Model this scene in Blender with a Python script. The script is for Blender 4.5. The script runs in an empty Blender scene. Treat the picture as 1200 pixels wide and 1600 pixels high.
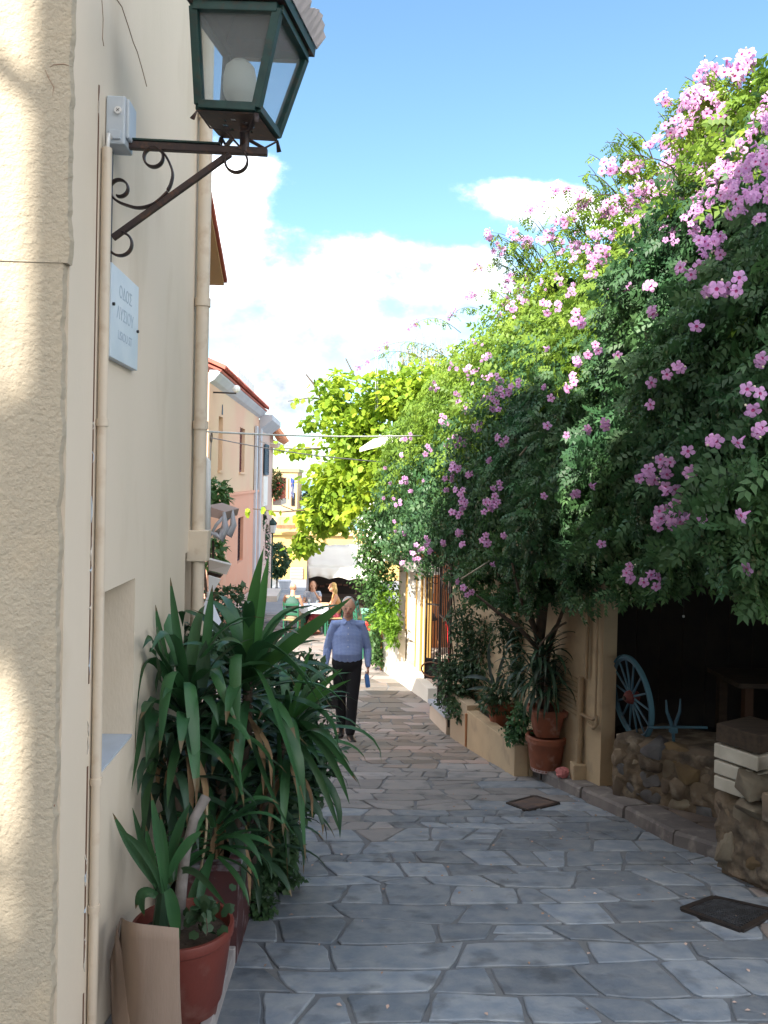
import bpy, bmesh, math, random
import numpy as np
from mathutils import Vector, Matrix, noise
random.seed(7)
rng = np.random.default_rng(11)
V = Vector
sc = bpy.context.scene
col = sc.collection
R = math.radians

# ---------------------------------------------------------------- camera
F = 1295.0
EYE = V((0, 0, 1.6))
yaw, pitch, roll = R(2.65), R(-.72), R(1.24)
PY0 = 769.0      # the photograph is cropped a little low: principal point row
_r0 = V((math.cos(yaw), -math.sin(yaw), 0))
_f0 = V((math.sin(yaw), math.cos(yaw), 0))
_f = (_f0 * math.cos(pitch) + V((0, 0, 1)) * math.sin(pitch)).normalized()
_u0 = _r0.cross(_f)
CR = _r0 * math.cos(roll) + _u0 * math.sin(roll)
CU = _u0 * math.cos(roll) - _r0 * math.sin(roll)
CF = _f
cd = bpy.data.cameras.new('camera')
cam = bpy.data.objects.new('camera', cd)
col.objects.link(cam)
cd.sensor_fit = 'VERTICAL'
cd.sensor_height = 24
cd.lens = F / 1600 * 24
cd.shift_y = (PY0 - 800) / 1600
cd.clip_start = .05
cd.clip_end = 30000
m = Matrix((CR, CU, -CF)).transposed().to_4x4()
m.translation = EYE
cam.matrix_world = m
sc.camera = cam

# ---------------------------------------------------------------- sky, clouds, sun
SUN_EL, SX, SY = R(40), -.55, -.835
w = bpy.data.worlds.new('World')
sc.world = w
w.use_nodes = True
nt = w.node_tree
nt.nodes.clear()
def N(t, nt_=None, **k):
    n = (nt_ or nt).nodes.new(t)
    for a, b in k.items():
        setattr(n, a, b)
    return n
L = nt.links.new
wo = N('ShaderNodeOutputWorld')
bg = N('ShaderNodeBackground')
sky = N('ShaderNodeTexSky', sky_type='NISHITA', sun_disc=False, sun_elevation=SUN_EL,
        sun_rotation=math.atan2(SX, SY), altitude=100, air_density=1.0, dust_density=.6, ozone_density=2.2)
tc = N('ShaderNodeTexCoord')
sep = N('ShaderNodeSeparateXYZ')
L(tc.outputs['Generated'], sep.inputs[0])
def MN(op, a, b=None, c=None):
    n = N('ShaderNodeMath', operation=op)
    for i, v in enumerate((a, b, c)):
        if v is None: continue
        if isinstance(v, (int, float)): n.inputs[i].default_value = v
        else: L(v, n.inputs[i])
    return n.outputs[0]
yy = MN('MAXIMUM', MN('ABSOLUTE', sep.outputs[1]), .05)
az = MN('DIVIDE', sep.outputs[0], yy)
el = MN('DIVIDE', sep.outputs[2], yy)
def cnoise(scale, detail, rough, off=0., sy=1.0):
    cb = N('ShaderNodeCombineXYZ')
    L(MN('ADD', az, off), cb.inputs[0]); L(MN('MULTIPLY', el, sy), cb.inputs[1])
    L(sep.outputs[1], cb.inputs[2])
    n = N('ShaderNodeTexNoise')
    n.inputs['Scale'].default_value = scale
    n.inputs['Detail'].default_value = detail
    n.inputs['Roughness'].default_value = rough
    L(cb.outputs[0], n.inputs['Vector'])
    return n.outputs['Fac']
n1 = cnoise(6.5, 9, .62, 3.3, 1.5)
n2 = cnoise(2.2, 4, .5, 7.7, 1.4)
n3 = cnoise(14, 7, .6, 1.7, 1.3)
# cloud banks as soft mounds in direction space: azimuth, elevation, half sizes, weight
def mound(px, py, rx, ry, wt):
    a0, e0 = (px - 540) / F, (753 - py) / F
    dx = MN('DIVIDE', MN('SUBTRACT', az, a0), rx / F)
    dy = MN('DIVIDE', MN('SUBTRACT', el, e0), ry / F)
    d2 = MN('ADD', MN('MULTIPLY', dx, dx), MN('MULTIPLY', dy, dy))
    return MN('MULTIPLY', MN('EXPONENT', MN('MULTIPLY', d2, -1.0)), wt)
ms = [mound(320, 400, 90, 160, 1.0), mound(395, 285, 60, 50, .55), mound(570, 400, 110, 55, .85), mound(500, 460, 120, 60, .5), mound(740, 430, 110, 50, .9), mound(610, 520, 170, 45, .45), mound(420, 600, 100, 60, .35), mound(425, 310, 40, 40, -.3),
      mound(850, 305, 130, 42, .95), mound(960, 340, 90, 45, .55), mound(450, 650, 90, 55, .55), mound(500, 590, 300, 90, .35),
      mound(1500, 420, 300, 120, .9), mound(-300, 380, 320, 150, .9), mound(-900, 520, 400, 120, .7), mound(2300, 500, 500, 130, .8),
      mound(200, -1400, 500, 260, .6), mound(1300, -2600, 900, 500, .6)]
s = ms[0]
for q in ms[1:]:
    s = MN('ADD', s, q)
n4 = N('ShaderNodeTexNoise'); n4.inputs['Scale'].default_value = 1.9; n4.inputs['Detail'].default_value = 6
L(tc.outputs['Generated'], n4.inputs['Vector'])
front = N('ShaderNodeMapRange', interpolation_type='SMOOTHSTEP'); front.inputs['From Min'].default_value = .35; front.inputs['From Max'].default_value = .75
L(sep.outputs[1], front.inputs['Value'])
cover = MN('MULTIPLY', MN('ADD', MN('MULTIPLY', MN('SUBTRACT', n4.outputs['Fac'], .5), 4.0), .80), MN('SUBTRACT', 1.0, front.outputs[0]))
s = MN('ADD', MN('MULTIPLY', s, front.outputs[0]), cover)
dens = MN('ADD', s, MN('MULTIPLY', MN('SUBTRACT', n1, .5), 1.9))
dens = MN('ADD', dens, MN('MULTIPLY', MN('SUBTRACT', n2, .5), .5))
mr = N('ShaderNodeMapRange', interpolation_type='SMOOTHSTEP')
mr.inputs['From Min'].default_value = .42
mr.inputs['From Max'].default_value = 1.15
L(dens, mr.inputs['Value'])
lit = N('ShaderNodeMapRange', interpolation_type='SMOOTHSTEP')
lit.inputs['From Min'].default_value = .30
lit.inputs['From Max'].default_value = .56
L(n3, lit.inputs['Value'])
CLD = N('ShaderNodeMixRGB')
CLD.inputs[1].default_value = (2.0, 2.2, 2.5, 1)
CLD.inputs[2].default_value = (8.6, 8.4, 8.1, 1)
L(lit.outputs[0], CLD.inputs[0])
skc = N('ShaderNodeMixRGB', blend_type='MULTIPLY')
skc.inputs[0].default_value = 1
skc.inputs[2].default_value = (.46, .545, .53, 1)
L(sky.outputs[0], skc.inputs[1])
low = N('ShaderNodeMapRange', interpolation_type='SMOOTHSTEP'); low.inputs['From Min'].default_value = .38; low.inputs['From Max'].default_value = .14
L(sep.outputs[2], low.inputs['Value'])
CL2 = N('ShaderNodeMixRGB'); CL2.inputs[1].default_value = (1.02, 1.20, 1.42, 1); CL2.inputs[2].default_value = (1.75, 1.8, 1.88, 1); L(lit.outputs[0], CL2.inputs[0])
CL3 = N('ShaderNodeMixRGB'); L(MN('MULTIPLY', low.outputs[0], .92), CL3.inputs[0]); L(CLD.outputs[0], CL3.inputs[1]); L(CL2.outputs[0], CL3.inputs[2])
mixc = N('ShaderNodeMixRGB')
L(mr.outputs[0], mixc.inputs[0]); L(skc.outputs[0], mixc.inputs[1]); L(CL3.outputs[0], mixc.inputs[2])
L(mixc.outputs[0], bg.inputs[0])
bg.inputs[1].default_value = .15
L(bg.outputs[0], wo.inputs[0])

sd = bpy.data.lights.new('sun', 'SUN')
sd.energy = 3.4
sd.angle = R(.53)
sd.color = (1.0, .93, .82)
sun = bpy.data.objects.new('sun', sd)
col.objects.link(sun)
sv = V((SX * math.cos(SUN_EL), SY * math.cos(SUN_EL), math.sin(SUN_EL)))
sun.rotation_euler = sv.to_track_quat('Z', 'Y').to_euler()
sun.location = (-8, -10, 20)
vs = sc.view_settings
vs.view_transform = 'Standard'
vs.look = 'None'
vs.gamma = 1
vs.use_curve_mapping = False
vs.exposure = 2.0
sc.cycles.max_bounces = 7
sc.cycles.diffuse_bounces = 4
sc.cycles.transparent_max_bounces = 12
sc.cycles.use_denoising = True

# ---------------------------------------------------------------- pixel rays (photo pixels, 1200 x 1600) to points at real depths
def ray(px, py):
    return CR * ((px - 600) / F) + CU * ((PY0 - py) / F) + CF
def A(px, py, Y):
    d = ray(px, py)
    return EYE + d * (Y / d.y)
def AX(px, py, X):
    d = ray(px, py)
    return EYE + d * (X / d.x)
def gz(y):
    if y < -2: return .308
    if y < 10: return -.154 * y
    if y < 12: t = (y - 10) / 2; return -1.54 - .154 * 2 * t + (.154 - .063) * t * t
    if y < 20: return -1.757 - .063 * (y - 12)
    if y < 55: return -2.261 - .07 * (y - 20)
    return -4.711 - .16 * (y - 55)
def G(px, py, dz=0.):
    d = ray(px, py)
    t = .5
    while t < 80:
        p = EYE + d * t
        if p.z <= gz(p.y) + dz: break
        t += .01
    return p

# ---------------------------------------------------------------- object helpers
ORG = {}
def link(o, parent=None):
    col.objects.link(o)
    if parent is not None: o.parent = parent
    return o
def tag(o, label=None, cat=None, group=None, kind=None):
    if label: o['label'] = label
    if cat: o['category'] = cat
    if group: o['group'] = group
    if kind: o['kind'] = kind
    return o
def thing(name, loc, label, cat, group=None, rz=0):
    o = bpy.data.objects.new(name, None)
    o.empty_display_size = .1
    o.location = loc
    o.rotation_euler = (0, 0, rz)
    link(o)
    ORG[o.name] = V(loc)
    return tag(o, label, cat, group)
def org(o):
    return ORG.get(o.name, V((0, 0, 0))) if o is not None else V((0, 0, 0))
def copy_tree(o, parent=None, label=None, loc=None, rz=None, group=None):
    c = o.copy()
    col.objects.link(c)
    c.parent = parent
    if parent is not None: c.matrix_parent_inverse = o.matrix_parent_inverse.copy()
    if label: c['label'] = label
    if group: c['group'] = group
    if loc is not None: c.location = loc; ORG[c.name] = V(loc)
    if rz is not None: c.rotation_euler = (0, 0, rz)
    for ch in list(o.children): copy_tree(ch, c)
    return c
def frame(d, side=None):
    d = d.normalized()
    if side is None or abs(d.dot(side.normalized())) > .98:
        side = V((1, 0, 0)) if abs(d.x) < .8 else V((0, 1, 0))
    a = (side - d * side.dot(d)).normalized()
    return a, d.cross(a)
class MB:
    def __init__(s): s.v = []; s.f = []; s.mi = []; s.m = 0
    def add(s, vs, fs):
        b = len(s.v)
        s.v += [V(q) for q in vs]
        s.f += [tuple(i + b for i in f) for f in fs]
        s.mi += [s.m] * len(fs)
        return s
    def box(s, c, size, rot=None, taper=1.0, jit=0.):
        hx, hy, hz = size[0] / 2, size[1] / 2, size[2] / 2
        pts = []
        for z in (-1, 1):
            k = taper if z > 0 else 1.
            for x, y in ((-1, -1), (1, -1), (1, 1), (-1, 1)):
                p = V((x * hx * k, y * hy * k, z * hz))
                if jit: p += V([random.uniform(-jit, jit) for _ in range(3)])
                if rot is not None: p = rot @ p
                pts.append(p + V(c))
        return s.add(pts, [(3, 2, 1, 0), (4, 5, 6, 7), (0, 1, 5, 4), (1, 2, 6, 5), (2, 3, 7, 6), (3, 0, 4, 7)])
    def span(s, a, b):     # axis-aligned box from corner to corner
        a, b = V(a), V(b)
        return s.box((a + b) / 2, [abs(q) for q in (b - a)])
    def beam(s, a, b, wd, ht, up=V((0, 0, 1))):
        a, b = V(a), V(b)
        d = (b - a); l = d.length; d.normalize()
        x = d.cross(up); x = x.normalized() if x.length > 1e-4 else V((1, 0, 0))
        z = x.cross(d)
        return s.box((a + b) / 2, (wd, l, ht), Matrix((x, d, z)).transposed())
    def tube(s, pts, rad, n=8, cap=True, side=None, closed=False):
        pts = [V(p) for p in pts]
        k = len(pts)
        if not isinstance(rad, (list, tuple)): rad = [rad] * k
        vs_, fs = [], []
        pa = None
        for i, p in enumerate(pts):
            d = (pts[(i + 1) % k] - pts[i - 1]) if closed else (pts[min(i + 1, k - 1)] - pts[max(i - 1, 0)])
            if d.length < 1e-7: d = V((0, 0, 1))
            a, b = frame(d, side if side is not None else pa)
            pa = a
            ra, rb = rad[i] if isinstance(rad[i], (list, tuple)) else (rad[i], rad[i])
            for j in range(n):
                t = 2 * math.pi * j / n
                vs_.append(p + a * (math.cos(t) * ra) + b * (math.sin(t) * rb))
        for i in range(k if closed else k - 1):
            for j in range(n):
                i2 = (i + 1) % k
                fs.append((i * n + j, i * n + (j + 1) % n, i2 * n + (j + 1) % n, i2 * n + j))
        if cap and not closed:
            fs.append(tuple(reversed(range(n))))
            fs.append(tuple(range((k - 1) * n, k * n)))
        return s.add(vs_, fs)
    def limb(s, pts, rad, n=12, side=None):   # tube with rounded ends
        pts = [V(p) for p in pts]
        rad = [r if isinstance(r, (list, tuple)) else (r, r) for r in rad]
        d0 = (pts[0] - pts[1]).normalized(); d1 = (pts[-1] - pts[-2]).normalized()
        P, Q = [], []
        for t in (.98, .8, .45):
            P.append(pts[0] + d0 * (t * min(rad[0]))); c = math.sqrt(1 - t * t); Q.append((rad[0][0] * c, rad[0][1] * c))
        P += pts; Q += rad
        for t in (.45, .8, .98):
            P.append(pts[-1] + d1 * (t * min(rad[-1]))); c = math.sqrt(1 - t * t); Q.append((rad[-1][0] * c, rad[-1][1] * c))
        return s.tube(P, Q, n, True, side)
    def ball(s, c, r, n=12, m_=8, rot=None):
        if not isinstance(r, (list, tuple)): r = (r, r, r)
        vs_ = []
        for i in range(1, m_):
            ph = math.pi * i / m_
            for j in range(n):
                t = 2 * math.pi * j / n
                p = V((r[0] * math.sin(ph) * math.cos(t), r[1] * math.sin(ph) * math.sin(t), r[2] * math.cos(ph)))
                if rot is not None: p = rot @ p
                vs_.append(V(c) + p)
        top = V((0, 0, r[2])); bot = V((0, 0, -r[2]))
        if rot is not None: top, bot = rot @ top, rot @ bot
        vs_ += [V(c) + top, V(c) + bot]
        T, B = len(vs_) - 2, len(vs_) - 1
        fs = []
        for i in range(m_ - 2):
            for j in range(n):
                fs.append((i * n + j, (i + 1) * n + j, (i + 1) * n + (j + 1) % n, i * n + (j + 1) % n))
        for j in range(n):
            fs.append((T, j, (j + 1) % n))
            fs.append((B, (m_ - 2) * n + (j + 1) % n, (m_ - 2) * n + j))
        return s.add(vs_, fs)
    def lathe(s, c, prof, n=28, sx=1., rot=None, power=None):    # prof: (radius, z)
        vs_, fs = [], []
        for r, z in prof:
            for j in range(n):
                t = 2 * math.pi * j / n
                cx, cy = math.cos(t), math.sin(t)
                if power:
                    k = (abs(cx) ** power + abs(cy) ** power) ** (-1 / power); cx *= k; cy *= k
                p = V((r * cx * sx, r * cy, z))
                if rot is not None: p = rot @ p
                vs_.append(V(c) + p)
        for i in range(len(prof) - 1):
            for j in range(n):
                fs.append((i * n + j, i * n + (j + 1) % n, (i + 1) * n + (j + 1) % n, (i + 1) * n + j))
        fs.append(tuple(reversed(range(n))))
        fs.append(tuple(range((len(prof) - 1) * n, len(prof) * n)))
        return s.add(vs_, fs)
    def prism(s, poly, off):     # polygon (3-D, ordered) extruded by a vector
        k = len(poly); off = V(off)
        a = [V(p) for p in poly]; b = [p + off for p in a]
        return s.add(a + b, [tuple(reversed(range(k))), tuple(range(k, 2 * k))] + [(i, (i + 1) % k, k + (i + 1) % k, k + i) for i in range(k)])
    def build(s, name, mats, parent=None, smooth=False, bevel=0., fix=True):
        me = bpy.data.meshes.new(name)
        o0 = org(root_of(parent)) if parent is not None else V((0, 0, 0))
        me.from_pydata([tuple(v - o0) for v in s.v], [], s.f)
        if not isinstance(mats, (list, tuple)): mats = [mats]
        for m_ in mats: me.materials.append(m_)
        if len(mats) > 1: me.polygons.foreach_set('material_index', s.mi)
        if fix:
            bm = bmesh.new(); bm.from_mesh(me); bmesh.ops.recalc_face_normals(bm, faces=bm.faces); bm.to_mesh(me); bm.free()
        if smooth:
            me.shade_smooth()
            if smooth == 'auto': me.set_sharp_from_angle(angle=R(38))
        me.update()
        o = bpy.data.objects.new(name, me)
        link(o, parent)
        if bevel:
            b = o.modifiers.new('bevel', 'BEVEL'); b.width = bevel; b.segments = 2; b.limit_method = 'ANGLE'; b.angle_limit = R(40)
        return o
def root_of(o):
    while o is not None and o.parent is not None: o = o.parent
    return o
def npmesh(name, Vv, Ff, mat, parent=None, tone=None, smooth=False):
    """Vv (n,3) world coordinates, Ff (m,k) uniform faces."""
    o0 = org(root_of(parent)) if parent is not None else V((0, 0, 0))
    Vv = np.asarray(Vv, dtype=np.float32) - np.array(o0, dtype=np.float32)
    Ff = np.asarray(Ff, dtype=np.int32)
    me = bpy.data.meshes.new(name)
    me.vertices.add(len(Vv)); me.vertices.foreach_set('co', Vv.ravel())
    me.loops.add(Ff.size); me.loops.foreach_set('vertex_index', Ff.ravel())
    me.polygons.add(len(Ff)); me.polygons.foreach_set('loop_start', np.arange(0, Ff.size, Ff.shape[1], dtype=np.int32))
    me.update(calc_edges=True)
    if tone is not None:
        at = me.attributes.new('tone', 'FLOAT', 'FACE'); at.data.foreach_set('value', np.asarray(tone, dtype=np.float32))
    me.materials.append(mat)
    if smooth: me.shade_smooth()
    return link(bpy.data.objects.new(name, me), parent)

# ---------------------------------------------------------------- materials
def M(name, c1, c2=None, scale=4., rough=.8, bump=0., bscale=60., bdetail=4, rand=0., metallic=0., spec=.4,
      transl=0., tone=False, contrast=(.35, .65), c3=None, scale3=25., amt3=.4, stretch=None, bump2=0., bscale2=8., coat=0.):
    m_ = bpy.data.materials.new(name); m_.use_nodes = True
    t = m_.node_tree; t.nodes.clear(); Lk = t.links.new
    out = N('ShaderNodeOutputMaterial', t); p = N('ShaderNodeBsdfPrincipled', t)
    p.inputs['Roughness'].default_value = rough; p.inputs['Metallic'].default_value = metallic
    p.inputs['Specular IOR Level'].default_value = spec
    p.inputs['Coat Weight'].default_value = coat
    tcn = N('ShaderNodeTexCoord', t); src = tcn.outputs['Object']
    if stretch:
        mp = N('ShaderNodeMapping', t); mp.inputs['Scale'].default_value = stretch; Lk(src, mp.inputs[0]); src = mp.outputs[0]
    def nz(sc_, det):
        n = N('ShaderNodeTexNoise', t); n.inputs['Scale'].default_value = sc_; n.inputs['Detail'].default_value = det
        Lk(src, n.inputs['Vector']); return n.outputs['Fac']
    def ramp(f, a, b):
        r = N('ShaderNodeMapRange', t); r.inputs['From Min'].default_value = a; r.inputs['From Max'].default_value = b
        Lk(f, r.inputs['Value']); return r.outputs[0]
    rgb = N('ShaderNodeRGB', t); rgb.outputs[0].default_value = (*c1, 1); cur = rgb.outputs[0]
    def mix(f, a, b, bt='MIX'):
        x = N('ShaderNodeMixRGB', t, blend_type=bt)
        if isinstance(f, float): x.inputs[0].default_value = f
        else: Lk(f, x.inputs[0])
        for i, q in ((1, a), (2, b)):
            if isinstance(q, tuple): x.inputs[i].default_value = (*q, 1)
            else: Lk(q, x.inputs[i])
        return x.outputs[0]
    if c2: cur = mix(ramp(nz(scale, 5), *contrast), cur, c2)
    if c3:
        f = ramp(nz(scale3, 6), .55, .72)
        mm = N('ShaderNodeMath', t, operation='MULTIPLY'); Lk(f, mm.inputs[0]); mm.inputs[1].default_value = amt3
        cur = mix(mm.outputs[0], cur, c3)
    if tone:
        at = N('ShaderNodeAttribute', t, attribute_name='tone')
        h = N('ShaderNodeHueSaturation', t); Lk(cur, h.inputs['Color'])
        r = N('ShaderNodeMapRange', t); r.inputs['To Min'].default_value = .55; r.inputs['To Max'].default_value = 1.5; Lk(at.outputs['Fac'], r.inputs['Value'])
        Lk(r.outputs[0], h.inputs['Value'])
        r2 = N('ShaderNodeMapRange', t); r2.inputs['To Min'].default_value = .515; r2.inputs['To Max'].default_value = .475; Lk(at.outputs['Fac'], r2.inputs['Value'])
        Lk(r2.outputs[0], h.inputs['Hue']); cur = h.outputs[0]
    if rand:
        oi = N('ShaderNodeObjectInfo', t); h = N('ShaderNodeHueSaturation', t); Lk(cur, h.inputs['Color'])
        r = N('ShaderNodeMapRange', t); r.inputs['To Min'].default_value = 1 - rand; r.inputs['To Max'].default_value = 1 + rand; Lk(oi.outputs['Random'], r.inputs['Value'])
        Lk(r.outputs[0], h.inputs['Value']); cur = h.outputs[0]
    Lk(cur, p.inputs['Base Color'])
    nrm = None
    if bump2:
        b = N('ShaderNodeBump', t); b.inputs['Strength'].default_value = 1; b.inputs['Distance'].default_value = bump2; Lk(nz(bscale2, 3), b.inputs['Height']); nrm = b.outputs[0]
    if bump:
        b = N('ShaderNodeBump', t); b.inputs['Strength'].default_value = 1; b.inputs['Distance'].default_value = bump; Lk(nz(bscale, bdetail), b.inputs['Height'])
        if nrm: Lk(nrm, b.inputs['Normal'])
        nrm = b.outputs[0]
    if nrm: Lk(nrm, p.inputs['Normal'])
    sh = p.outputs[0]
    if transl:
        tr = N('ShaderNodeBsdfTranslucent', t); Lk(cur, tr.inputs[0]); ms_ = N('ShaderNodeMixShader', t); ms_.inputs[0].default_value = transl
        Lk(sh, ms_.inputs[1]); Lk(tr.outputs[0], ms_.inputs[2]); sh = ms_.outputs[0]
    Lk(sh, out.inputs[0])
    m_['nodes_src'] = ''
    return m_
def dry_tips(m_, c=(.13, .095, .045)):
    t = m_.node_tree; p = [n for n in t.nodes if n.type == 'BSDF_PRINCIPLED'][0]
    src = p.inputs['Base Color'].links[0].from_socket
    at = N('ShaderNodeAttribute', t, attribute_name='along'); oi = N('ShaderNodeObjectInfo', t)
    a = N('ShaderNodeMath', t, operation='MULTIPLY_ADD'); t.links.new(oi.outputs['Random'], a.inputs[0]); a.inputs[1].default_value = -.13; a.inputs[2].default_value = 1.02
    d = N('ShaderNodeMath', t, operation='GREATER_THAN'); t.links.new(at.outputs['Fac'], d.inputs[0]); t.links.new(a.outputs[0], d.inputs[1])
    x = N('ShaderNodeMixRGB', t); t.links.new(d.outputs[0], x.inputs[0]); t.links.new(src, x.inputs[1]); x.inputs[2].default_value = (*c, 1)
    for q in t.nodes:
        if q.type in ('BSDF_PRINCIPLED', 'BSDF_TRANSLUCENT'): t.links.new(x.outputs[0], q.inputs[0])
def glassmat(name, tint=(.9, .95, .95), fac=.8, rough=.05):
    m_ = bpy.data.materials.new(name); m_.use_nodes = True; t = m_.node_tree; t.nodes.clear()
    o = N('ShaderNodeOutputMaterial', t); a = N('ShaderNodeBsdfTransparent', t); g = N('ShaderNodeBsdfPrincipled', t); mx = N('ShaderNodeMixShader', t)
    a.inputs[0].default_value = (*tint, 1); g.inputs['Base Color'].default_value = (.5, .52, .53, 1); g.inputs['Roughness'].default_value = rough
    mx.inputs[0].default_value = fac; t.links.new(g.outputs[0], mx.inputs[1]); t.links.new(a.outputs[0], mx.inputs[2]); t.links.new(mx.outputs[0], o.inputs[0])
    return m_
stucco = M('rough_cream_stucco', (.46, .395, .30), (.43, .38, .30), 1.6, .95, bump=.0035, bscale=130, bdetail=6, bump2=.006, bscale2=52, c3=(.58, .47, .33), scale3=6, amt3=.35, spec=.15)
plaster = M('smooth_cream_plaster', (.74, .64, .52), (.69, .60, .48), 1.3, .9, bump=.0014, bscale=90, bump2=.012, bscale2=2.2, c3=(.56, .46, .34), scale3=3, amt3=.45, stretch=(1, 1, .35), spec=.2)
plaster_edge = M('chipped_plaster_edge', (.62, .58, .52), (.42, .36, .30), 20, .95, bump=.002, bscale=120)
pipe_cream = M('cream_painted_pipe', (.66, .56, .44), (.60, .52, .42), 3, .55, bump=.0006, bscale=60, c3=(.38, .24, .14), scale3=14, amt3=.35)
rwall = M('yellow_ochre_plaster', (.47, .36, .23), (.40, .31, .20), 2.5, .92, bump=.0015, bscale=70, bump2=.008, bscale2=4, c3=(.24, .19, .14), scale3=5, amt3=.5)
marble = M('white_marble', (.62, .68, .74), (.52, .60, .68), 6, .45, bump=.0003, bscale=60)
iron_green = M('weathered_green_iron', (.006, .032, .03), (.012, .05, .044), 18, .5, bump=.0006, bscale=120, c3=(.05, .03, .02), scale3=30, amt3=.6)
iron_dark = M('dark_brown_iron', (.035, .025, .028), (.05, .034, .03), 18, .55, bump=.0006, bscale=150, c3=(.16, .07, .035), scale3=40, amt3=.5)
black_iron = M('black_iron', (.02, .018, .018), (.035, .025, .02), 12, .5)
grey_box = M('pale_grey_plastic', (.50, .55, .60), (.46, .52, .58), 9, .5)
glass = glassmat('lantern_glass', (.93, .96, .97), .86, .15)
bulbm = M('frosted_bulb', (.75, .75, .70), None, rough=.35, transl=.4)
leaf_y = M('yucca_leaf', (.025, .085, .035), (.04, .12, .04), 3, .42, rand=.35, transl=.22, bump=.0005, bscale=200, stretch=(1, 1, 1), spec=.5)
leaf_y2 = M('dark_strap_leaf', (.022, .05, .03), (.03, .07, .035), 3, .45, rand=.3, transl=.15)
dry_tips(leaf_y); dry_tips(leaf_y2)
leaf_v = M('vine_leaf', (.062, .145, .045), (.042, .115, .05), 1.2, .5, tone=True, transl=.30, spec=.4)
leaf_g = M('grape_leaf', (.34, .46, .04), (.22, .38, .04), 2, .55, tone=True, transl=.5, spec=.3)
leaf_j = M('jasmine_leaf', (.09, .19, .05), (.06, .15, .045), 2, .5, tone=True, transl=.35)
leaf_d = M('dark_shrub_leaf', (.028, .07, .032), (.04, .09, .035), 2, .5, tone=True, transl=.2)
leaf_b = M('bright_shrub_leaf', (.2, .38, .04), (.15, .3, .04), 2, .5, tone=True, transl=.5)
twig = M('pale_twig', (.42, .38, .32), (.3, .26, .2), 6, .9)
bark = M('brown_bark', (.10, .07, .05), (.06, .045, .035), 9, .95, bump=.004, bscale=40)
bark_pale = M('pale_yucca_bark', (.22, .20, .19), (.13, .115, .10), 14, .9, bump=.003, bscale=50)
pinkf = M('pink_petal', (.72, .43, .74), (.70, .35, .66), 30, .6, rand=.25, transl=.4)
pinkth = M('pink_throat', (.62, .12, .34), None, rough=.6, transl=.3)
budm = M('cream_bud', (.62, .58, .42), None, rough=.6)
terra = M('terracotta', (.26, .085, .045), (.20, .07, .04), 8, .75, bump=.0008, bscale=80, c3=(.5, .38, .32), scale3=10, amt3=.35)
terra_red = M('red_plastic_pot', (.15, .032, .022), (.11, .027, .02), 5, .55, c3=(.20, .11, .09), scale3=9, amt3=.55, bump=.0008, bscale=60)
soil = M('dark_soil', (.03, .022, .016), (.05, .035, .025), 20, 1., bump=.01, bscale=40)
cardboard = M('brown_cardboard', (.27, .20, .155), (.22, .165, .13), 5, .85, bump=.0012, bscale=160, stretch=(1, 1, .08), c3=(.16, .12, .09), scale3=7, amt3=.5)
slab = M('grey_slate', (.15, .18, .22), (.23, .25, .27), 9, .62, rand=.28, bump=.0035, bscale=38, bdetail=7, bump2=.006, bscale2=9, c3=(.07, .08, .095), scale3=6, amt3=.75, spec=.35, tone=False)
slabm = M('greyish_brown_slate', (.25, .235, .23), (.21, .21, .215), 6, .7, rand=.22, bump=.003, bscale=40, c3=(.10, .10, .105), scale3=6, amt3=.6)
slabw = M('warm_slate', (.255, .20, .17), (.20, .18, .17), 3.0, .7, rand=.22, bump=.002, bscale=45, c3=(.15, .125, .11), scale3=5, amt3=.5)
slabt = M('joined_slate', (.25, .20, .17), (.20, .19, .18), 2.0, .7, tone=True, bump=.002, bscale=45)
grout = M('grey_mortar_bed', (.125, .14, .16), (.16, .165, .17), 6, .95, bump=.006, bscale=35)
kerbm = M('worn_kerb_stone', (.18, .165, .155), (.11, .10, .10), 4, .85, bump=.005, bscale=30, c3=(.34, .31, .28), scale3=10, amt3=.5, rand=.15)
pavem = M('brown_pavement_slab', (.16, .125, .10), (.10, .08, .07), 4, .9, bump=.004, bscale=35, rand=.15)
rubble = M('rough_rubble_stone', (.17, .13, .09), (.09, .07, .055), 4, .95, bump=.010, bscale=18, c3=(.42, .37, .29), scale3=7, amt3=.6, rand=.3)
mortar = M('crumbling_mortar', (.17, .13, .09), (.07, .055, .042), 7, 1., c3=(.32, .27, .2), scale3=6, amt3=.6, bump=.012, bscale=20)
white_board = M('white_painted_board', (.50, .47, .40), (.38, .35, .29), 6, .8, bump=.001, bscale=40)
oldwood = M('old_brown_wood', (.06, .042, .028), (.035, .025, .018), 6, .85, bump=.002, bscale=30, stretch=(1, 6, 6))
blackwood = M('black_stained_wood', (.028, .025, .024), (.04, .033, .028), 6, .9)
bluep = M('blue_painted_wood', (.05, .12, .16), (.03, .08, .12), 9, .6, c3=(.14, .11, .09), scale3=18, amt3=.5)
redp = M('red_painted_hub', (.16, .03, .025), (.1, .03, .025), 12, .6)
peach = M('peach_painted_wall', (.70, .35, .24), (.66, .34, .24), .5, .9, c3=(.62, .48, .36), scale3=1.2, amt3=.5)
peach_top = M('pale_cream_upper_wall', (.66, .49, .33), (.66, .41, .29), .45, .9)
lilac = M('grey_white_trim', (.50, .51, .55), (.44, .45, .50), 2, .8)
tile = M('red_roof_tile', (.46, .13, .085), (.36, .10, .08), 5, .85, rand=.25)
tile_o = M('orange_roof_tile', (.62, .26, .13), (.5, .2, .11), 5, .85, rand=.2)
whitew = M('whitewashed_wall', (.78, .76, .72), (.72, .70, .66), 2, .9, bump=.003, bscale=40)
yellw = M('yellow_plaster', (.62, .42, .14), (.56, .38, .15), 1, .9)
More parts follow.
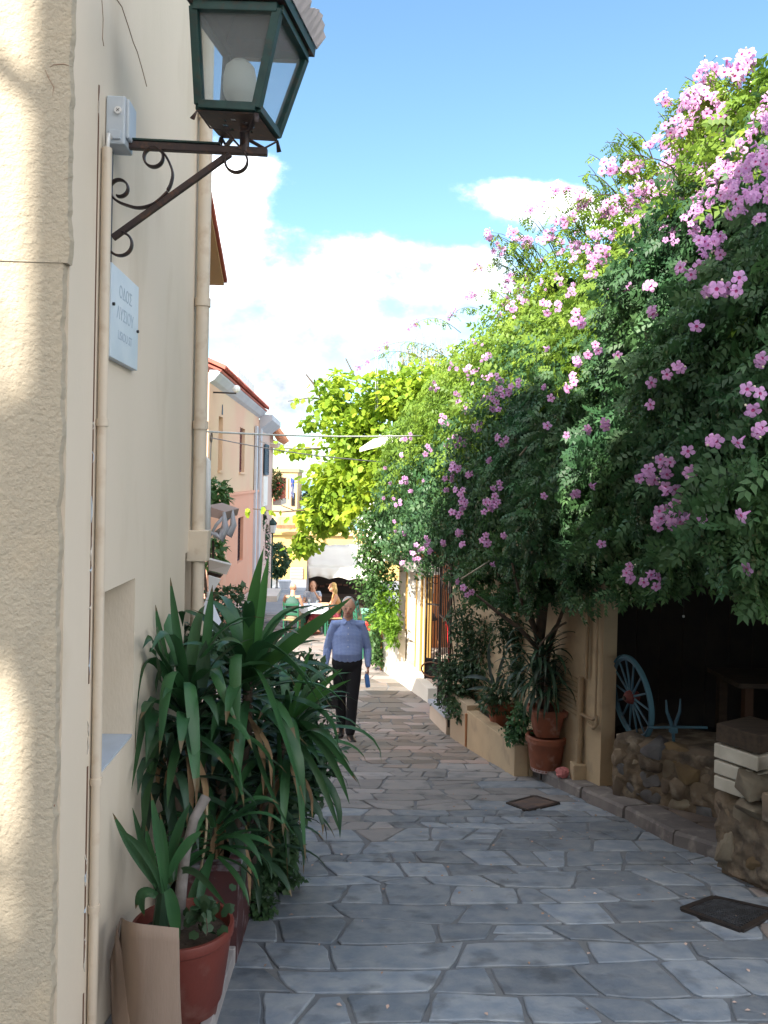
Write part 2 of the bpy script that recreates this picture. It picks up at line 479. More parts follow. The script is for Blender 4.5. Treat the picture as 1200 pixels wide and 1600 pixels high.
yelltrim = M('yellow_ochre_paint', (.42, .25, .07), None, rough=.7)
tanw = M('tan_plaster', (.58, .41, .24), (.52, .36, .22), 1, .9)
shut_m = M('maroon_shutter', (.17, .06, .06), None, rough=.7)
shut_b = M('blue_shutter', (.045, .085, .13), None, rough=.7)
darkin = M('dark_interior', (.012, .012, .012), None, rough=.9)
greenp = M('green_painted_wood', (.025, .15, .085), (.02, .11, .06), 8, .5, rand=.15)
rush = M('rush_seat', (.34, .28, .13), (.26, .2, .1), 30, .8)
redc = M('red_painted_chair', (.62, .03, .03), None, rough=.4)
canvas = M('white_canvas', (.82, .79, .72), (.76, .72, .66), 2, .9, transl=.15)
cloth_w = M('white_tablecloth', (.74, .78, .86), None, rough=.85)
orangew = M('orange_plaster', (.60, .25, .09), (.52, .2, .08), 2, .9)
terrf = M('pale_terrace_floor', (.55, .48, .40), (.45, .39, .33), 3, .8)
seam = M('sea_water', (.12, .24, .34), None, rough=.3)
landm = M('dry_hillside', (.20, .19, .12), (.12, .14, .08), .02, 1.)
skin = M('tanned_skin', (.58, .32, .23), (.52, .28, .20), 12, .55)
skin2 = M('sunlit_skin', (.62, .34, .22), None, rough=.55)
cable_m = M('white_cable', (.70, .70, .68), None, rough=.6)
cable_d = M('dark_cable', (.03, .03, .035), None, rough=.6)
sil = M('skylit_sill', (.46, .52, .60), (.42, .47, .54), 8, .8, bump=.001, bscale=60)  # the blue of the sky light is put into the sill colour
wht = M('white_plastic', (.75, .75, .74), None, rough=.5)
# ================================================================ SETTING
# terrain sheet
def sheet(name, xs, ys, zf, mat, kind='structure'):
    vv = [(x, y, zf(x, y)) for y in ys for x in xs]
    n = len(xs)
    ff = [(j * n + i, j * n + i + 1, (j + 1) * n + i + 1, (j + 1) * n + i) for j in range(len(ys) - 1) for i in range(n - 1)]
    mb = MB(); mb.add(vv, ff)
    o = mb.build(name, mat, fix=False)
    return tag(o, kind=kind)
ys = [-60, -20, -8, -4] + list(np.arange(-2, 56, .5)) + [60, 70, 90, 120, 160, 200, 300, 400]
def tz(x, y):
    if y <= 56: return gz(y) - .009
    return max(-60, gz(56) - .016 - .22 * (y - 56))
ground = sheet('ground', [-3000, -300, -60, -20, -8, -4, -2, 0, 2, 4, 8, 20, 60, 300, 3000], ys, tz, grout)
sea = sheet('sea', [-20000, 20000], [150, 26000], lambda x, y: -38, seam)
hill = sheet('far_hillside', list(np.linspace(-400, 400, 60)), list(np.linspace(60, 150, 12)),
             lambda x, y: -9 - .16 * (y - 60) + 1.2 * noise.noise(V((x * .03, y * .03, 0))) + (0 if x < 0 else min(6, x * .05)), landm)

# ---- flagstones (voronoi cells on the slope)
def halfplane(poly, mx, my, nx, ny):
    out = []
    k = len(poly)
    for i in range(k):
        a, b = poly[i], poly[(i + 1) % k]
        da = (a[0] - mx) * nx + (a[1] - my) * ny
        db = (b[0] - mx) * nx + (b[1] - my) * ny
        if da <= 0: out.append(a)
        if (da < 0 < db) or (db < 0 < da):
            t = da / (da - db); out.append((a[0] + (b[0] - a[0]) * t, a[1] + (b[1] - a[1]) * t))
    return out
KE = [G(x, y) for x, y in ((1300, 1412), (1200, 1372), (1130, 1347), (1055, 1322), (1000, 1292), (900, 1245), (830, 1212), (800, 1212), (728, 1167), (701, 1150), (668, 1095), (597, 1045))]
def rb(y):
    pts = sorted((p.y, p.x) for p in KE)
    return float(np.interp(y, [p[0] for p in pts] + [60], [p[1] for p in pts] + [2.0]))
def lb(y): return -.52 if y < 5.2 else (-1.32 if y < 8.4 else -3.4)
cells = []
def bnd(k, x, yk): return yk + (.13 if yk < 9 else .08) * noise.noise(V((x * .9, k * 7.3, 1.7))) + .03 * noise.noise(V((x * 3.1, k * 3.3, 4.1)))
rows_y = [2.35]
while rows_y[-1] < 27.5:
    yq = rows_y[-1]
    rows_y.append(yq + (random.uniform(.20, .40) if yq < 5.5 else random.uniform(.17, .30) if yq < 12 else random.uniform(.26, .40)))
for k in range(len(rows_y) - 1):
    ya, yb = rows_y[k], rows_y[k + 1]; h = yb - ya; yc_ = (ya + yb) / 2
    x = lb(yc_) - random.uniform(.1, .5)
    xs_b = x; xs_t = x
    while x < rb(yc_) + .3:
        wdt = h * random.choice((.8, 1.1, 1.3, 1.5, 1.8, 2.2)) if yc_ < 12 else random.uniform(.3, .7)
        sl = random.uniform(-.45, .45) * h
        x += wdt
        nb, nt2 = x - sl / 2, x + sl / 2
        nb = max(nb, xs_b + .09); nt2 = max(nt2, xs_t + .09)
        n = 4
        bot = [(xs_b + (nb - xs_b) * i / n, bnd(k, xs_b + (nb - xs_b) * i / n, ya)) for i in range(n + 1)]
        top = [(xs_t + (nt2 - xs_t) * i / n, bnd(k + 1, xs_t + (nt2 - xs_t) * i / n, yb)) for i in range(n + 1)]
        poly = bot + top[::-1]
        parts_ = [poly]
        r_ = random.random()
        cx = sum(p[0] for p in poly) / len(poly); cy = sum(p[1] for p in poly) / len(poly)
        if r_ < .20 and wdt > .28:
            a_ = random.uniform(-.5, .5) + (math.pi / 2 if wdt > 1.7 * h or random.random() < .4 else 0)
            nx_, ny_ = -math.sin(a_), math.cos(a_)
            ox, oy = cx + random.uniform(-.15, .15) * wdt, cy + random.uniform(-.12, .12) * h
            parts_ = [halfplane(poly, ox, oy, nx_, ny_), halfplane(poly, ox, oy, -nx_, -ny_)]
        for q_ in parts_:
            if len(q_) < 3: continue
            # knock off a corner or two so that outlines turn five and six sided
            c2x = sum(p[0] for p in q_) / len(q_); c2y = sum(p[1] for p in q_) / len(q_)
            for _ in range(random.choice((0, 1, 1, 2))):
                t_ = random.uniform(0, 2 * math.pi)
                t_ = math.atan2(math.sin(t_) * h, math.cos(t_) * wdt)
                dd = max(((p[0] - c2x) * math.cos(t_) + (p[1] - c2y) * math.sin(t_)) for p in q_)
                kq = random.uniform(.86, .97)
                q_ = halfplane(q_, c2x + math.cos(t_) * dd * kq, c2y + math.sin(t_) * dd * kq, math.cos(t_), math.sin(t_))
                if len(q_) < 3: break
            if len(q_) < 3: continue
            ccx = sum(p[0] for p in q_) / len(q_); ccy = sum(p[1] for p in q_) / len(q_)
            if lb(ccy) - .15 < ccx < rb(ccy) + .25: cells.append((ccx, ccy, q_))
        xs_b, xs_t = nb, nt2
def stone_mesh(cx, cy, poly):
    gap = random.uniform(.005, .011) if cy < 8 else .007
    P = []
    k = len(poly)
    for i in range(k):
        a, b = poly[i], poly[(i + 1) % k]
        l = math.hypot(b[0] - a[0], b[1] - a[1])
        if l < .006: continue
        n = max(1, min(4, int(l / .07)))
        for q in range(n):
            t = q / n; am = .007 if q else .003
            P.append((a[0] + (b[0] - a[0]) * t + random.uniform(-am, am), a[1] + (b[1] - a[1]) * t + random.uniform(-am, am)))
    if len(P) < 3: return None
    # inset: move every vertex inwards along the mean of its edge normals
    n = len(P); Q = []
    ar = sum(P[i][0] * P[(i + 1) % n][1] - P[(i + 1) % n][0] * P[i][1] for i in range(n)) / 2
    if abs(ar) < .006: return None
    sg = 1 if ar > 0 else -1
    def inset(P, g):
        Q = []; n = len(P)
        for i in range(n):
            (x0, y0), (x1, y1), (x2, y2) = P[i - 1], P[i], P[(i + 1) % n]
            e1 = V((-(y1 - y0), x1 - x0, 0)); e2 = V((-(y2 - y1), x2 - x1, 0))
            if e1.length < 1e-6 or e2.length < 1e-6: Q.append((x1, y1)); continue
            m_ = e1.normalized() + e2.normalized()
            m_ = m_.normalized() if m_.length > .2 else e2.normalized()
            Q.append((x1 + m_.x * g * sg, y1 + m_.y * g * sg))
        return Q
    Q = inset(P, gap)
    Q = [(Q[i][0] * .8 + (Q[i - 1][0] + Q[(i + 1) % n][0]) * .1, Q[i][1] * .8 + (Q[i - 1][1] + Q[(i + 1) % n][1]) * .1) for i in range(n)]
    Q3 = inset(Q, .006)
    tx, ty, tzv = random.uniform(-.012, .012), random.uniform(-.014, .014), random.uniform(-.003, .003)
    zt_ = lambda x, y: gz(y) + tzv + tx * (x - cx) + ty * (y - cy)
    vs_ = [(x, y, gz(y) - .03) for x, y in Q] + [(x, y, zt_(x, y) - .004) for x, y in Q] + [(x, y, zt_(x, y)) for x, y in Q3]
    fs = [(i, (i + 1) % n, n + (i + 1) % n, n + i) for i in range(n)] + [(n + i, n + (i + 1) % n, 2 * n + (i + 1) % n, 2 * n + i) for i in range(n)]
    fs.append(tuple(range(2 * n, 3 * n)))
    if sg < 0: fs = [tuple(reversed(f)) for f in fs]
    return vs_, fs
pave = thing('pavement', (0, 0, 0), None, None)
pave['kind'] = 'structure'
cells.sort(key=lambda c: c[1])
single, rest, tones = 0, MB(), []
for cx, cy, poly in cells:
    sm = stone_mesh(cx, cy, poly)
    if sm is None: continue
    inview = abs((cx / max(cy, .1)) - .046) < .50 and cy > 2.7
    if single < 296 and inview:
        mb = MB(); mb.add(*sm)
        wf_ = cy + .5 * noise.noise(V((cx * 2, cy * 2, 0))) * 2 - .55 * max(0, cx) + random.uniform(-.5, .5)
        mt_ = slabw if wf_ > 8.3 else slabm if wf_ > 6.2 else slab  # near bluer, far warmer: sky and bounce light put into the stone colours
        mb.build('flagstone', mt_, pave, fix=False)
        single += 1
    else:
        rest.add(*sm); tones += [random.random()] * len(sm[1])
o = rest.build('far_flagstones', slabt, pave, fix=False); tag(o, kind='stuff')
at = o.data.attributes.new('tone', 'FLOAT', 'FACE'); at.data.foreach_set('value', tones)
# road further down: one sheet with its own joints too small to tell apart
farroad = M('far_road_paving', (.26, .27, .29), (.20, .21, .24), 1.2, .8, bump=.004, bscale=12)
sheet('far_road', [-3.6, -1, 1.5, 3.2], list(np.arange(26.8, 49.6, .9)), lambda x, y: gz(y) + .002, farroad)

# ---- facade with real openings
def facade(mb, O, U, Nn, u0, u1, v0, v1, holes, rev=None):
    O, U, Nn = V(O), V(U).normalized(), V(Nn).normalized()
    us = sorted({u0, u1, *[h[0] for h in holes], *[h[1] for h in holes]})
    vs_ = sorted({v0, v1, *[h[2] for h in holes], *[h[3] for h in holes]})
    P = lambda u, v, d=0.: O + U * u + V((0, 0, v)) - Nn * d
    for i in range(len(us) - 1):
        for j in range(len(vs_) - 1):
            cu, cv = (us[i] + us[i + 1]) / 2, (vs_[j] + vs_[j + 1]) / 2
            if any(h[0] < cu < h[1] and h[2] < cv < h[3] for h in holes): continue
            mb.add([P(us[i], vs_[j]), P(us[i + 1], vs_[j]), P(us[i + 1], vs_[j + 1]), P(us[i], vs_[j + 1])], [(0, 1, 2, 3)])
    for h in holes:
        a, b, c, d, dp = h[:5]
        q = [P(a, c), P(b, c), P(b, d), P(a, d)]; r = [P(a, c, dp), P(b, c, dp), P(b, d, dp), P(a, d, dp)]
        mb.add(q + r, [(0, 1, 5, 4), (1, 2, 6, 5), (2, 3, 7, 6), (3, 0, 4, 7), (4, 5, 6, 7)])
def weld(o):
    bm = bmesh.new(); bm.from_mesh(o.data); bmesh.ops.remove_doubles(bm, verts=bm.verts, dist=.0005)
    bmesh.ops.recalc_face_normals(bm, faces=bm.faces); bm.to_mesh(o.data); bm.free(); return o

# ================================================================ LEFT HOUSE
WX, WY0, WY1, HL = -.85, 2.56, 5.02, 6.1
lh = thing('stucco_house', (-2.5, 3.8, -.7), 'cream stucco corner house on the left with rough sunlit front and a wall niche', 'house')
niche = (AX(153, 1225, WX).y, AX(207, 1150, WX).y, AX(207, 1151, WX).z, AX(207, 905, WX).z)
door = (AX(289, 900, WX).y, AX(304, 900, WX).y, -1.2, AX(295, 862, WX).z)
mb = MB()
facade(mb, (WX, WY0, 0), (0, 1, 0), (1, 0, 0), 0, WY1 - WY0, -1.6, HL,
       [(niche[0] - WY0, niche[1] - WY0, niche[2], niche[3], .34), (door[0] - WY0, door[1] - WY0, -1.4, door[3], .28)])
facade(mb, (WX, WY0, 0), (-1, 0, 0), (0, -1, 0), 0, 5, -1.6, HL, [])
facade(mb, (WX, WY1, 0), (-1, 0, 0), (0, 1, 0), 0, 5, -1.6, HL, [])
weld(mb.build('wall', plaster, lh))
def ragged(z0, z1, y, x1, amp, th, matname, name):
    zz = list(np.arange(z0, z1, .018)) + [z1]
    edge = []
    for z in zz:
        edge.append((x1 + amp * (noise.noise(V((z * 9, x1, 3))) + .6 * noise.noise(V((z * 31, 1, 9)))), z))
    vs_ = []
    for x, z in edge: vs_ += [(x, y, z), (-5.8, y, z), (x + .002, y + th, z)]
    fs = []
    for i in range(len(edge) - 1):
        a, b = i * 3, i * 3 + 3
        fs += [(a, b, b + 1, a + 1), (a, a + 2, b + 2, b)]
    vs_ += [(edge[0][0], y + th, edge[0][1]), (-5.8, y + th, edge[0][1])]
    k = len(vs_)
    fs += [(0, 1, k - 1, k - 2)]
    m2 = MB(); m2.add(vs_, fs)
    o = m2.build(name, matname, lh, fix=False); return weld(o)
zj = A(60, 414, WY0).z
ragged(zj, 4.6, WY0 - .036, WX + .006, .010, .035, stucco, 'render_coat')
ragged(-1.0, zj - .0006, WY0 - .033, WX - .008, .010, .032, stucco, 'render_coat')
for (pa_, n_) in ((((176, -10), (190, 10), (200, 40), (208, 66), (214, 80), (222, 108), (229, 135)), .0022), (((159, 0), (161, 30), (160, 60), (162, 72)), .0018), (((192, 420), (193, 500)), .0)):
    if n_: MB().tube([AX(x, y, WX + .0005) for x, y in pa_], n_, 5).build('crack', M('dark_crack', (.30, .20, .14), None), lh)
MB().span((WX - .33, niche[0] + .002, niche[2] + .001), (WX - .003, niche[1] - .002, niche[2] + .012)).build('window_sill', sil, lh)
dm = MB(); dm.span((WX - .275, door[0] + .004, -1.3), (WX - .235, door[1] - .004, door[3] - .005)); dm.build('door', M('ochre_door', (.42, .27, .14)), lh)
rf = MB(); rf.span((-6.2, WY0 - .12, HL + .002), (WX + .12, WY1 + .04, HL + .1)); rf.build('roof', tile, lh)
# chipped groove beside the conduit
gy = AX(150, 700, WX).y
for z0, z1 in ((.9, 2.9), (-.05, .62), (-.9, -.15)):
    MB().span((WX + .0005, gy - .043, z0), (WX + .003, gy - .037 + random.uniform(0, .004), z1)).build('groove', M('dark_groove', (.16, .09, .06)), lh)
for i in range(16):
    z = random.uniform(-.4, 2.9); k_ = random.uniform(.01, .05)
    pts_ = [V((WX + .0022, gy - .04 + random.uniform(-.008, .008), z + q)) for q in np.linspace(-k_, k_, 4)]
    MB().tube(pts_, [.001, .0035, .003, .001], 5).build('paint_flake', plaster_edge if i % 3 else M('grey_flake', (.45, .50, .56)), lh)

for px_, py_, l_, a_ in ((53, 828, 14, 1.3), (28, 1181, 5, .5), (74, 1335, 9, -1.2), (75, 1430, 4, .3), (20, 1512, 3, 0), (60, 1045, 3, 1), (12, 955, 3, 0), (84, 1260, 4, 1), (40, 1240, 3, 2)):
    q = A(px_, py_, WY0 - .0235); k_ = l_ / F * 2.5
    MB().tube([q + V((math.cos(a_) * k_ * t + .15 * k_ * math.sin(6 * t), 0, math.sin(a_) * k_ * t)) for t in (-1, -.4, .2, .6, 1)], [.0006, .0022, .0016, .0024, .0006], 5).build('chip', bpy.data.materials['dark_crack'], lh)
for pa_ in (((78, 105), (84, 101), (100, 100), (112, 104)), ((70, 108), (76, 122), (84, 136), (82, 150)), ((100, 280), (112, 277))):
    MB().tube([A(x, y, WY0 - .0365) for x, y in pa_], [.0004] + [.0012] * (len(pa_) - 2) + [.0004], 5).build('crack', bpy.data.materials['dark_crack'], lh)
for z in (.35, 1.35, 2.35):
    MB().tube([V((WX + .045 + .041 * math.cos(t), 4.95 + .041 * math.sin(t), 0)) for t in (0, .1)], .001, 3)
# conduit
ct = thing('cable_conduit', (WX + .02, gy, -.5), 'thin cream painted conduit pipe running down the left house corner', 'pipe')
ztop = AX(163, 238, WX).z
MB().tube([(WX + .02, gy, -.7), (WX + .02, gy, ztop)], .017, 12).build('pipe', pipe_cream, ct, smooth='auto')
for z in (AX(150, 660, WX).z, AX(150, 1210, WX).z, AX(140, 1415, WX).z):
    MB().tube([(WX + .02, gy, z - .012), (WX + .02, gy, z + .012)], .021, 12).build('coupling', pipe_cream, ct, smooth='auto')
    MB().span((WX - .002, gy - .002, z - .01), (WX + .012, gy + .045, z + .012)).build('clip', pipe_cream, ct)
# junction box
b0, b1 = AX(145, 200, WX), AX(193, 200, WX)
zt, zb = AX(150, 124, WX).z, AX(150, 205, WX).z
jb = thing('junction_box', (WX + .03, (b0.y + b1.y) / 2, zb), 'pale grey plastic junction box with a round screw above the conduit', 'electrical box')
yc = (b0.y + b1.y) / 2 + .005; hw = .062
MB().box((WX + .035, yc, (zt + zb) / 2), (.066, hw * 1.75, (zt - zb))).build('housing', grey_box, jb, bevel=.006)
MB().box((WX + .074, yc, (zt + zb) / 2 + .008), (.012, hw * 1.55, (zt - zb) * .8)).build('cover', grey_box, jb, bevel=.004)
MB().box((WX + .035, yc - hw * .875 - .004, zb + .03), (.04, .008, .03)).build('side_tab', grey_box, jb, bevel=.002)
sc_ = MB().tube([V((WX + .045, yc - hw * .875 - .009, (zt + zb) / 2 + .03)), V((WX + .045, yc - hw * .875 + .001, (zt + zb) / 2 + .03))], .0125, 14)
sc_.build('screw_cap', wht, jb, smooth='auto')
for a_ in (.8, -.8):
    q = V((math.sin(a_), 0, math.cos(a_))) * .007
    c_ = V((WX + .045, yc - hw * .875 - .0095, (zt + zb) / 2 + .03))
    MB().beam(c_ - q, c_ + q, .0014, .0014).build('screw_slot', black_iron, jb)
wr = MB(); wr.tube([(WX + .03, gy + .01, zb + .004), (WX + .024, gy, ztop + .05), (WX + .02, gy, ztop - .02)], .007, 8)
wr.build('feed_cable', cable_m, jb, smooth=True)

# street sign (marble)
s0, s1 = AX(161, 560, WX), AX(205, 580, WX)
zt0 = AX(163, 408, WX).z; zt1 = AX(205, 447, WX).z; zs0 = AX(160, 556, WX).z
ztp = (zt0 + zt1) / 2
sg = thing('street_sign', (WX + .02, (s0.y + s1.y) / 2, zs0), 'white marble street name plaque with engraved Greek letters on the side wall', 'street sign')
MB().span((WX - .004, s0.y, zs0), (WX + .024, s1.y, ztp)).build('plaque', marble, sg, bevel=.002)
for (yy_, zz_) in ((s0.y + .02, AX(166, 475, WX).z), (s1.y - .02, AX(203, 517, WX).z)):
    MB().tube([(WX + .02, yy_, zz_), (WX + .032, yy_, zz_)], .006, 8).build('fixing_pin', black_iron, sg)
engr = M('engraved_letter', (.40, .48, .56))
def text(body, size, loc, rot, mat, parent, ext=.0008, name='lettering', align='CENTER'):
    cu = bpy.data.curves.new('t', 'FONT'); cu.body = body; cu.size = size; cu.extrude = ext; cu.align_x = align
    t_ = bpy.data.objects.new('t', cu); col.objects.link(t_)
    bpy.context.view_layer.update()
    me = bpy.data.meshes.new_from_object(t_.evaluated_get(bpy.context.evaluated_depsgraph_get()))
    bpy.data.objects.remove(t_); me.materials.clear(); me.materials.append(mat)
    o = bpy.data.objects.new(name, me); link(o, parent)
    o.location = V(loc) - org(root_of(parent)); o.rotation_euler = rot
    return o
hh = ztp - zs0
for body, k_, s_ in (('ΟΔΟΣ', .70, .062), ('ΛΥΣΙΟΥ', .46, .062), ('LISIOU ST', .24, .045)):
    text(body, s_, (WX + .0242, (s0.y + s1.y) / 2, zs0 + hh * k_), (R(90), 0, R(90)), engr, sg, .0006)

# drainpipe at the far corner
dpY = AX(316, 600, WX + .05).y
dp = thing('drainpipe', (WX + .05, dpY, -.9), 'cream drainpipe with ring joints at the far corner of the left house', 'drainpipe')
MB().tube([(WX + .045, dpY, -.95), (WX + .045, dpY, 5.6)], .036, 16).build('pipe', pipe_cream, dp, smooth='auto')
for y_ in (160, 470, 665, 1010):
    z = AX(316, y_, WX + .05).z
    MB().tube([(WX + .045, dpY, z - .022), (WX + .045, dpY, z + .022)], .043, 16).build('joint_ring', pipe_cream, dp, smooth='auto')
z = AX(316, 850, WX + .05).z
MB().box((WX + .045, dpY, z), (.11, .10, .17), taper=1.1).build('junction_hopper', pipe_cream, dp, bevel=.004)
wp = thing('overflow_pipe', A(326, 700, 5.4), 'short white elbow pipe sticking out behind the drainpipe', 'pipe')
q = A(324, 735, 5.4)
MB().tube([q + V((-.25, .1, .12)), q + V((-.04, 0, .10)), q + V((.0, 0, .06)), q + V((.008, 0, -.5))], .022, 10).build('pipe', wht, wp, smooth=True)

# ================================================================ LANTERN
arm0 = AX(172, 226, WX)
LY = arm0.y
def PL(x, y, dy=0.): return A(x, y, LY + dy)
ln = thing('street_lantern', (WX, LY, PL(175, 400).z), 'green iron street lantern on a scrolled wall bracket', 'street lamp')
br = MB()
bp_t, bp_b = PL(174, 215), PL(170, 405)
MB().span((WX - .002, LY - .016, bp_b.z - .01), (WX + .008, LY + .016, bp_t.z + .01)).build('wall_plate', iron_dark, ln)
MB().beam(PL(172, 226), PL(418, 238), .026, .026).build('arm', iron_dark, ln, bevel=.003)
MB().beam(PL(205, 219), PL(345, 226), .03, .006).build('arm_strip', iron_green, ln)
MB().beam(PL(176, 372), PL(360, 240), .020, .022).build('brace', iron_dark, ln, bevel=.003)
def scroll(pix, name='scroll', wd=.017, th=.0042):
    P = []
    for i in range(len(pix) - 1):
        p0, p1, p2, p3 = (V((*pix[max(0, i - 1)], 0)), V((*pix[i], 0)), V((*pix[i + 1], 0)), V((*pix[min(len(pix) - 1, i + 2)], 0)))
        for t in ((0, .25, .5, .75) if len(pix) < 12 else (0,)):
            q = .5 * (2 * p1 + (p2 - p0) * t + (2 * p0 - 5 * p1 + 4 * p2 - p3) * t * t + (3 * p1 - p0 - 3 * p2 + p3) * t ** 3); P.append(PL(q.x, q.y))
    P.append(PL(*pix[-1]))
    # flat strap: elliptical tube, wide across the plane of the bracket
    MB().tube(P, [(wd, th)] * len(P), 8, side=V((0, 1, 0))).build(name, iron_dark, ln, smooth=True)
def arcp(cx, cy, r, a0, a1, n=22, r1=None):
    r1 = r if r1 is None else r1
    return [(cx + (r + (r1 - r) * i / n) * math.cos(R(a0 + (a1 - a0) * i / n)), cy + (r + (r1 - r) * i / n) * math.sin(R(a0 + (a1 - a0) * i / n))) for i in range(n + 1)]
scroll(arcp(240, 245, 16, 20, -280, 24, 15)[::-1] if False else [(243, 231)] + arcp(240, 246, 15, -80, -390, 24, 15))
scroll(arcp(187, 295, 15, 180, 470, 26, 12))
scroll([(243, 231), (256, 240), (265, 255), (270, 272), (267, 288), (262, 298)])
scroll([(172, 296), (175, 306), (183, 314), (196, 320), (216, 325), (236, 321), (250, 312), (262, 300)])
scroll(arcp(188, 380, 18, -170, 60, 20, 19) [::-1] if False else arcp(188, 381, 19, 200, -80, 24, 18))
scroll(arcp(369, 252, 18, -90, 255, 28, 17))
# the lamp body: frame turned a little about its upright
lc = PL(382, 226)
cx_, cy_ = lc.x, LY
rotz = Matrix.Rotation(R(-14), 3, 'Z')
zb_ = PL(370, 188).z; zt_ = PL(380, 50).z; zlow = PL(375, 224).z
hb, ht_ = .104, .150     # half sizes bottom and top
C_ = V((cx_ - .03, cy_, 0))
tilt = Matrix.Rotation(R(7), 3, 'Y')
def LC(sx, sy, z, h): return C_ + V((0, 0, zlow)) + tilt @ (rotz @ V((sx * h, sy * h, 0)) + V((0, 0, z - zlow)))
quad = ((-1, -1), (1, -1), (1, 1), (-1, 1))
for sx, sy in quad:
    MB().beam(LC(sx, sy, zb_, hb), LC(sx, sy, zt_, ht_), .030, .030, up=rotz @ V((0, 1, .01))).build('corner_post', iron_green, ln, bevel=.002)
for i in range(4):
    a, b = quad[i], quad[(i + 1) % 4]
    MB().beam(LC(*a, zb_, hb), LC(*b, zb_, hb), .032, .028).build('bottom_rail', iron_green, ln, bevel=.002)
    MB().beam(LC(*a, zt_, ht_), LC(*b, zt_, ht_), .034, .030).build('top_rail', iron_green, ln, bevel=.002)
    p = [LC(*a, zb_ + .01, hb * .97), LC(*b, zb_ + .01, hb * .97), LC(*b, zt_ - .01, ht_ * .97), LC(*a, zt_ - .01, ht_ * .97)]
    mid = sum(p, V()) / 4; inn = (C_ + V((0, 0, mid.z)) - mid).normalized() * .003
    MB().prism(p, inn).build('glass_pane', glass, ln)
# perforated bottom plate, funnel and straps
bm_ = MB()
rings = [(hb * 1.0, zb_ - .012), (hb * .98, zb_ - .02)]
bq = [LC(*c, zb_ - .016, hb * 1.04) for c in quad]
# plate with round holes: ring of quads around 8 holes is approximated by a grid with cells left open
gn = 22
base = MB()
holes_ = [(.0, -.45), (.34, -.30), (.46, .02), (.30, .36), (-.02, .48), (-.34, .30), (-.46, 0.), (-.32, -.34)]
grid = {}
for i in range(gn + 1):
    for j in range(gn + 1):
        u, v_ = -1 + 2 * i / gn, -1 + 2 * j / gn
        grid[i, j] = len(base.v); base.v.append(LC(u, v_, zb_ - .018, hb * 1.03))
for i in range(gn):
    for j in range(gn):
        u, v_ = -1 + 2 * (i + .5) / gn, -1 + 2 * (j + .5) / gn
        if any((u - a) ** 2 + (v_ - b) ** 2 < .0065 for a, b in holes_): continue
        base.f.append((grid[i, j], grid[i + 1, j], grid[i + 1, j + 1], grid[i, j + 1])); base.mi.append(0)
o = base.build('perforated_base', iron_dark, ln, fix=False)
sm_ = o.modifiers.new('thick', 'SOLIDIFY'); sm_.thickness = .003
for sx, sy in quad:
    a = LC(sx, sy, zb_ - .02, hb * 1.04); bpt = LC(sx, sy, zlow + .028, .03); c = V((cx_, cy_, zlow - .028))
    foot = LC(sx, sy, zb_ - .055, hb * 1.13)
    MB().tube([foot, a, (a * .55 + bpt * .45) + V((0, 0, -.028)), bpt, c], [(.009, .003)] * 5, 6).build('base_strap', iron_dark, ln, smooth=True)
MB().tube([(cx_, cy_, zlow - .03), (cx_, cy_, zb_ - .01)], .017, 12).build('stem', iron_dark, ln, smooth='auto')
# roof: eaves band, pyramid with scalloped corner leaves
hr = .178
for i in range(4):
    a, b = quad[i], quad[(i + 1) % 4]
    MB().prism([LC(*a, zt_ + .018, hr), LC(*b, zt_ + .018, hr), LC(*b, zt_ + .075, hr * 1.0), LC(*a, zt_ + .075, hr * 1.0)],
               (C_ + V((0, 0, zt_)) - (LC(*a, zt_, hr) + LC(*b, zt_, hr)) / 2).normalized() * .004).build('eaves_band', iron_green, ln)
    p0, p1 = LC(*a, zt_ + .02, ht_ * .98), LC(*b, zt_ + .02, ht_ * .98)
    q0, q1 = LC(*a, zt_ + .02, hr * .995), LC(*b, zt_ + .02, hr * .995)
    MB().prism([p0, p1, q1, q0], V((0, 0, .003))).build('soffit', iron_dark, ln)
    for k in range(7):
        f_ = (k + .7) / 8
        c = LC(*a, zt_ + .052, hr * 1.0).lerp(LC(*b, zt_ + .052, hr * 1.0), f_)
        MB().ball(c, .004, 6, 4).build('rivet', iron_green, ln)
for i in range(4):
    a, b = quad[i], quad[(i + 1) % 4]
    MB().prism([LC(*a, zt_ + .075, hr * .99), LC(*b, zt_ + .075, hr * .99), LC(*b, zt_ + .25, .06), LC(*a, zt_ + .25, .06)], V((0, 0, .004))).build('roof_panel', iron_green, ln)
# fluted crest strips standing along the right-hand eaves
crest = M('pale_fluted_crest', (.55, .50, .50), (.42, .38, .38), 20, .6)
for i in (1, 0, 2):
    a, b = quad[i], quad[(i + 1) % 4]
    p0, p1 = LC(*a, zt_ + .05, hr * 1.01), LC(*b, zt_ + .05, hr * 1.01)
    outv = ((p0 + p1) / 2 - C_ - V((0, 0, zt_ + .05))).normalized()
    ns = 18; top, bot = [], []
    for k in range(ns + 1):
        f_ = k / ns
        c = p0.lerp(p1, f_)
        wv = .004 * math.cos(k * math.pi)
        rise = .045 + .035 * abs(math.sin(f_ * math.pi * 2))
        bot.append(c + outv * .004); top.append(c + outv * (.018 + wv + .3 * rise) + V((0, 0, rise)))
    cm = MB(); cm.add(bot + top, [(k, k + 1, ns + 2 + k, ns + 1 + k) for k in range(ns)])
    oc = cm.build('crest', crest, ln, fix=False); oc.modifiers.new('thick', 'SOLIDIFY').thickness = .003
# bulb
bc = LC(0, 0, zb_, 0)
MB().lathe(bc, [(.026, 0), (.028, .03), (.03, .055), (.052, .08), (.057, .10), (.058, .15), (.05, .185), (.03, .205), (.006, .212)], 24).build('bulb', bulbm, ln, smooth=True)
MB().lathe(bc, [(.032, -.012), (.032, .035), (.024, .04)], 16).build('bulb_socket', M('lamp_socket', (.45, .45, .43)), ln, smooth='auto')

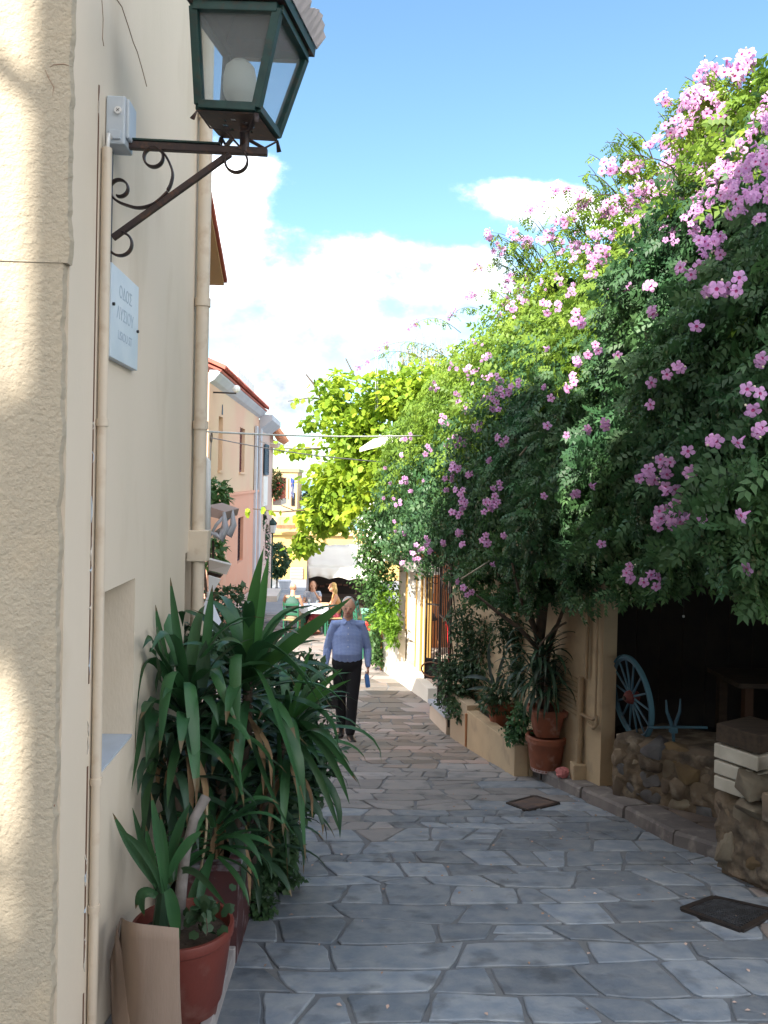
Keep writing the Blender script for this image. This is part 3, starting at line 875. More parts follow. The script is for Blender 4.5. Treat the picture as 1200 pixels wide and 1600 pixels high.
# ================================================================ NEIGHBOUR HOUSE (roof end seen behind the pipe)
nh = thing('neighbour_house', (-3, 6.8, -1.2), 'house just beyond the left one showing only its red tiled roof edge', 'house')
nx = -1.45
e0, e1 = A(331, 322, 7.35), A(350, 431, 8.15)
mb = MB()
ry, rz_ = 6.3, e0.z + (7.35 - 6.3) * (e0.z - e1.z) / .8
poly = [(nx, 5.06, -1.6), (nx, 8.05, -1.6), (nx, 8.05, e1.z - .12), (nx, ry, rz_ - .12), (nx, 5.06, rz_ - .9)]
mb.prism(poly, V((-6, 0, 0))); mb.build('wall', peach_top, nh)
for (ya, za, yb, zb2) in ((ry, rz_, 8.3, e1.z - .06), (ry, rz_, 5.07, rz_ - .8)):
    MB().prism([V((e1.x - .02, ya, za)), V((e1.x - .02, yb, zb2)), V((e1.x - .02, yb, zb2 + .05)), V((e1.x - .02, ya, za + .05))], V((-6, 0, 0))).build('roof', M('wooden_soffit', (.52, .33, .17)) , nh)
    n_ = 9
    for k in range(n_):
        a_ = V((e1.x, ya + (yb - ya) * k / n_, za + (zb2 - za) * k / n_ + .055)); b_ = V((e1.x, ya + (yb - ya) * (k + 1.05) / n_, za + (zb2 - za) * (k + 1.05) / n_ + .05))
        MB().beam(a_ + V((-.10, 0, .0)), b_ + V((-.10, 0, 0)), .22, .045 ).build('roof_tile', tile, nh, bevel=.006)

# ================================================================ PEACH HOUSE
PX = -3.0
ph = thing('peach_house', (-5.5, 23, -2.6), 'two storey peach house with red tiled eaves on the left side of the lane', 'house')
Y0, Y1 = 18.15, AX(404, 700, PX).y
ev0, ev1 = AX(327, 585, PX), AX(404, 640, PX)
ze = (ev0.z + ev1.z) / 2
band = AX(360, 774, PX).z
def yz(x0, x1, y0, y1):
    a, b = AX(x0, y0, PX), AX(x1, y0, PX); c = AX((x0 + x1) / 2, y1, PX); d = AX((x0 + x1) / 2, y0, PX)
    return (a.y - Y0, b.y - Y0, c.z, d.z)
W1, W2, W3 = yz(342, 348.5, 651, 735), yz(375, 383, 669, 738), yz(371, 379.5, 808, 877)
mb = MB(); facade(mb, (PX, Y0, 0), (0, 1, 0), (1, 0, 0), 0, Y1 - Y0, band, ze, [(*W1, .14), (*W2, .16)])
facade(mb, (PX, Y1, 0), (-1, 0, 0), (0, 1, 0), 0, 6, band, ze, []); facade(mb, (PX, Y0, 0), (-1, 0, 0), (0, -1, 0), 0, 6, band, ze, [])
weld(mb.build('upper_wall', peach_top, ph))
mb = MB(); facade(mb, (PX + .02, Y0, 0), (0, 1, 0), (1, 0, 0), 0, Y1 - Y0, -4, band, [(*W3, .2)])
facade(mb, (PX + .02, Y1, 0), (-1, 0, 0), (0, 1, 0), 0, 6, -4, band, []); facade(mb, (PX + .02, Y0, 0), (-1, 0, 0), (0, -1, 0), 0, 6, -4, band, [])
weld(mb.build('lower_wall', peach, ph))
MB().span((PX, Y0, band), (PX + .06, Y1 + .05, band + .07)).build('string_course', peach, ph)
def shutter(parent, X, ya, yb, za, zb3, mt, nsl=12, name='window'):
    fr = MB(); fr.span((X, ya, za), (X + .03, ya + .05, zb3)); fr.span((X, yb - .05, za), (X + .03, yb, zb3)); fr.span((X, ya + .05, za), (X + .03, yb - .05, za + .06)); fr.span((X, ya + .05, zb3 - .06), (X + .03, yb - .05, zb3))
    w_ = MB().span((X - .02, ya + .05, za + .06), (X - .003, yb - .05, zb3 - .06)).build(name, mt, parent)
    fr.build('frame', mt, w_)
    for k in range(nsl):
        z = za + .1 + (zb3 - za - .2) * (k + .5) / nsl
        MB().box((X + .008, (ya + yb) / 2, z), (.02, yb - ya - .1, .03), Matrix.Rotation(R(35), 3, 'Y')).build('slat', mt, w_)
shutter(ph, PX - .12, Y0 + W2[0] + .01, Y0 + W2[1] - .01, W2[2] + .01, W2[3] - .01, shut_m)
shutter(ph, PX - .10, Y0 + W3[0] + .01, Y0 + W3[1] - .01, W3[2] + .01, W3[3] - .01, M('near_black_shutter', (.05, .02, .025)))
MB().span((PX - .13, Y0 + W1[0] + .01, W1[2] + .01), (PX - .10, Y0 + W1[1] - .01, W1[3] - .01)).build('blind_panel', M('sage_panel', (.50, .48, .38)), ph)
for W_ in (W1, W2): MB().span((PX, Y0 + W_[0] - .05, W_[2] - .06), (PX + .05, Y0 + W_[1] + .05, W_[2])).build('window_sill', peach_top, ph)
a = AX(347, 640, PX)
MB().tube([(PX + .01, a.y, a.z - .12), (PX + .01, a.y, a.z + .12)], [(.09, .01), (.01, .01)], 6, side=V((0, 1, 0))).build('ventilation_slit', shut_b, ph)
# cornice under the tiles
MB().prism([(PX, Y0, ze - .22), (PX + .10, Y0, ze - .16), (PX + .22, Y0, ze - .02), (PX + .22, Y0, ze + .05), (PX, Y0, ze + .05)], V((0, Y1 - Y0 + .1, 0))).build('cornice', lilac, ph)
rs = MB(); rs.add([(PX + .26, Y0, ze + .06), (PX + .26, Y1 + .2, ze + .06), (PX - 2.6, Y1 - 1.6, ze + 1.25), (PX - 2.6, Y0, ze + 1.25)], [(0, 1, 2, 3)])
o = rs.build('roof', tile, ph, fix=False); o.modifiers.new('t', 'SOLIDIFY').thickness = .05
nt_ = 46
tm = None
for k in range(nt_):
    yk = Y0 + .15 + (Y1 - Y0) * k / nt_
    if tm is None:
        tb = MB(); seg = 8; vs_ = []
        for q in range(seg + 1):
            t = math.pi * q / seg
            vs_.append((0, math.cos(t) * .11, math.sin(t) * .085))
        for q in range(seg + 1):
            t = math.pi * q / seg
            vs_.append((-.9, math.cos(t) * .09, math.sin(t) * .07 + .37))
        tb.add(vs_, [(q, q + 1, seg + 2 + q, seg + 1 + q) for q in range(seg)])
        tm = tb.build('roof_tile', tile, None, fix=False); tm.modifiers.new('t', 'SOLIDIFY').thickness = .02
        tm.parent = ph; tt = tm
    else:
        tt = tm.copy(); link(tt, ph)
    tt.location = V((PX + .33, yk, ze + .07)) - org(ph); tt.rotation_euler = (0, random.uniform(-.03, .03), 0)
# white chimney block and antenna
cb0, cb1 = AX(358, 640, PX - .9), AX(397, 640, PX - .9)
zc = AX(380, 584, PX - .9).z
chm = MB().span((PX - 2.0, cb0.y + 2, ze + .1), (PX - .9, cb1.y, zc)).build('chimney', whitew, ph)
ap = A(373.5, 586, cb0.y + 3)
an = thing('roof_antenna', ap, 'thin grey antenna pole standing on the white chimney block', 'antenna')
MB().tube([ap + V((0, 0, -.35)), A(372.5, 541, cb0.y + 3)], .02, 6).build('mast', M('grey_metal', (.35, .4, .45)), an)
ins = thing('wall_insulator', AX(336, 612, PX), 'small white insulator bracket high on the peach house wall', 'bracket')
q = AX(333, 613, PX)
MB().tube([q, q + V((.5, .1, 0))], .02, 6).build('bracket', black_iron, ins); MB().ball(q + V((.5, .1, .1)), .09, 8, 6).build('insulator', wht, ins)
iw = thing('cable_bracket', AX(333, 690, PX), 'iron hoop bracket with cable below the insulator on the peach wall', 'bracket')
q = AX(330, 683, PX + .3); MB().tube([q + V((0, .1 * math.cos(t), .1 * math.sin(t))) for t in np.linspace(0, 6.28, 12)], .015, 6).build('hoop', black_iron, iw)
MB().tube([q, q + V((0, -.1, -1.2))], .012, 6).build('tail_cable', cable_d, iw)

# second house: trim, blue shutter, porch roof, balcony
sh = thing('shuttered_house', (-5.5, 31, -3.2), 'grey trimmed house past the peach one with blue shutter and orange tiled porch roof', 'house')
SXx = PX + .02
yb0, yb1 = Y1 + .02, AX(427, 700, SXx).y
ztop2 = AX(412, 660, SXx).z
mb = MB(); mb.span((-8, yb0, -4), (SXx, yb1, ztop2)); mb.build('wall', M('pale_pink_wall', (.58, .42, .36)), sh)
for xx in (399, 405.5):
    a = AX(xx, 700, SXx); MB().span((SXx, a.y - .2, -3), (SXx + .07, a.y + .25, ztop2 - .3)).build('pilaster', lilac, sh)
a, b = AX(400, 700, SXx), AX(421, 700, SXx)
MB().prism([(SXx, yb0, ztop2 - .35), (SXx + .12, yb0, ztop2 - .25), (SXx + .42, yb0, ztop2), (SXx + .42, yb0, ztop2 + .18), (SXx, yb0, ztop2 + .18)], V((0, b.y - yb0, 0))).build('cornice', lilac, sh)
a, b = AX(411.5, 700, SXx), AX(417.5, 700, SXx)
shutter(sh, SXx + .05, a.y, b.y, AX(414, 742, SXx).z, AX(414, 694, SXx).z, shut_b)
MB().span((SXx, a.y, AX(414, 790, SXx).z), (SXx + .05, b.y, AX(414, 744, SXx).z)).build('shutter_apron', whitew, sh)
a, b = AX(387, 700, SXx), AX(393.5, 700, SXx)
# porch roof
pr = AX(420, 683, SXx)
P0, P1 = A(418, 672, 33.5), A(437, 690, 33.5)
MB().prism([(SXx, 32.6, P1.z + .1), (P1.x, 32.6, P1.z - .05), (P1.x, 32.6, P1.z - .35), (SXx, 32.6, P1.z - .25)], V((0, 3.2, 0))).build('porch_beam', M('pale_peach_beam', (.6, .47, .38)), sh)
for k in range(9):
    yk = 32.5 + k * .4
    MB().tube([(SXx, yk, P1.z + .62), (P1.x + .12, yk, P1.z + .05)], [.13, .15], 8).build('porch_tile', tile_o, sh, smooth='auto')
# balcony
bz = AX(425, 785, SXx + .4).z
MB().span((SXx, 34.2, bz - .25), (A(444, 785, 36).x, 37.4, bz)).build('balcony_slab', M('balcony_concrete', (.5, .42, .36)), sh)
xr = A(443, 785, 36).x
for k in range(14):
    MB().span((xr - .03, 34.25 + k * .23, bz), (xr, 34.28 + k * .23, bz + .85)).build('baluster', M('red_rail', (.4, .12, .08)) if k == 0 else bpy.data.materials['red_rail'], sh)
for k in range(6):
    MB().span((SXx + .1 + k * .13, 34.25, bz), (SXx + .13 + k * .13, 34.28, bz + .85)).build('baluster', bpy.data.materials['red_rail'], sh)
MB().span((xr - .04, 34.2, bz + .85), (xr + .01, 37.4, bz + .90)).build('handrail', bpy.data.materials['red_rail'], sh)

# far houses
th = thing('tan_house', A(447, 890, 56), 'flat roofed tan house closing the end of the lane', 'house')
a, b = A(428, 737, 56), A(465, 737, 56)
MB().span((a.x - 3, 56, -6), (b.x, 62, a.z)).build('wall', tanw, th)
MB().span((a.x - 3.1, 55.9, a.z), (b.x + .1, 62, a.z + .22)).build('parapet', M('mossy_parapet', (.34, .33, .17)), th)
for x0, x1, y0, y1 in ((455, 461, 770, 790),):
    c0, c1 = A(x0, y1, 56), A(x1, y0, 56); MB().span((c0.x, 55.94, c0.z), (c1.x, 55.995, c1.z)).build('window', darkin, th)
yh = thing('yellow_house', A(470, 905, 49.7), 'low yellow house with a grey garage door at the foot of the lane', 'house')
a, b = A(437, 835, 49.8), A(640, 835, 49.8)
MB().span((a.x - 4, 49.8, -6), (b.x, 54, a.z)).build('wall', yellw, yh)
c0, c1 = A(453, 905, 49.7), A(474, 888, 49.7)
dd = MB().span((c0.x, 49.70, -4.45), (c1.x, 49.795, c1.z)).build('garage_door', M('mauve_grey_door', (.42, .33, .30)), yh)
for k in range(4): MB().span((c0.x + .03, 49.66, -4.3 + k * .18), (c1.x - .03, 49.70, -4.17 + k * .18)).build('panel', bpy.data.materials['mauve_grey_door'], dd)
for k in range(12):
    p = A(437 + k * 2.2, 822, 50)
    MB().tube([p + V((0, 0, .45)), p + V((0, -.9, 0))], [.12, .14], 8).build('roof_tile', tile_o, yh, smooth='auto')
MB().span((a.x - 4, 49.6, a.z), (b.x, 53, a.z + .12)).build('coping', yellw, yh)
# flag on the tan house
fl = thing('flag', A(459, 760, 47), 'small blue and white flag hanging from a pole near the balcony', 'flag')
p = A(462, 742, 47)
MB().tube([A(456, 765, 47) + V((-.5, 0, -.7)), p], .02, 6).build('pole', M('flag_pole', (.4, .3, .2)), fl)
fm = M('blue_flag', (.05, .12, .42), (.5, .55, .65), 3, .8, contrast=(.55, .6))
pts_ = []
vsf = []; 
for i in range(7):
    for j in range(9):
        u, v_ = i / 6, j / 8
        q = A(454 + 6.5 * u * (1 - .35 * v_), 746 + 30 * v_ + 3 * u, 47) + V((0, .12 * math.sin(u * 7 + v_ * 3), 0)); vsf.append(q)
m2 = MB(); m2.add(vsf, [(i * 9 + j, i * 9 + j + 1, (i + 1) * 9 + j + 1, (i + 1) * 9 + j) for i in range(6) for j in range(8)])
o = m2.build('cloth', fm, fl, fix=False, smooth=True); o.modifiers.new('t', 'SOLIDIFY').thickness = .01

# unseen house added behind the camera to throw the lane into shade
bh = thing('shade_house_behind', (2, -6, .3), 'unseen tall pale house added behind the viewer to shade the lane', 'house')
BX0 = -4.60
mb = MB(); holesb = [(1.2 + 2.4 * i, 2.2 + 2.4 * i, z, z + 1.5, .2) for i in range(2) for z in (1.6, 4.4, 7.2)]
facade(mb, (BX0, -3, 0), (1, 0, 0), (0, 1, 0), 0, 6, -.5, 10.3, holesb)
facade(mb, (BX0, -3, 0), (0, -1, 0), (-1, 0, 0), 0, 8, -.5, 10.3, []); facade(mb, (BX0 + 6, -3, 0), (0, -1, 0), (1, 0, 0), 0, 8, -.5, 10.3, [])
facade(mb, (BX0, -11, 0), (1, 0, 0), (0, -1, 0), 0, 6, -.5, 10.3, [])
weld(mb.build('wall', peach_top, bh))
MB().span((BX0 - .1, -11.1, 10.3), (BX0 + 6.1, -2.9, 10.45)).build('roof', tile, bh)
# ================================================================ RIGHT SIDE
RZ = .10   # raised pavement
# kerb stones
kf = [G(x, y) for x, y in ((1330, 1422), (1200, 1372), (1130, 1347), (1055, 1322), (1000, 1292), (900, 1245), (832, 1212))]
def poly_at(P, s):
    for i in range(len(P) - 1):
        l = (P[i + 1] - P[i]).length
        if s <= l: return P[i].lerp(P[i + 1], s / l), (P[i + 1] - P[i]).normalized()
        s -= l
    return P[-1], (P[-1] - P[-2]).normalized()
tot = sum((kf[i + 1] - kf[i]).length for i in range(len(kf) - 1))
kb = thing('kerb', (2.2, 6, -.9), None, None); kb['kind'] = 'structure'
s = 0.
while s < tot - .1:
    l = random.uniform(.42, .8); e = min(tot, s + l)
    a, da = poly_at(kf, s + .012); b, db = poly_at(kf, e)
    n1_ = V((-da.y, da.x, 0)).normalized() * -1; n1_ = n1_ if n1_.x > 0 else -n1_
    wd = random.uniform(.19, .25)
    h1, h2 = RZ + random.uniform(-.008, .012), RZ + random.uniform(-.008, .012)
    mb = MB(); K = 5; vs_ = []
    for i in range(K):
        p = a.lerp(b, i / (K - 1)); j = random.uniform(-.014, .014)
        p = p + n1_ * j; z0 = gz(p.y); hz_ = h1 + (h2 - h1) * i / (K - 1)
        vs_ += [(p.x, p.y, z0 - .05), (p.x + .004, p.y, z0 + hz_ - .022), (p.x + n1_.x * .022, p.y + n1_.y * .022, z0 + hz_), (p.x + n1_.x * wd, p.y + n1_.y * wd, z0 + hz_ + .003), (p.x + n1_.x * wd, p.y + n1_.y * wd, z0 - .05)]
    fs = [(i * 5 + q, i * 5 + q + 1, (i + 1) * 5 + q + 1, (i + 1) * 5 + q) for i in range(K - 1) for q in range(4)] + [(0, 1, 2, 3, 4), tuple((K - 1) * 5 + q for q in (4, 3, 2, 1, 0))]
    mb.add(vs_, fs); mb.build('kerb_stone', kerbm, kb)
    s = e + .006
# raised pavement behind the kerb: irregular slabs
rp = thing('side_pavement', (2.4, 6, -.9), None, None); rp['kind'] = 'structure'
mb = MB(); vs_, nrow = [], 0
for y in np.arange(3.5, 9.0, .25):
    x0 = float(np.interp(y, [p.y for p in kf], [p.x for p in kf])) + .10
    for x in (x0, x0 + .6, x0 + 2.2, 6): vs_.append((x, y, gz(y) + RZ - .018))
    nrow += 1
mb.add(vs_, [(i * 4 + q, i * 4 + q + 1, (i + 1) * 4 + q + 1, (i + 1) * 4 + q) for i in range(nrow - 1) for q in range(3)])
mb.build('bedding', grout, rp, fix=False)
y = 3.6
while y < 8.4:
    dy = random.uniform(.3, .5)
    x0 = float(np.interp(y + dy / 2, [p.y for p in kf], [p.x for p in kf])) + .27
    x = x0
    while x < x0 + 1.1:
        dx = random.uniform(.3, .5)
        jj = lambda: random.uniform(-.03, .03)
        P = [(x + jj() * .3, y + .006 + jj() * .3), (x + dx + jj(), y + .006), (x + dx + jj() - .012, y + dy - .012), (x + jj() * .3, y + dy - .012)]
        z = random.uniform(0, .01)
        MB().prism([V((p[0], p[1], gz(p[1]) + RZ - .04)) for p in P], V((0, 0, .035 + z))).build('paving_slab', pavem, rp, bevel=.004)
        x += dx + .01
    y += dy

# ---- wall with louvres and pipes
c0 = G(937, 1229, RZ)                       # near corner
ang = math.atan2(300 - 540, F)
WD = V((math.sin(ang), math.cos(ang), 0))   # wall runs away and to the left
WN = V((-WD.y, WD.x, 0))                    # faces the lane
wallz = A(950, 940, c0.y).z + .5
rw = thing('ochre_wall_pier', c0, 'ochre plastered wall section with louvre slots beside the dark shed', 'wall')
def wp_(u, z, off=0.): return c0 + WD * u + V((0, 0, z - c0.z)) + WN * off
# find u of louvres by intersecting rays with the wall plane
def on_wall(px, py, off=0.):
    d = ray(px, py); o_ = c0 + WN * off
    t = (o_ - EYE).dot(WN) / d.dot(WN)
    p = EYE + d * t
    return (p - c0).dot(WD), p.z
mb = MB()
L_ = 4.2
lou = [on_wall(874, 1046), on_wall(903, 1046)]
u0_, u1_ = min(lou[0][0], lou[1][0]), max(lou[0][0], lou[1][0])
zl1 = on_wall(877, 1045)[1]; zl0 = on_wall(877, 1108)[1]
nl = 9; ph_ = (zl1 - zl0) / nl
holes = [(u0_, u1_, zl0 + i * ph_ + ph_ * .6, zl0 + i * ph_ + ph_ * .86, .02) for i in range(nl)]
facade(mb, V((c0.x, c0.y, 0)), WD, WN, 0, L_, c0.z - .3, wallz, holes)
B = lambda u, z, dn: V((c0.x, c0.y, 0)) + WD * u + V((0, 0, z)) - WN * dn
mb.add([B(0, c0.z - .3, 0), B(0, c0.z - .3, .13), B(0, wallz, .13), B(0, wallz, 0)], [(0, 1, 2, 3)])
mb.add([B(0, wallz, 0), B(0, wallz, .13), B(L_, wallz, .13), B(L_, wallz, 0)], [(0, 1, 2, 3)])
mb.add([B(0, c0.z - .3, .13), B(L_, c0.z - .3, .13), B(L_, wallz, .13), B(0, wallz, .13)], [(0, 1, 2, 3)])
weld(mb.build('wall', rwall, rw))
for i in range(nl):
    z = zl0 + i * ph_
    MB().prism([B(u0_, z + ph_ * .62, -.001), B(u1_, z + ph_ * .62, -.001), B(u1_, z + ph_ * .50, -.014), B(u0_, z + ph_ * .50, -.014)], V((0, 0, .006))).build('louvre', rwall, rw)
wpz = thing('wall_pipework', c0 + WN * .05, 'ochre painted water pipes with elbow running down the louvred wall', 'pipe')
def wpt(px, py, off=.035): u, z = on_wall(px, py, off); return B(u, z, -off)
def pipe_(pp, r, parent, n=10): return MB().tube([wpt(*p) for p in pp], r, n).build('pipe', rwall_p, parent, smooth='auto')
rwall_p = M('ochre_painted_pipe', (.34, .25, .15), (.28, .2, .12), 6, .6)
a = wpt(919, 930); b = wpt(912, 1200)
MB().tube([(a.x, a.y, wpt(919, 880).z), a, V((a.x, a.y, wpt(919, 1062).z))], .018, 10).build('pipe', rwall_p, wpz, smooth='auto')
b = wpt(907, 1110); 
MB().tube([V((b.x, b.y, wpt(913, 1060).z)), V((b.x, b.y, wpt(913, 1205).z))], .026, 12).build('pipe', rwall_p, wpz, smooth='auto')
MB().tube([wpt(908, 1116, .04), wpt(926, 1124, .05), wpt(932, 1120, .05), wpt(933, 1132, .05), wpt(927, 1138, .04), wpt(918, 1130, .04)], .015, 10).build('elbow_pipe', rwall_p, wpz, smooth=True)
for y_ in (1070, 1165):
    z = wpt(913, y_).z
    MB().tube([(b.x, b.y, z - .015), (b.x, b.y, z + .015)], .032, 12).build('joint_ring', rwall_p, wpz, smooth='auto')
a2 = wpt(933, 1000)
MB().tube([V((a2.x, a2.y, wpt(933, 930).z)), V((a2.x, a2.y, wpt(933, 1128).z))], .011, 8).build('thin_pipe', rwall_p, wpz, smooth='auto')
bb = V((b.x, b.y, 0)) + WN * .01
MB().box((bb.x, bb.y, gz(b.y) + RZ + .07), (.12, .12, .15)).build('pipe_footing', rwall, wpz, bevel=.01)
pk = thing('pink_bag', bb + V((-.12, .05, gz(b.y) + RZ)), 'small crumpled pink bag lying beside the pipe footing', 'litter')
bg_ = MB().ball(bb + V((-.13, .05, gz(b.y) + RZ + .04)), (.06, .05, .045), 10, 7)
for v in bg_.v: v += V((random.uniform(-.012, .012), random.uniform(-.012, .012), random.uniform(-.01, .01)))
bg_.build('bag', M('pink_plastic', (.45, .16, .16)), pk)

# ---- rubble walls made of single stones
def rock(c, r, mat, parent, name='stone', seed=0, rot=None, n=0, m_=0):
    """angular stone: the hull of random points, edges slightly broken"""
    rs_ = random.Random(seed * 7 + 3)
    bm = bmesh.new()
    for k in range(22):
        q = V([rs_.uniform(-1, 1) for _ in range(3)])
        mx = max(abs(q.x), abs(q.y), abs(q.z)); q = q / mx * rs_.uniform(.86, 1.0)
        for i in range(3):
            if abs(q[i]) > .8: q[i] *= 1
        if abs(q.x) + abs(q.z) > 1.62: q *= .86
        q = V((q.x * r[0] * 1.08, q.y * r[1] * 1.05, q.z * r[2] * 1.08))
        bm.verts.new(q)
    h_ = bmesh.ops.convex_hull(bm, input=bm.verts)
    bmesh.ops.delete(bm, geom=[g for g in h_['geom_interior'] if isinstance(g, bmesh.types.BMVert)], context='VERTS')
    bmesh.ops.bevel(bm, geom=list(bm.edges), offset=min(r) * .11, segments=1, affect='EDGES', clamp_overlap=True)
    bmesh.ops.subdivide_edges(bm, edges=[e for e in bm.edges if e.calc_length() > min(r) * .7], cuts=1, use_grid_fill=True)
    for v in bm.verts:
        v.co += v.co.normalized() * (.09 * min(r) * noise.noise(v.co * 22 + V((seed, 0, 0))))
        if rot is not None: v.co = rot @ v.co
        v.co += V(c)
    mb = MB(); bm.verts.index_update()
    mb.add([v.co.copy() for v in bm.verts], [tuple(v.index for v in f.verts) for f in bm.faces]); bm.free()
    return mb.build(name, mat, parent, smooth='auto')
def rubble_wall(parent, a, b, h, thick, out, rows, cols, seed=0, hvar=0.):
    a, b = V(a), V(b); d = b - a; Lw = d.length; d.normalize()
    core = MB(); core.prism([a + V((0, 0, -.1)), b + V((0, 0, -.1)), b + V((0, 0, h - .05)), a + V((0, 0, h - .05))], -out * thick)
    core.build('mortar_core', mortar, parent)
    nu, nv = 70, 36; fv = []
    for j in range(nv + 1):
        for i in range(nu + 1):
            u, v_ = i / nu, j / nv
            q = a + d * (Lw * u) + V((0, 0, h * v_ - .06 * (1 - v_)))
            o_ = .030 * noise.noise(q * 5) + .022 * noise.noise(q * 14) + .010 * noise.noise(q * 34)
            top_ = 0 if v_ < .93 else -(v_ - .93) * 1.2
            q = q + out * (o_ + .040 + top_) + V((0, 0, .02 * noise.noise(q * 7 + V((3, 3, 3))) * v_))
            fv.append(q)
    mf = MB(); mf.add(fv + [p - out * thick for p in fv[-(nu + 1):]], [(j * (nu + 1) + i, j * (nu + 1) + i + 1, (j + 1) * (nu + 1) + i + 1, (j + 1) * (nu + 1) + i) for j in range(nv) for i in range(nu)] + [(nv * (nu + 1) + i, nv * (nu + 1) + i + 1, (nv + 1) * (nu + 1) + i + 1, (nv + 1) * (nu + 1) + i) for i in range(nu)])
    mf.build('mortar_face', mortar, parent, smooth=True, fix=False)
    for r_ in range(rows):
        x = -.02
        while x < Lw:
            wq = random.uniform(.6, 1.9) * Lw / cols; hq = h / rows
            zc = (r_ + .5) * hq + random.uniform(-.02, .02)
            p = a + d * (x + wq / 2) + V((0, 0, zc)) - out * random.uniform(.015, .06)
            seed += 1
            rot = Matrix((d, -out, V((0, 0, 1)))).transposed() @ Matrix.Rotation(random.uniform(-.15, .15), 3, 'Y')
            rock(p, (wq * .58, .07 + random.uniform(0, .03), hq * random.uniform(.5, .8)), random.choice(rubs), parent, seed=seed, rot=rot)
            x += wq
rubs = [rubble, M('pale_rubble_stone', (.22, .19, .14), (.13, .105, .075), 5, .95, bump=.008, bscale=20, rand=.2), M('ochre_rubble_stone', (.20, .14, .07), (.13, .09, .05), 4, .95, bump=.008, bscale=20, rand=.2),
        M('grey_rubble_stone', (.12, .12, .125), (.08, .075, .075), 4, .95, bump=.008, bscale=20, rand=.2)]
r0, r1 = G(962, 1240, RZ), G(1112, 1275, RZ)
rl = thing('low_rubble_wall', r0, 'low crumbling rubble wall carrying the blue cartwheel', 'wall')
d_ = (r1 - r0); d_.z = 0; d_.normalize(); on_ = V((d_.y, -d_.x, 0)); on_ = on_ if on_.y < 0 else -on_
htw = A(1000, 1160, r0.y + (r1.y - r0.y) * .3).z - r0.z
rubble_wall(rl, r0, r1 + d_ * .35, htw, .55, on_, 4, 7, 10)
topz = r0.z + htw
q0, q1 = G(1128, 1338, RZ), G(1262, 1392, RZ)
rn = thing('stone_garden_wall', q0, 'near rubble wall of big rounded stones at the right edge', 'wall')
d2 = (q1 - q0); d2.z = 0; d2.normalize(); on2 = V((d2.y, -d2.x, 0)); on2 = on2 if on2.y < 0 else -on2
seed = 100
hnear = A(1130, 1170, q0.y).z - q0.z
rubble_wall(rn, q0, q1, hnear * .60, .45, on2, 2, 5, 200)
for (px_, py_, rx_, rz2, mi) in ((1182, 1224, .12, .07, 1), (1232, 1262, .11, .09, 0), (1186, 1262, .09, .05, 1), (1240, 1208, .12, .08, 1), (1285, 1230, .12, .1, 0)):
    t_ = (px_ - 1128) / 134
    p = A(px_, py_, q0.y + (q1.y - q0.y) * t_)
    seed += 1
    rock(p, (rx_, .12, rz2), rubs[mi], rn, seed=seed, rot=Matrix((d2, -on2, V((0, 0, 1)))).transposed())
# stack of white slabs and wooden blocks on that wall
st_o = A(1140, 1235, 4.95)
stt = thing('slab_stack', st_o, 'three white painted slabs stacked beside the near stone wall', 'slab stack')
for i, (y0, y1) in enumerate(((1160, 1183), (1186, 1208), (1210, 1232))):
    za, zb4 = A(1115, y0, 4.95).z, A(1115, y1, 4.95).z
    rt = Matrix.Rotation(R(-62 + i * 1.5), 3, 'Z')
    MB().box(A(1115, (y0 + y1) / 2, 4.95) + rt @ V((.15, .19, 0)), (.30, .38, za - zb4 - .004), rt).build('slab', white_board, stt, bevel=.008)
wb = thing('wooden_block', A(1138, 1150, 4.95), 'dark brown timber block on top of the white slabs', 'timber')
za, zb4 = A(1115, 1129, 4.95).z, A(1115, 1157.5, 4.95).z
MB().box(A(1117, 1143, 4.95) + Matrix.Rotation(R(-62), 3, 'Z') @ V((.15, .17, 0)), (.29, .34, za - zb4), Matrix.Rotation(R(-60), 3, 'Z')).build('block', oldwood, wb, bevel=.006)
tb_ = thing('timber_beam', A(1185, 1150, 5.3), 'weathered beam lying behind the timber block at the right edge', 'timber')
MB().beam(A(1150, 1133, 5.55), A(1290, 1180, 5.0), .10, .09).build('beam', oldwood, tb_, bevel=.006)
wt = thing('wooden_table', A(1190, 1130, 5.9), 'dark wooden table standing in the shed behind the wall', 'table')
tA = A(1150, 1066, 6.6)
MB().box((tA.x + .55, tA.y + .25, tA.z - .02), (1.1, .6, .04)).build('tabletop', oldwood, wt, bevel=.004)
for sx in (.09, 1.02):
    for sy in (.02, .48):
        MB().span((tA.x + sx, tA.y + sy, tA.z - .75), (tA.x + sx + .07, tA.y + sy + .07, tA.z - .041)).build('leg', M('lit_table_leg', (.06, .03, .016)) if sx < .1 and sy < .1 else oldwood, wt)

# ---- cartwheel
wc = A(987, 1089, r0.y + .05)
whl = thing('cartwheel', (wc.x, wc.y, topz), 'blue wooden cartwheel with red hub leaning on the low rubble wall', 'wheel')
Rw = 62 / F * wc.y
rm = Matrix.Rotation(R(-24 + 90 - 4), 3, 'Z')      # wheel normal
ax_ = (Matrix.Rotation(R(158), 3, 'Z') @ V((1, 0, 0)))
ax_ = V((-.99, -.12, -.13)).normalized(); ux = ax_.cross(V((0, 0, 1))).normalized(); uz = ux.cross(ax_).normalized()
if uz.z < 0: uz = -uz
def WP(a_, r_, o_=0.): return wc + ux * (math.cos(a_) * r_) + uz * (math.sin(a_) * r_) + ax_ * o_
nf = 6
for k in range(nf):
    seg = [WP(2 * math.pi * (k + i / 8 * .985) / nf, Rw) for i in range(9)]
    MB().tube(seg, [(.020, .024)] * 9, 4, side=ax_).build('felloe', bluep, whl, bevel=.003)
rmn = 48
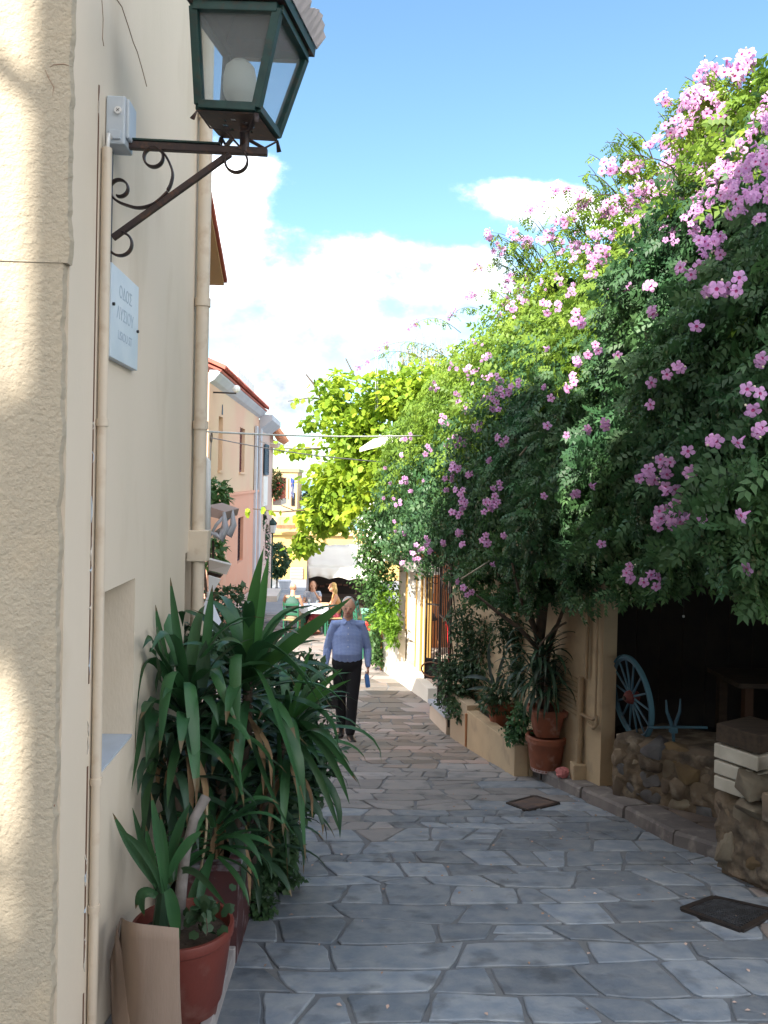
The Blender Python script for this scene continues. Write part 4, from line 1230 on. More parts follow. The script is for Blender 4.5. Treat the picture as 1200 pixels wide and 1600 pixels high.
tyre = MB(); tyre.tube([WP(2 * math.pi * i / rmn, Rw + .022) for i in range(rmn)], [(.021, .004)] * rmn, 6, side=ax_, closed=True); tyre.build('iron_tyre', M('blue_painted_iron', (.07, .17, .22)), whl)
for k in range(14):
    a_ = 2 * math.pi * k / 14 + .1
    MB().tube([WP(a_, .03), WP(a_, .10), WP(a_, Rw - .02)], [.012, .010, .008], 7).build('spoke', bluep, whl, smooth='auto')
hubm = MB(); hubm.tube([wc - ax_ * .06, wc - ax_ * .04, wc, wc + ax_ * .04, wc + ax_ * .06], [.035, .05, .06, .05, .032], 16); hubm.build('hub', redp, whl, smooth='auto')
MB().tube([wc + ax_ * .055, wc + ax_ * .075], .018, 10).build('axle_cap', black_iron, whl, smooth='auto')
# blue iron fork with a bar
fk_y = r1.y + .35
fk = thing('iron_fork', A(1052, 1170, fk_y), 'blue two pronged iron cart fork with a crossbar standing on the rubble wall', 'cart part')
F_ = lambda x, y: A(x, y, fk_y)
MB().tube([F_(1012, 1137), F_(1060, 1136), F_(1105, 1137)], .011, 8).build('crossbar', bluep, fk, smooth='auto')
MB().tube([F_(1041, 1094), F_(1042, 1112), F_(1048, 1128), F_(1052, 1145), F_(1053, 1175)], [.006, .012, .014, .014, .010], 8).build('prong', bluep, fk, smooth=True)
MB().tube([F_(1063, 1092), F_(1062, 1112), F_(1056, 1128), F_(1053, 1145)], [.006, .012, .014, .012], 8).build('prong', bluep, fk, smooth=True)
MB().box(F_(1052, 1140), (.06, .05, .05)).build('clamp', bluep, fk, bevel=.008)

# ---- shed behind: dark boards, roof under the vine
shd = thing('garden_shed', (4, 6.5, -.9), 'dark open timber shed under the flowering vine', 'shed')
sx0 = 4.6
pl = 0
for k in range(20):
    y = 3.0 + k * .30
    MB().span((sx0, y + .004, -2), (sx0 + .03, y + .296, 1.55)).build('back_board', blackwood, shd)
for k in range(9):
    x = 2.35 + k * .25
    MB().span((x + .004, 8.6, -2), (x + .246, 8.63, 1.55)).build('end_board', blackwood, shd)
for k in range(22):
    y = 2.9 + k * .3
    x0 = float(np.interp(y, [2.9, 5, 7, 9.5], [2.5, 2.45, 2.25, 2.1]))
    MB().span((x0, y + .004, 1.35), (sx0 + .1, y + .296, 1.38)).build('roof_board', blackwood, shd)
for (x, y) in ((2.55, 4.0), (2.35, 7.6)):
    MB().span((x, y, -1.3), (x + .09, y + .09, 1.345)).build('post', blackwood, shd)
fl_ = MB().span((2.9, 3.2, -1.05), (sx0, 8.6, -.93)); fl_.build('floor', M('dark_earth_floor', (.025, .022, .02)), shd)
lb_ = thing('pinpoint_bulb', A(1068, 963, 7), 'tiny bare bulb hanging in the dark shed', 'light bulb')
MB().ball(A(1068, 963, 7), .012, 8, 6).build('bulb', wht, lb_); MB().tube([A(1068, 963, 7) + V((0, 0, .01)), V((A(1068, 963, 7).x, 7, 1.345))], .003, 5).build('cord', cable_d, lb_)

# ---- raised planter beside the lane
p0, p1, p2 = G(803, 1213), G(728, 1168), G(703, 1151)
pe = G(829, 1202, .08)
tpz = A(799, 1165, p0.y).z
pln = thing('raised_planter', p0, 'ochre masonry planter bed along the right side of the lane', 'planter')
back = V((p0.x + .75, p0.y + .25, p0.z)); back2 = V((p2.x + .75, p2.y + .2, p2.z))
ang_p = (p2 - p0); 
def wallseg(a, b, h_a, h_b, th_, nm, mt, par):
    d = V((b.x - a.x, b.y - a.y, 0)).normalized(); n = V((d.y, -d.x, 0))
    if n.x < 0: n = -n
    vs_ = [V((a.x, a.y, a.z - .2)), V((b.x, b.y, b.z - .2)), V((b.x, b.y, h_b)), V((a.x, a.y, h_a))]
    return MB().prism(vs_, n * th_).build(nm, mt, par, bevel=.006)
wallseg(p0, p1, tpz, tpz - .12, .14, 'front_wall', rwall, pln)
wallseg(p1 + (p1 - p0).normalized() * .004, p2, tpz - .06, tpz - .10, .16, 'front_wall', M('paler_planter_plaster', (.42, .33, .23)), pln)
MB().prism([V((p0.x + .142, p0.y, p0.z - .2)), V((back.x, back.y, p0.z - .2)), V((back.x, back.y, tpz - .01)), V((p0.x + .142, p0.y, tpz - .01))], V((0, .12, 0))).build('end_wall', rwall, pln)
MB().add([V((p0.x + .1, p0.y + .1, tpz - .1)), V((back.x + .4, back.y + .1, tpz - .1)), V((back2.x + .4, back2.y, tpz - .18)), V((p2.x + .1, p2.y, tpz - .18))], [(0, 1, 2, 3)]).build('soil', soil, pln, fix=False)
MB().tube([V((p1.x - .006, p1.y - .02, p1.z + .02)), V((p1.x - .006, p1.y - .02, tpz - .15))], [.012, .02], 6).build('rust_streak', M('rust_stain', (.36, .17, .08)), pln)

# ---- bench ledge with slate top, low white wall, door piers
b0_, b1_ = G(697, 1148), G(671, 1122)
lg = thing('stone_ledge', b0_, 'low masonry ledge with a blue grey stone top by the gate', 'ledge')
zt2 = A(700, 1116, b0_.y).z; zt3 = A(667, 1092, b1_.y).z
nn = V((1, .15, 0)).normalized()
MB().prism([b0_ + V((0, 0, -.2)), b1_ + V((0, 0, -.2)), V((b1_.x, b1_.y, zt3 - .05)), V((b0_.x, b0_.y, zt2 - .05))], nn * .42).build('base', M('ledge_plaster', (.52, .42, .33), (.46, .38, .3), 3), lg)
e1 = (b1_ - b0_).normalized() * .03
MB().prism([V((b0_.x - .03, b0_.y, zt2 - .048)) - e1, V((b1_.x - .03, b1_.y, zt3 - .048)), V((b1_.x - .03, b1_.y, zt3)), V((b0_.x - .03, b0_.y, zt2)) - e1], nn * .47).build('top_slab', M('blue_grey_slab', (.30, .34, .40), (.36, .40, .45), 4, .5), lg, bevel=.004)
g0, g1 = G(668, 1098), G(597, 1047)
restau = thing('taverna_front', g0, 'sunlit whitewashed taverna frontage with yellow door pilasters and low white wall', 'building')
wd_ = V((g1.x - g0.x, g1.y - g0.y, 0)); wl = wd_.length; wd_.normalize(); wn_ = V((wd_.y, -wd_.x, 0))
if wn_.x < 0: wn_ = -wn_
white_hot = M('bright_whitewash', (.70, .66, .58), (.64, .60, .52), 2, .9)
def TW(u, z, dn=0.): return V((g0.x, g0.y, 0)) + wd_ * u + wn_ * dn + V((0, 0, z))
gzz = lambda u: gz(g0.y + wd_.y * u)
def blockt(u0, u1, z0a, z1a, dn0, dn1, nm, mt, z1b=None, z0b=None, bevel=0.):
    z0b = z0a if z0b is None else z0b; z1b = z1a if z1b is None else z1b
    return MB().prism([TW(u0, z0a, dn0), TW(u1, z0b, dn0), TW(u1, z1b, dn0), TW(u0, z1a, dn0)], wn_ * (dn1 - dn0)).build(nm, mt, restau, bevel=bevel)
blockt(0, wl, gzz(0) - .2, gzz(0) + .22, 0, .16, 'low_wall', white_hot, gzz(wl) + .42, gzz(wl) - .2, .006)
blockt(wl * .62, wl, gzz(wl * .62) + .3, gzz(wl) + .95, .002, .14, 'parapet', white_hot, gzz(wl) + .95, gzz(wl) + .3, .006)
blockt(-.02, wl, gzz(0) + .222, gzz(0) + .24, .158, .5, 'threshold_slab', M('threshold_stone', (.46, .36, .30)), gzz(wl) + .44, gzz(wl) + .41)
zroof = A(632, 890, g0.y + 1.6).z
orangee = MB()
blockt(wl + .004, wl + .05, gzz(wl) - .2, gzz(wl) + .75, -.03, .0, 'orange_edge', M('orange_edge_paint', (.6, .28, .1)))
for (ua, ub, mt) in ((.82, .88, yelltrim), (.883, .95, white_hot), (1.05, 1.12, yelltrim), (1.123, 1.32, white_hot), (1.323, 1.42, yelltrim), (1.85, 1.95, white_hot), (1.953, 2.10, yelltrim), (2.5, 2.6, white_hot)):
    blockt(ua, ub, gzz(ua) + .245, zroof, .17, .30, 'door_pilaster', mt, bevel=.004)
blockt(.80, wl, zroof + .002, zroof + .16, .05, .45, 'fascia', white_hot)
blockt(.95, 2.5, gzz(1) + .3, gzz(1) + .55, .30, .33, 'glazing_rail', yelltrim)
# terrace inside with orange walls
blockt(-1.6, wl + 1, gzz(1) + .1, gzz(1) + .22, .5, 5.5, 'terrace_floor', terrf)
blockt(-1.2, wl + .5, gzz(1) + .22, gzz(1) + 3.2, 3.2, 3.3, 'back_wall', orangew)
blockt(wl + .25, wl + .35, gzz(1) + .22, gzz(1) + 3.2, .45, 3.2, 'end_wall', orangew)
for q_ in (.75, 1.35): blockt(wl + .19, wl + .249, gzz(1) + 1.3, gzz(1) + 1.75, q_, q_ + .3, 'window', white_hot)  # white panels painted as light-filled windows

# ---- wrought iron gate (two leaves)
gt = thing('iron_gate', G(700, 1118), 'dark wrought iron gate with tall bars standing open beside the ledge', 'gate')
def gate_leaf(pa, pb, ztop_a, zbot, parent, nb=6, panel=0.):
    pa, pb = V(pa), V(pb)
    lf = MB(); 
    for q in (pa, pb): lf.tube([V((q.x, q.y, zbot)), V((q.x, q.y, ztop_a))], .016, 8)
    for z in (zbot + .02, ztop_a - .08, zbot + panel, zbot + (ztop_a - zbot) * .62):
        lf.beam(V((pa.x, pa.y, z)), V((pb.x, pb.y, z)), .02, .025)
    o = lf.build('gate_frame', black_iron, parent)
    for k in range(1, nb):
        q = pa.lerp(pb, k / nb)
        MB().tube([V((q.x, q.y, zbot + panel)), V((q.x, q.y, ztop_a + .08)), V((q.x, q.y, ztop_a + .14))], [.008, .008, .002], 6).build('bar', black_iron, parent)
        if k % 2: 
            c = V((q.x, q.y, zbot + (ztop_a - zbot) * .82)); d = (pb - pa).normalized(); d.z = 0
            MB().tube([c + d * (.05 * math.cos(t)) + V((0, 0, .05 * math.sin(t))) for t in np.linspace(0, 5.6, 14)], .005, 6).build('scroll', black_iron, parent, smooth=True)
    if panel:
        m_ = (pa + pb) / 2; d = (pb - pa); d.z = 0
        MB().prism([V((pa.x, pa.y, zbot + .03)), V((pb.x, pb.y, zbot + .03)), V((pb.x, pb.y, zbot + panel)), V((pa.x, pa.y, zbot + panel))], V((.008, .01, 0))).build('lower_panel', black_iron, parent)
        d = d.normalized(); c = m_ + V((-.012, -.02, 0)); c.z = zbot + panel * .5
        MB().tube([c + d * (.16 * math.cos(t)) + V((0, 0, .11 * math.sin(t))) for t in np.linspace(0, 2 * math.pi, 25)[:-1]], .012, 6, closed=True).build('oval_emblem', M('copper_relief', (.20, .09, .05)), parent, smooth=True)
Yg = 12.3
l0, l1 = A(664, 1060, Yg), A(686, 1064, Yg - .1)
gate_leaf(l0, l1, A(668, 872, Yg).z, A(664, 1060, Yg).z, gt, 5, panel=.30)
l2, l3 = A(684, 1112, 11.2), A(701, 1112, 10.5)
gate_leaf(l2, l3, A(690, 870, 11).z, A(684, 1112, 11.2).z, gt, 6, panel=.03)

# ---- manhole grate and cover
gp = [G(x, y) for x, y in ((1066, 1424), (1116, 1405), (1212, 1427), (1158, 1457))]
gr = thing('drain_grate', (gp[0] + gp[2]) / 2, 'dark iron drain grate set in the flagstones at the lower right', 'drain')
grate_iron = M('worn_grate_iron', (.055, .058, .065), (.03, .03, .032), 20, .5)
def up(p, h): return V((p.x, p.y, gz(p.y) + h))
for i in range(4):
    MB().beam(up(gp[i], .008), up(gp[(i + 1) % 4], .008), .028, .018).build('frame', black_iron, gr)
MB().add([up(p, -.001 + .0) for p in gp], [(0, 1, 2, 3)]).build('dark_pit_sheet', darkin, gr)  # flat black sheet painted for the dark under the bars
for k in range(1, 15):
    t = k / 15
    MB().beam(up(gp[0].lerp(gp[1], t), .006), up(gp[3].lerp(gp[2], t), .006), .008, .012).build('bar', grate_iron, gr)
for k in range(1, 8):
    t = k / 8
    MB().beam(up(gp[0].lerp(gp[3], t), .004), up(gp[1].lerp(gp[2], t), .004), .012, .008).build('cross_bar', grate_iron, gr)
gp2 = [G(x, y) for x, y in ((793, 1256), (836, 1245), (873, 1256), (824, 1268))]
mc = thing('manhole_cover', (gp2[0] + gp2[2]) / 2, 'square rusty manhole cover near the kerb by the planter', 'manhole cover')
MB().prism([up(p, -.01) for p in gp2], V((0, 0, .018))).build('cover', M('rusty_dark_iron', (.07, .055, .055), (.12, .08, .06), 9, .8, bump=.003, bscale=60), mc, bevel=.004)
for i in range(4): MB().beam(up(gp2[i], .004), up(gp2[(i + 1) % 4], .004), .03, .012).build('frame', black_iron, mc)
# ================================================================ FOLIAGE TOOLS
def rot_from(dirs, up_hint):
    """rows x=dir, z~up; returns (n,3,3) with columns x,y,z"""
    x = dirs / np.linalg.norm(dirs, axis=1, keepdims=True)
    y = np.cross(up_hint, x); ln_ = np.linalg.norm(y, axis=1, keepdims=True); y = y / np.maximum(ln_, 1e-5)
    z = np.cross(x, y)
    return np.stack([x, y, z], axis=2)
def scatter(tmpl, P, Rm, S):
    tv, tf = tmpl
    tv = np.array(tv); tf = np.array(tf)
    n = len(P)
    vv = np.einsum('nij,kj->nki', Rm, tv) * S[:, None, None] + P[:, None, :]
    ff = tf[None] + (np.arange(n) * len(tv))[:, None, None]
    return vv.reshape(-1, 3), ff.reshape(-1, tf.shape[1])
def pinnate(pairs=4, droop=.35, wl=.20):
    v, f = [], []
    def leaflet(o, d, l, w_, z0, z1):
        o = np.array(o); d = np.array(d) / np.linalg.norm(d); s_ = np.array([-d[1], d[0], 0])
        b = len(v)
        v.extend([o, o + d * l * .45 + s_ * w_ + [0, 0, z0], o + d * l + [0, 0, z1], o + d * l * .45 - s_ * w_ + [0, 0, z0]])
        f.append((b, b + 1, b + 2, b + 3))
    for k in range(pairs):
        t = .22 + .62 * k / max(1, pairs - 1)
        z = -droop * t * t
        l = .36 * (1 - .3 * abs(t - .5))
        for sgn in (-1, 1): leaflet([t, 0, z], [.55, sgn * .85, 0], l, wl * l * 1.3, .02, -.10)
    leaflet([.86, 0, -droop * .74], [1, 0, 0], .34, .08, 0, -.16)
    return v, f
def simple_leaf(wd=.32, fold=.06, droop=.12):
    v = [(0, 0, 0), (.35, wd, fold), (.72, wd * .8, fold - droop * .4), (1, 0, -droop), (.72, -wd * .8, fold - droop * .4), (.35, -wd, fold), (.5, 0, 0)]
    return v, [(0, 6, 2, 1), (6, 3, 2, 2), (0, 5, 4, 6), (6, 4, 3, 3)]
def simple_leaf(wd=.32, fold=.07, droop=.12):
    v = [(0, 0, 0), (.45, wd, fold), (1, 0, -droop), (.45, -wd, fold), (.5, 0, 0)]
    return v, [(0, 4, 1), (4, 2, 1), (0, 3, 4), (4, 3, 2)]
def grape_leaf():
    v = [(0, 0, 0)]
    for a_, r_ in ((-150, .45), (-105, .62), (-60, .5), (-35, .8), (0, 1.0), (35, .8), (60, .5), (105, .62), (150, .45)):
        v.append((.35 + r_ * .6 * math.cos(R(a_)), r_ * .62 * math.sin(R(a_)), -.10 * r_))
    return v, [(0, i, i + 1) for i in range(1, 9)]
def rand_unit(n):
    v = rng.normal(size=(n, 3)); return v / np.linalg.norm(v, axis=1, keepdims=True)
def lumps(P, f, seed=0., oct_=3):
    out = np.zeros(len(P)); a_ = 1.
    for o_ in range(oct_):
        k = f * (1.9 ** o_)
        out += a_ * (np.sin(P[:, 0] * k * 1.3 + seed + 1.7 * np.sin(P[:, 2] * k * .9)) * np.sin(P[:, 1] * k * .9 + seed * 2 + 1.3 * np.sin(P[:, 0] * k)) + .6 * np.sin(P[:, 2] * k * 1.6 + P[:, 1] * k * .7 + seed * 3)) / 1.6
        a_ *= .55
    return out
def leaf_cloud(name, C, Rr, n, size, tmpl, mat, parent, seed=1., shell=.55, down=.5, kind='stuff', lump=.25, tonef=None, boxy=2.):
    """leaves through an ellipsoidal volume with a lumpy outline"""
    C = np.array(C); Rr = np.array(Rr)
    u = rand_unit(n)
    if boxy != 2.: u = u / (np.sum(np.abs(u) ** boxy, axis=1, keepdims=True) ** (1 / boxy))
    r = (shell + (1 - shell) * rng.random(n) ** .6)
    r = r * (1 + lump * lumps(u * 2.2, 1.3, seed))
    P = C + u * r[:, None] * Rr
    d = u * .6 + rand_unit(n) * .8; d[:, 2] -= down
    Rm = rot_from(d, np.tile([0, 0, 1.], (n, 1)) + rand_unit(n) * .5)
    S = size * rng.uniform(.6, 1.25, n)
    vv, ff = scatter(tmpl, P, Rm, S)
    tone = np.repeat(np.clip(.5 + .25 * lumps(P, 3., seed) + rng.normal(0, .16, n), 0, 1), len(tmpl[1]))
    o = npmesh(name, vv, ff, mat, parent, tone)
    if kind: o['kind'] = kind
    return o
leaf_n = M('sunlit_young_vine_leaf', (.20, .32, .035), (.13, .24, .035), 1.2, .5, tone=True, transl=.4, spec=.3)  # new growth, with the crown's sunlight also put into the lighter colour
PIN, PIN3, SL, SLW, GL = pinnate(4), pinnate(3), simple_leaf(.22), simple_leaf(.32), grape_leaf()

# ================================================================ PINK TRUMPET VINE
Yk = [3.6, 5, 6, 7.5, 9, 11, 13, 14, 15]
def tab(vals): return lambda y: np.interp(y, Yk, vals)
XB = tab([2.05, 2.0, 1.93, 1.74, 1.50, 1.20, .90, .85, .9])
ZB = tab([1.12, 1.04, .80, .52, .40, .34, .48, .45, .65])
XM = tab([1.80, 1.72, 1.62, 1.42, 1.18, .86, .62, .62, .75])
ZM = tab([2.1, 2.1, 2.0, 1.75, 1.65, 1.6, 1.5, 1.3, 1.1])
XT = tab([2.80, 2.85, 2.88, 2.85, 2.72, 2.3, 1.75, 1.45, 1.3])
ZT = tab([4.4, 4.15, 4.25, 4.4, 4.45, 4.3, 3.6, 3.0, 2.3])
def vine_surf(y, v):
    """v 0 fringe .. .8 crest .. 1.25 back"""
    xb, zb, xm, zm, xt, zt_ = XB(y), ZB(y), XM(y), ZM(y), XT(y), ZT(y)
    t = np.clip(v / .8, 0, 1)
    # cubic through fringe, bulge, crest
    X = (1 - t) ** 2 * xb + 2 * (1 - t) * t * (xm - .35) + t ** 2 * xt
    Z = (1 - t) ** 2 * zb + 2 * (1 - t) * t * (zm + .55) + t ** 2 * zt_
    b = np.clip((v - .8) / .45, 0, 1)
    X = X + b * 1.9; Z = Z - b * b * .9
    return X, Z
vine = thing('trumpet_vine', (2.6, 8, -1.2), 'huge dark green trumpet vine covered with pink flowers over the right side of the lane', 'climbing plant')
def vine_pts(n, ylo, yhi, vlo=0., vhi=1.25, depth=.5, bias=1.):
    y = rng.uniform(ylo, yhi, n); v = rng.uniform(vlo, vhi, n) ** bias
    X, Z = vine_surf(y, v)
    e = 1e-2
    X2, Z2 = vine_surf(y, v + e)
    tx, tz_ = X2 - X, Z2 - Z; l = np.hypot(tx, tz_) + 1e-9
    nx, nz_ = -tz_ / l, tx / l
    P = np.stack([X, y, Z], 1)
    lm = lumps(P, 1.5, 2.1) * .17 + lumps(P, 4.2, 5.3, 2) * .07
    d = -rng.random(n) ** 1.3 * depth + lm
    Nn = np.stack([nx, np.full(n, -.15), nz_], 1)
    P = P + Nn * d[:, None]
    return P, Nn, y, v, lm
def vine_leaves(name, n, ylo, yhi, size, tmpl, mat, depth, vlo=0, vhi=1.25, keep=None):
    P, Nn, y, v, lm = vine_pts(n, ylo, yhi, vlo, vhi, depth)
    ok = np.ones(len(P), bool)
    # open up the crest so that sky shows through the outermost shoots
    top = v > .66
    ok &= ~(top & (lumps(P, 6.0, 9.1, 2) > .08) & (rng.random(n) < .8))
    # ragged fringe
    ok &= ~((v < .07) & (lumps(P, 5., 3.3, 2) > .0))
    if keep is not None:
        lit_young = (v + .12 * lumps(P, 2.0, 4.4, 2) + rng.normal(0, .06, n)) > np.interp(y, [3.6, 6, 9, 11, 13, 15], [.60, .56, .44, .36, .30, .25])
        ok &= (lit_young if keep else ~lit_young)
    P, Nn, y, v = P[ok], Nn[ok], y[ok], v[ok]; n = len(P)
    d = Nn * .55 + rand_unit(n) * .75; d[:, 2] -= .55
    Rm = rot_from(d, Nn + rand_unit(n) * .45)
    S = size * rng.uniform(.65, 1.3, n)
    vv, ff = scatter(tmpl, P, Rm, S)
    tone = np.repeat(np.clip(.45 + .22 * lumps(P, 2.2, 1.) + rng.normal(0, .15, n) + (v > .6) * .15, 0, 1), len(tmpl[1]))  # upper leaves toned lighter: sunlight put into the colour
    o = npmesh(name, vv, ff, mat, vine, tone); o['kind'] = 'stuff'
    return o
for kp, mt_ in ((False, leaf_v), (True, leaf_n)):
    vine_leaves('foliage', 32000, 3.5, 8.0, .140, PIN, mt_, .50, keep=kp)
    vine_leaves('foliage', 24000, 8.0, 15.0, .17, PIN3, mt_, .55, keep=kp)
vine_leaves('fringe_leaves', 2600, 3.5, 9.5, .13, PIN, leaf_v, .5, -.04, .08)
# inner leaves closing the depth, coloured dark to paint the shade inside
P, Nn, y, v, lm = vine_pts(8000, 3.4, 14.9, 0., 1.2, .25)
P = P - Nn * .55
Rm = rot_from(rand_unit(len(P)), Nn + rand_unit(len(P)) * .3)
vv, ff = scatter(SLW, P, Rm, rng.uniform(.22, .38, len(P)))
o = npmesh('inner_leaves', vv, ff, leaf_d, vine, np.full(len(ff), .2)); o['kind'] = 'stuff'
# stems
vt = [A(846, 1205, 7.93), A(847, 1100, 7.9), A(842, 1010, 7.8), A(850, 930, 7.7), A(870, 860, 7.6)]
MB().tube(vt, [.06, .055, .05, .05, .04], 9).build('trunk', bark, vine, smooth=True)
for pp in (((850, 1040), (835, 985), (815, 940), (800, 880)), ((848, 1060), (862, 1000), (885, 940), (905, 880)), ((846, 1020), (810, 980), (775, 955), (745, 930)), ((840, 1000), (830, 960), (835, 910), (820, 860))):
    MB().tube([A(x, y, 7.8 - .1 * i) for i, (x, y) in enumerate(pp)], [.025, .02, .016, .01], 7).build('branch', bark, vine, smooth=True)
for pp, yy_ in ((((812, 712), (830, 690), (850, 665), (862, 655)), 7.4), (((720, 905), (760, 880), (800, 850), (845, 810)), 8.6), (((790, 855), (820, 830), (845, 815)), 8.1), (((700, 940), (705, 1000), (712, 1060), (718, 1120)), 10.6), (((708, 930), (716, 1000), (706, 1070), (712, 1130)), 10.4)):
    MB().tube([A(x, y, yy_) for x, y in pp], [.009] * len(pp), 5).build('shoot', twig if yy_ < 9 else bark, vine, smooth=True)

# flowers: variants share their mesh
def flower_mesh(mb, c, d, s_, petals=True):
    """trumpet: tube along -d, five lobes at the mouth; c is the mouth centre"""
    d = d.normalized(); a, b = frame(d)
    mb.m = 0
    mb.tube([c - d * s_ * 1.0, c - d * s_ * .6, c - d * s_ * .08], [s_ * .06, s_ * .13, s_ * .20], 6, cap=False)
    if petals:
        for k in range(5):
            t = 2 * math.pi * (k + random.uniform(-.1, .1)) / 5
            e = a * math.cos(t) + b * math.sin(t); f_ = d.cross(e)
            r0_ = s_ * .16; w_ = s_ * random.uniform(.26, .31); l = s_ * random.uniform(.50, .60)
            i0 = c + e * r0_; mid = c + e * (r0_ + l * .6) + d * s_ * .06; tip = c + e * (r0_ + l) + d * s_ * random.uniform(-.10, .04)
            mb.add([i0 - f_ * w_ * .45, i0 + f_ * w_ * .45, mid + f_ * w_, tip + f_ * w_ * .35, tip - f_ * w_ * .35, mid - f_ * w_], [(0, 1, 2, 5), (5, 2, 3, 4)])
        mb.m = 1
        mb.add([c + (a * math.cos(t) + b * math.sin(t)) * s_ * .17 - d * s_ * .02 for t in np.linspace(0, 2 * math.pi, 7)[:-1]] + [c - d * s_ * .25], [(i, (i + 1) % 6, 6) for i in range(6)])
    mb.m = 0
def cluster_mesh(nf_, spread, s_, buds=3):
    mb = MB(); ends = []
    for k in range(nf_):
        e = V((random.uniform(-1, 1), random.uniform(-.5, .5), random.uniform(-.8, .8))) * spread
        d = (V((0, -1, 0)) + e * 6 + V((random.uniform(-.5, .5), 0, random.uniform(-.5, .3)))).normalized()
        ends.append(e - d * s_ * .98)
        flower_mesh(mb, e, d, s_ * random.uniform(.85, 1.1))
    mb.m = 3
    for e in ends: mb.tube([e, e * .5 + V((0, .06, -.01)), V((0, .09, 0))], s_ * .035, 4, cap=False)
    mb.m = 2
    for k in range(buds):
        e = V((random.uniform(-1, 1), .0, random.uniform(-1, .8))) * spread * 1.15
        mb.m = 2; mb.ball(e, s_ * .12, 6, 4)
        mb.m = 3; mb.tube([e + V((0, .004, 0)), V((0, .09, 0))], s_ * .03, 4, cap=False)
    me = bpy.data.meshes.new('flower_cluster'); me.from_pydata([tuple(v) for v in mb.v], [], mb.f)
    for m_ in (pinkf, pinkth, budm, leaf_d): me.materials.append(m_)
    me.polygons.foreach_set('material_index', mb.mi); me.update()
    return me
CL = [cluster_mesh(*a_) for a_ in ((1, .0, .052, 0), (2, .04, .050, 2), (3, .05, .050, 3), (4, .065, .050, 3), (6, .09, .048, 4), (9, .13, .046, 4))]
def surf_hit(px, py):
    """point on the vine surface seen at a photo pixel (march, real depth)"""
    d = ray(px, py); t = 3.
    while t < 20:
        p = EYE + d * t
        if 3.6 < p.y < 15:
            vv_ = np.linspace(0, .95, 40); X, Z = vine_surf(np.full(40, p.y), vv_)
            i = np.argmin(np.abs(Z - p.z)) if p.z < Z.max() else -1
            if i >= 0 and p.z > Z.min() - .1 and X[i] < p.x + .12: return p
            if i < 0 and p.x > X.max() - .5 and p.z < Z.max() + .35: return p
        t += .04
    return None
nfl = [0]
def put_flower(px, py, kind, parent=vine, p=None, sc_=1.):
    if nfl[0] >= 298: return
    p = surf_hit(px, py) if p is None else p
    if p is None: return
    o = bpy.data.objects.new('flower_cluster', CL[kind]); link(o, parent)
    p = p + (EYE - p).normalized() * .13
    o.location = p - org(parent)
    tocam = (EYE - p)
    o.rotation_euler = (random.uniform(-.35, .35), random.uniform(-1.5, 1.5), math.atan2(tocam.y, tocam.x) + math.pi / 2 + random.uniform(-.6, .6))
    s_ = random.uniform(.9, 1.15) * sc_; o.scale = (s_, s_, s_)
    nfl[0] += 1
hand = [(1025, 735, 4), (1035, 728, 2), (1013, 745, 1), (1043, 768, 0), (1040, 800, 5), (1060, 805, 3), (1018, 812, 1), (1072, 812, 0), (1158, 806, 0), (985, 898, 3), (1020, 905, 3), (940, 850, 0),
        (925, 545, 2), (890, 595, 2), (900, 572, 1), (935, 548, 0), (1018, 598, 0), (1042, 585, 0), (1110, 680, 1), (1170, 622, 2), (1153, 692, 0), (1015, 495, 1), (885, 680, 0), (918, 678, 1), (940, 668, 1), (925, 760, 0),
        (895, 768, 1), (850, 775, 0), (787, 842, 1), (760, 845, 3), (715, 830, 1), (718, 850, 1), (690, 852, 1), (665, 845, 2), (668, 862, 1), (732, 922, 2), (712, 910, 1), (765, 790, 1), (725, 782, 3), (718, 765, 2),
        (712, 730, 3), (702, 745, 2), (728, 740, 1), (632, 750, 3), (640, 765, 1), (622, 785, 2), (610, 755, 0), (618, 830, 0), (616, 815, 0), (548, 620, 2), (560, 622, 1), (555, 670, 2), (650, 505, 3), (668, 495, 1), (690, 545, 2), (640, 540, 1),
        (780, 600, 4), (790, 612, 3), (805, 598, 2), (775, 618, 1), (730, 640, 3), (745, 665, 3), (700, 690, 2), (720, 690, 3), (785, 685, 2), (760, 720, 1), (695, 660, 2), (740, 575, 2), (855, 545, 0), (905, 500, 3), (930, 410, 4), (925, 390, 4), (940, 400, 3),
        (975, 450, 1), (1005, 360, 2), (1010, 440, 1), (1120, 385, 4), (1115, 375, 3), (1080, 415, 2), (1140, 440, 2), (1100, 450, 1), (1125, 455, 1), (820, 470, 3), (800, 480, 3), (790, 470, 2), (770, 470, 2), (755, 460, 2), (870, 470, 1), (850, 480, 2), (1075, 705, 0), (965, 555, 0), (565, 700, 0), (596, 862, 1), (640, 905, 0), (600, 720, 0)]
for x, y, k in hand: put_flower(x, y, k)
for i in range(46):
    put_flower(random.uniform(580, 780), random.uniform(560, 900), random.choice((0, 1, 1, 2, 2)))
for i in range(10):
    put_flower(random.uniform(820, 1200), random.uniform(480, 900), random.choice((0, 0, 1)))
# sunny crown is thick with flowers
def crown(px, py, sx_, sy_, n, ks):
    for i in range(n):
        x = random.gauss(px, sx_); y = random.gauss(py, sy_)
        put_flower(x, y, random.choice(ks), sc_=.78)
crown(1075, 215, 45, 26, 30, (3, 4, 4)); crown(1050, 262, 50, 26, 26, (3, 4)); crown(1150, 160, 40, 22, 26, (3, 4)); crown(1110, 250, 50, 30, 10, (2, 3)); crown(1000, 250, 30, 14, 8, (2, 3))
crown(970, 300, 30, 20, 8, (2, 3)); crown(900, 370, 40, 25, 10, (1, 2, 3)); crown(1130, 300, 45, 40, 8, (0, 1, 2)); crown(1020, 350, 60, 30, 9, (0, 1, 2))
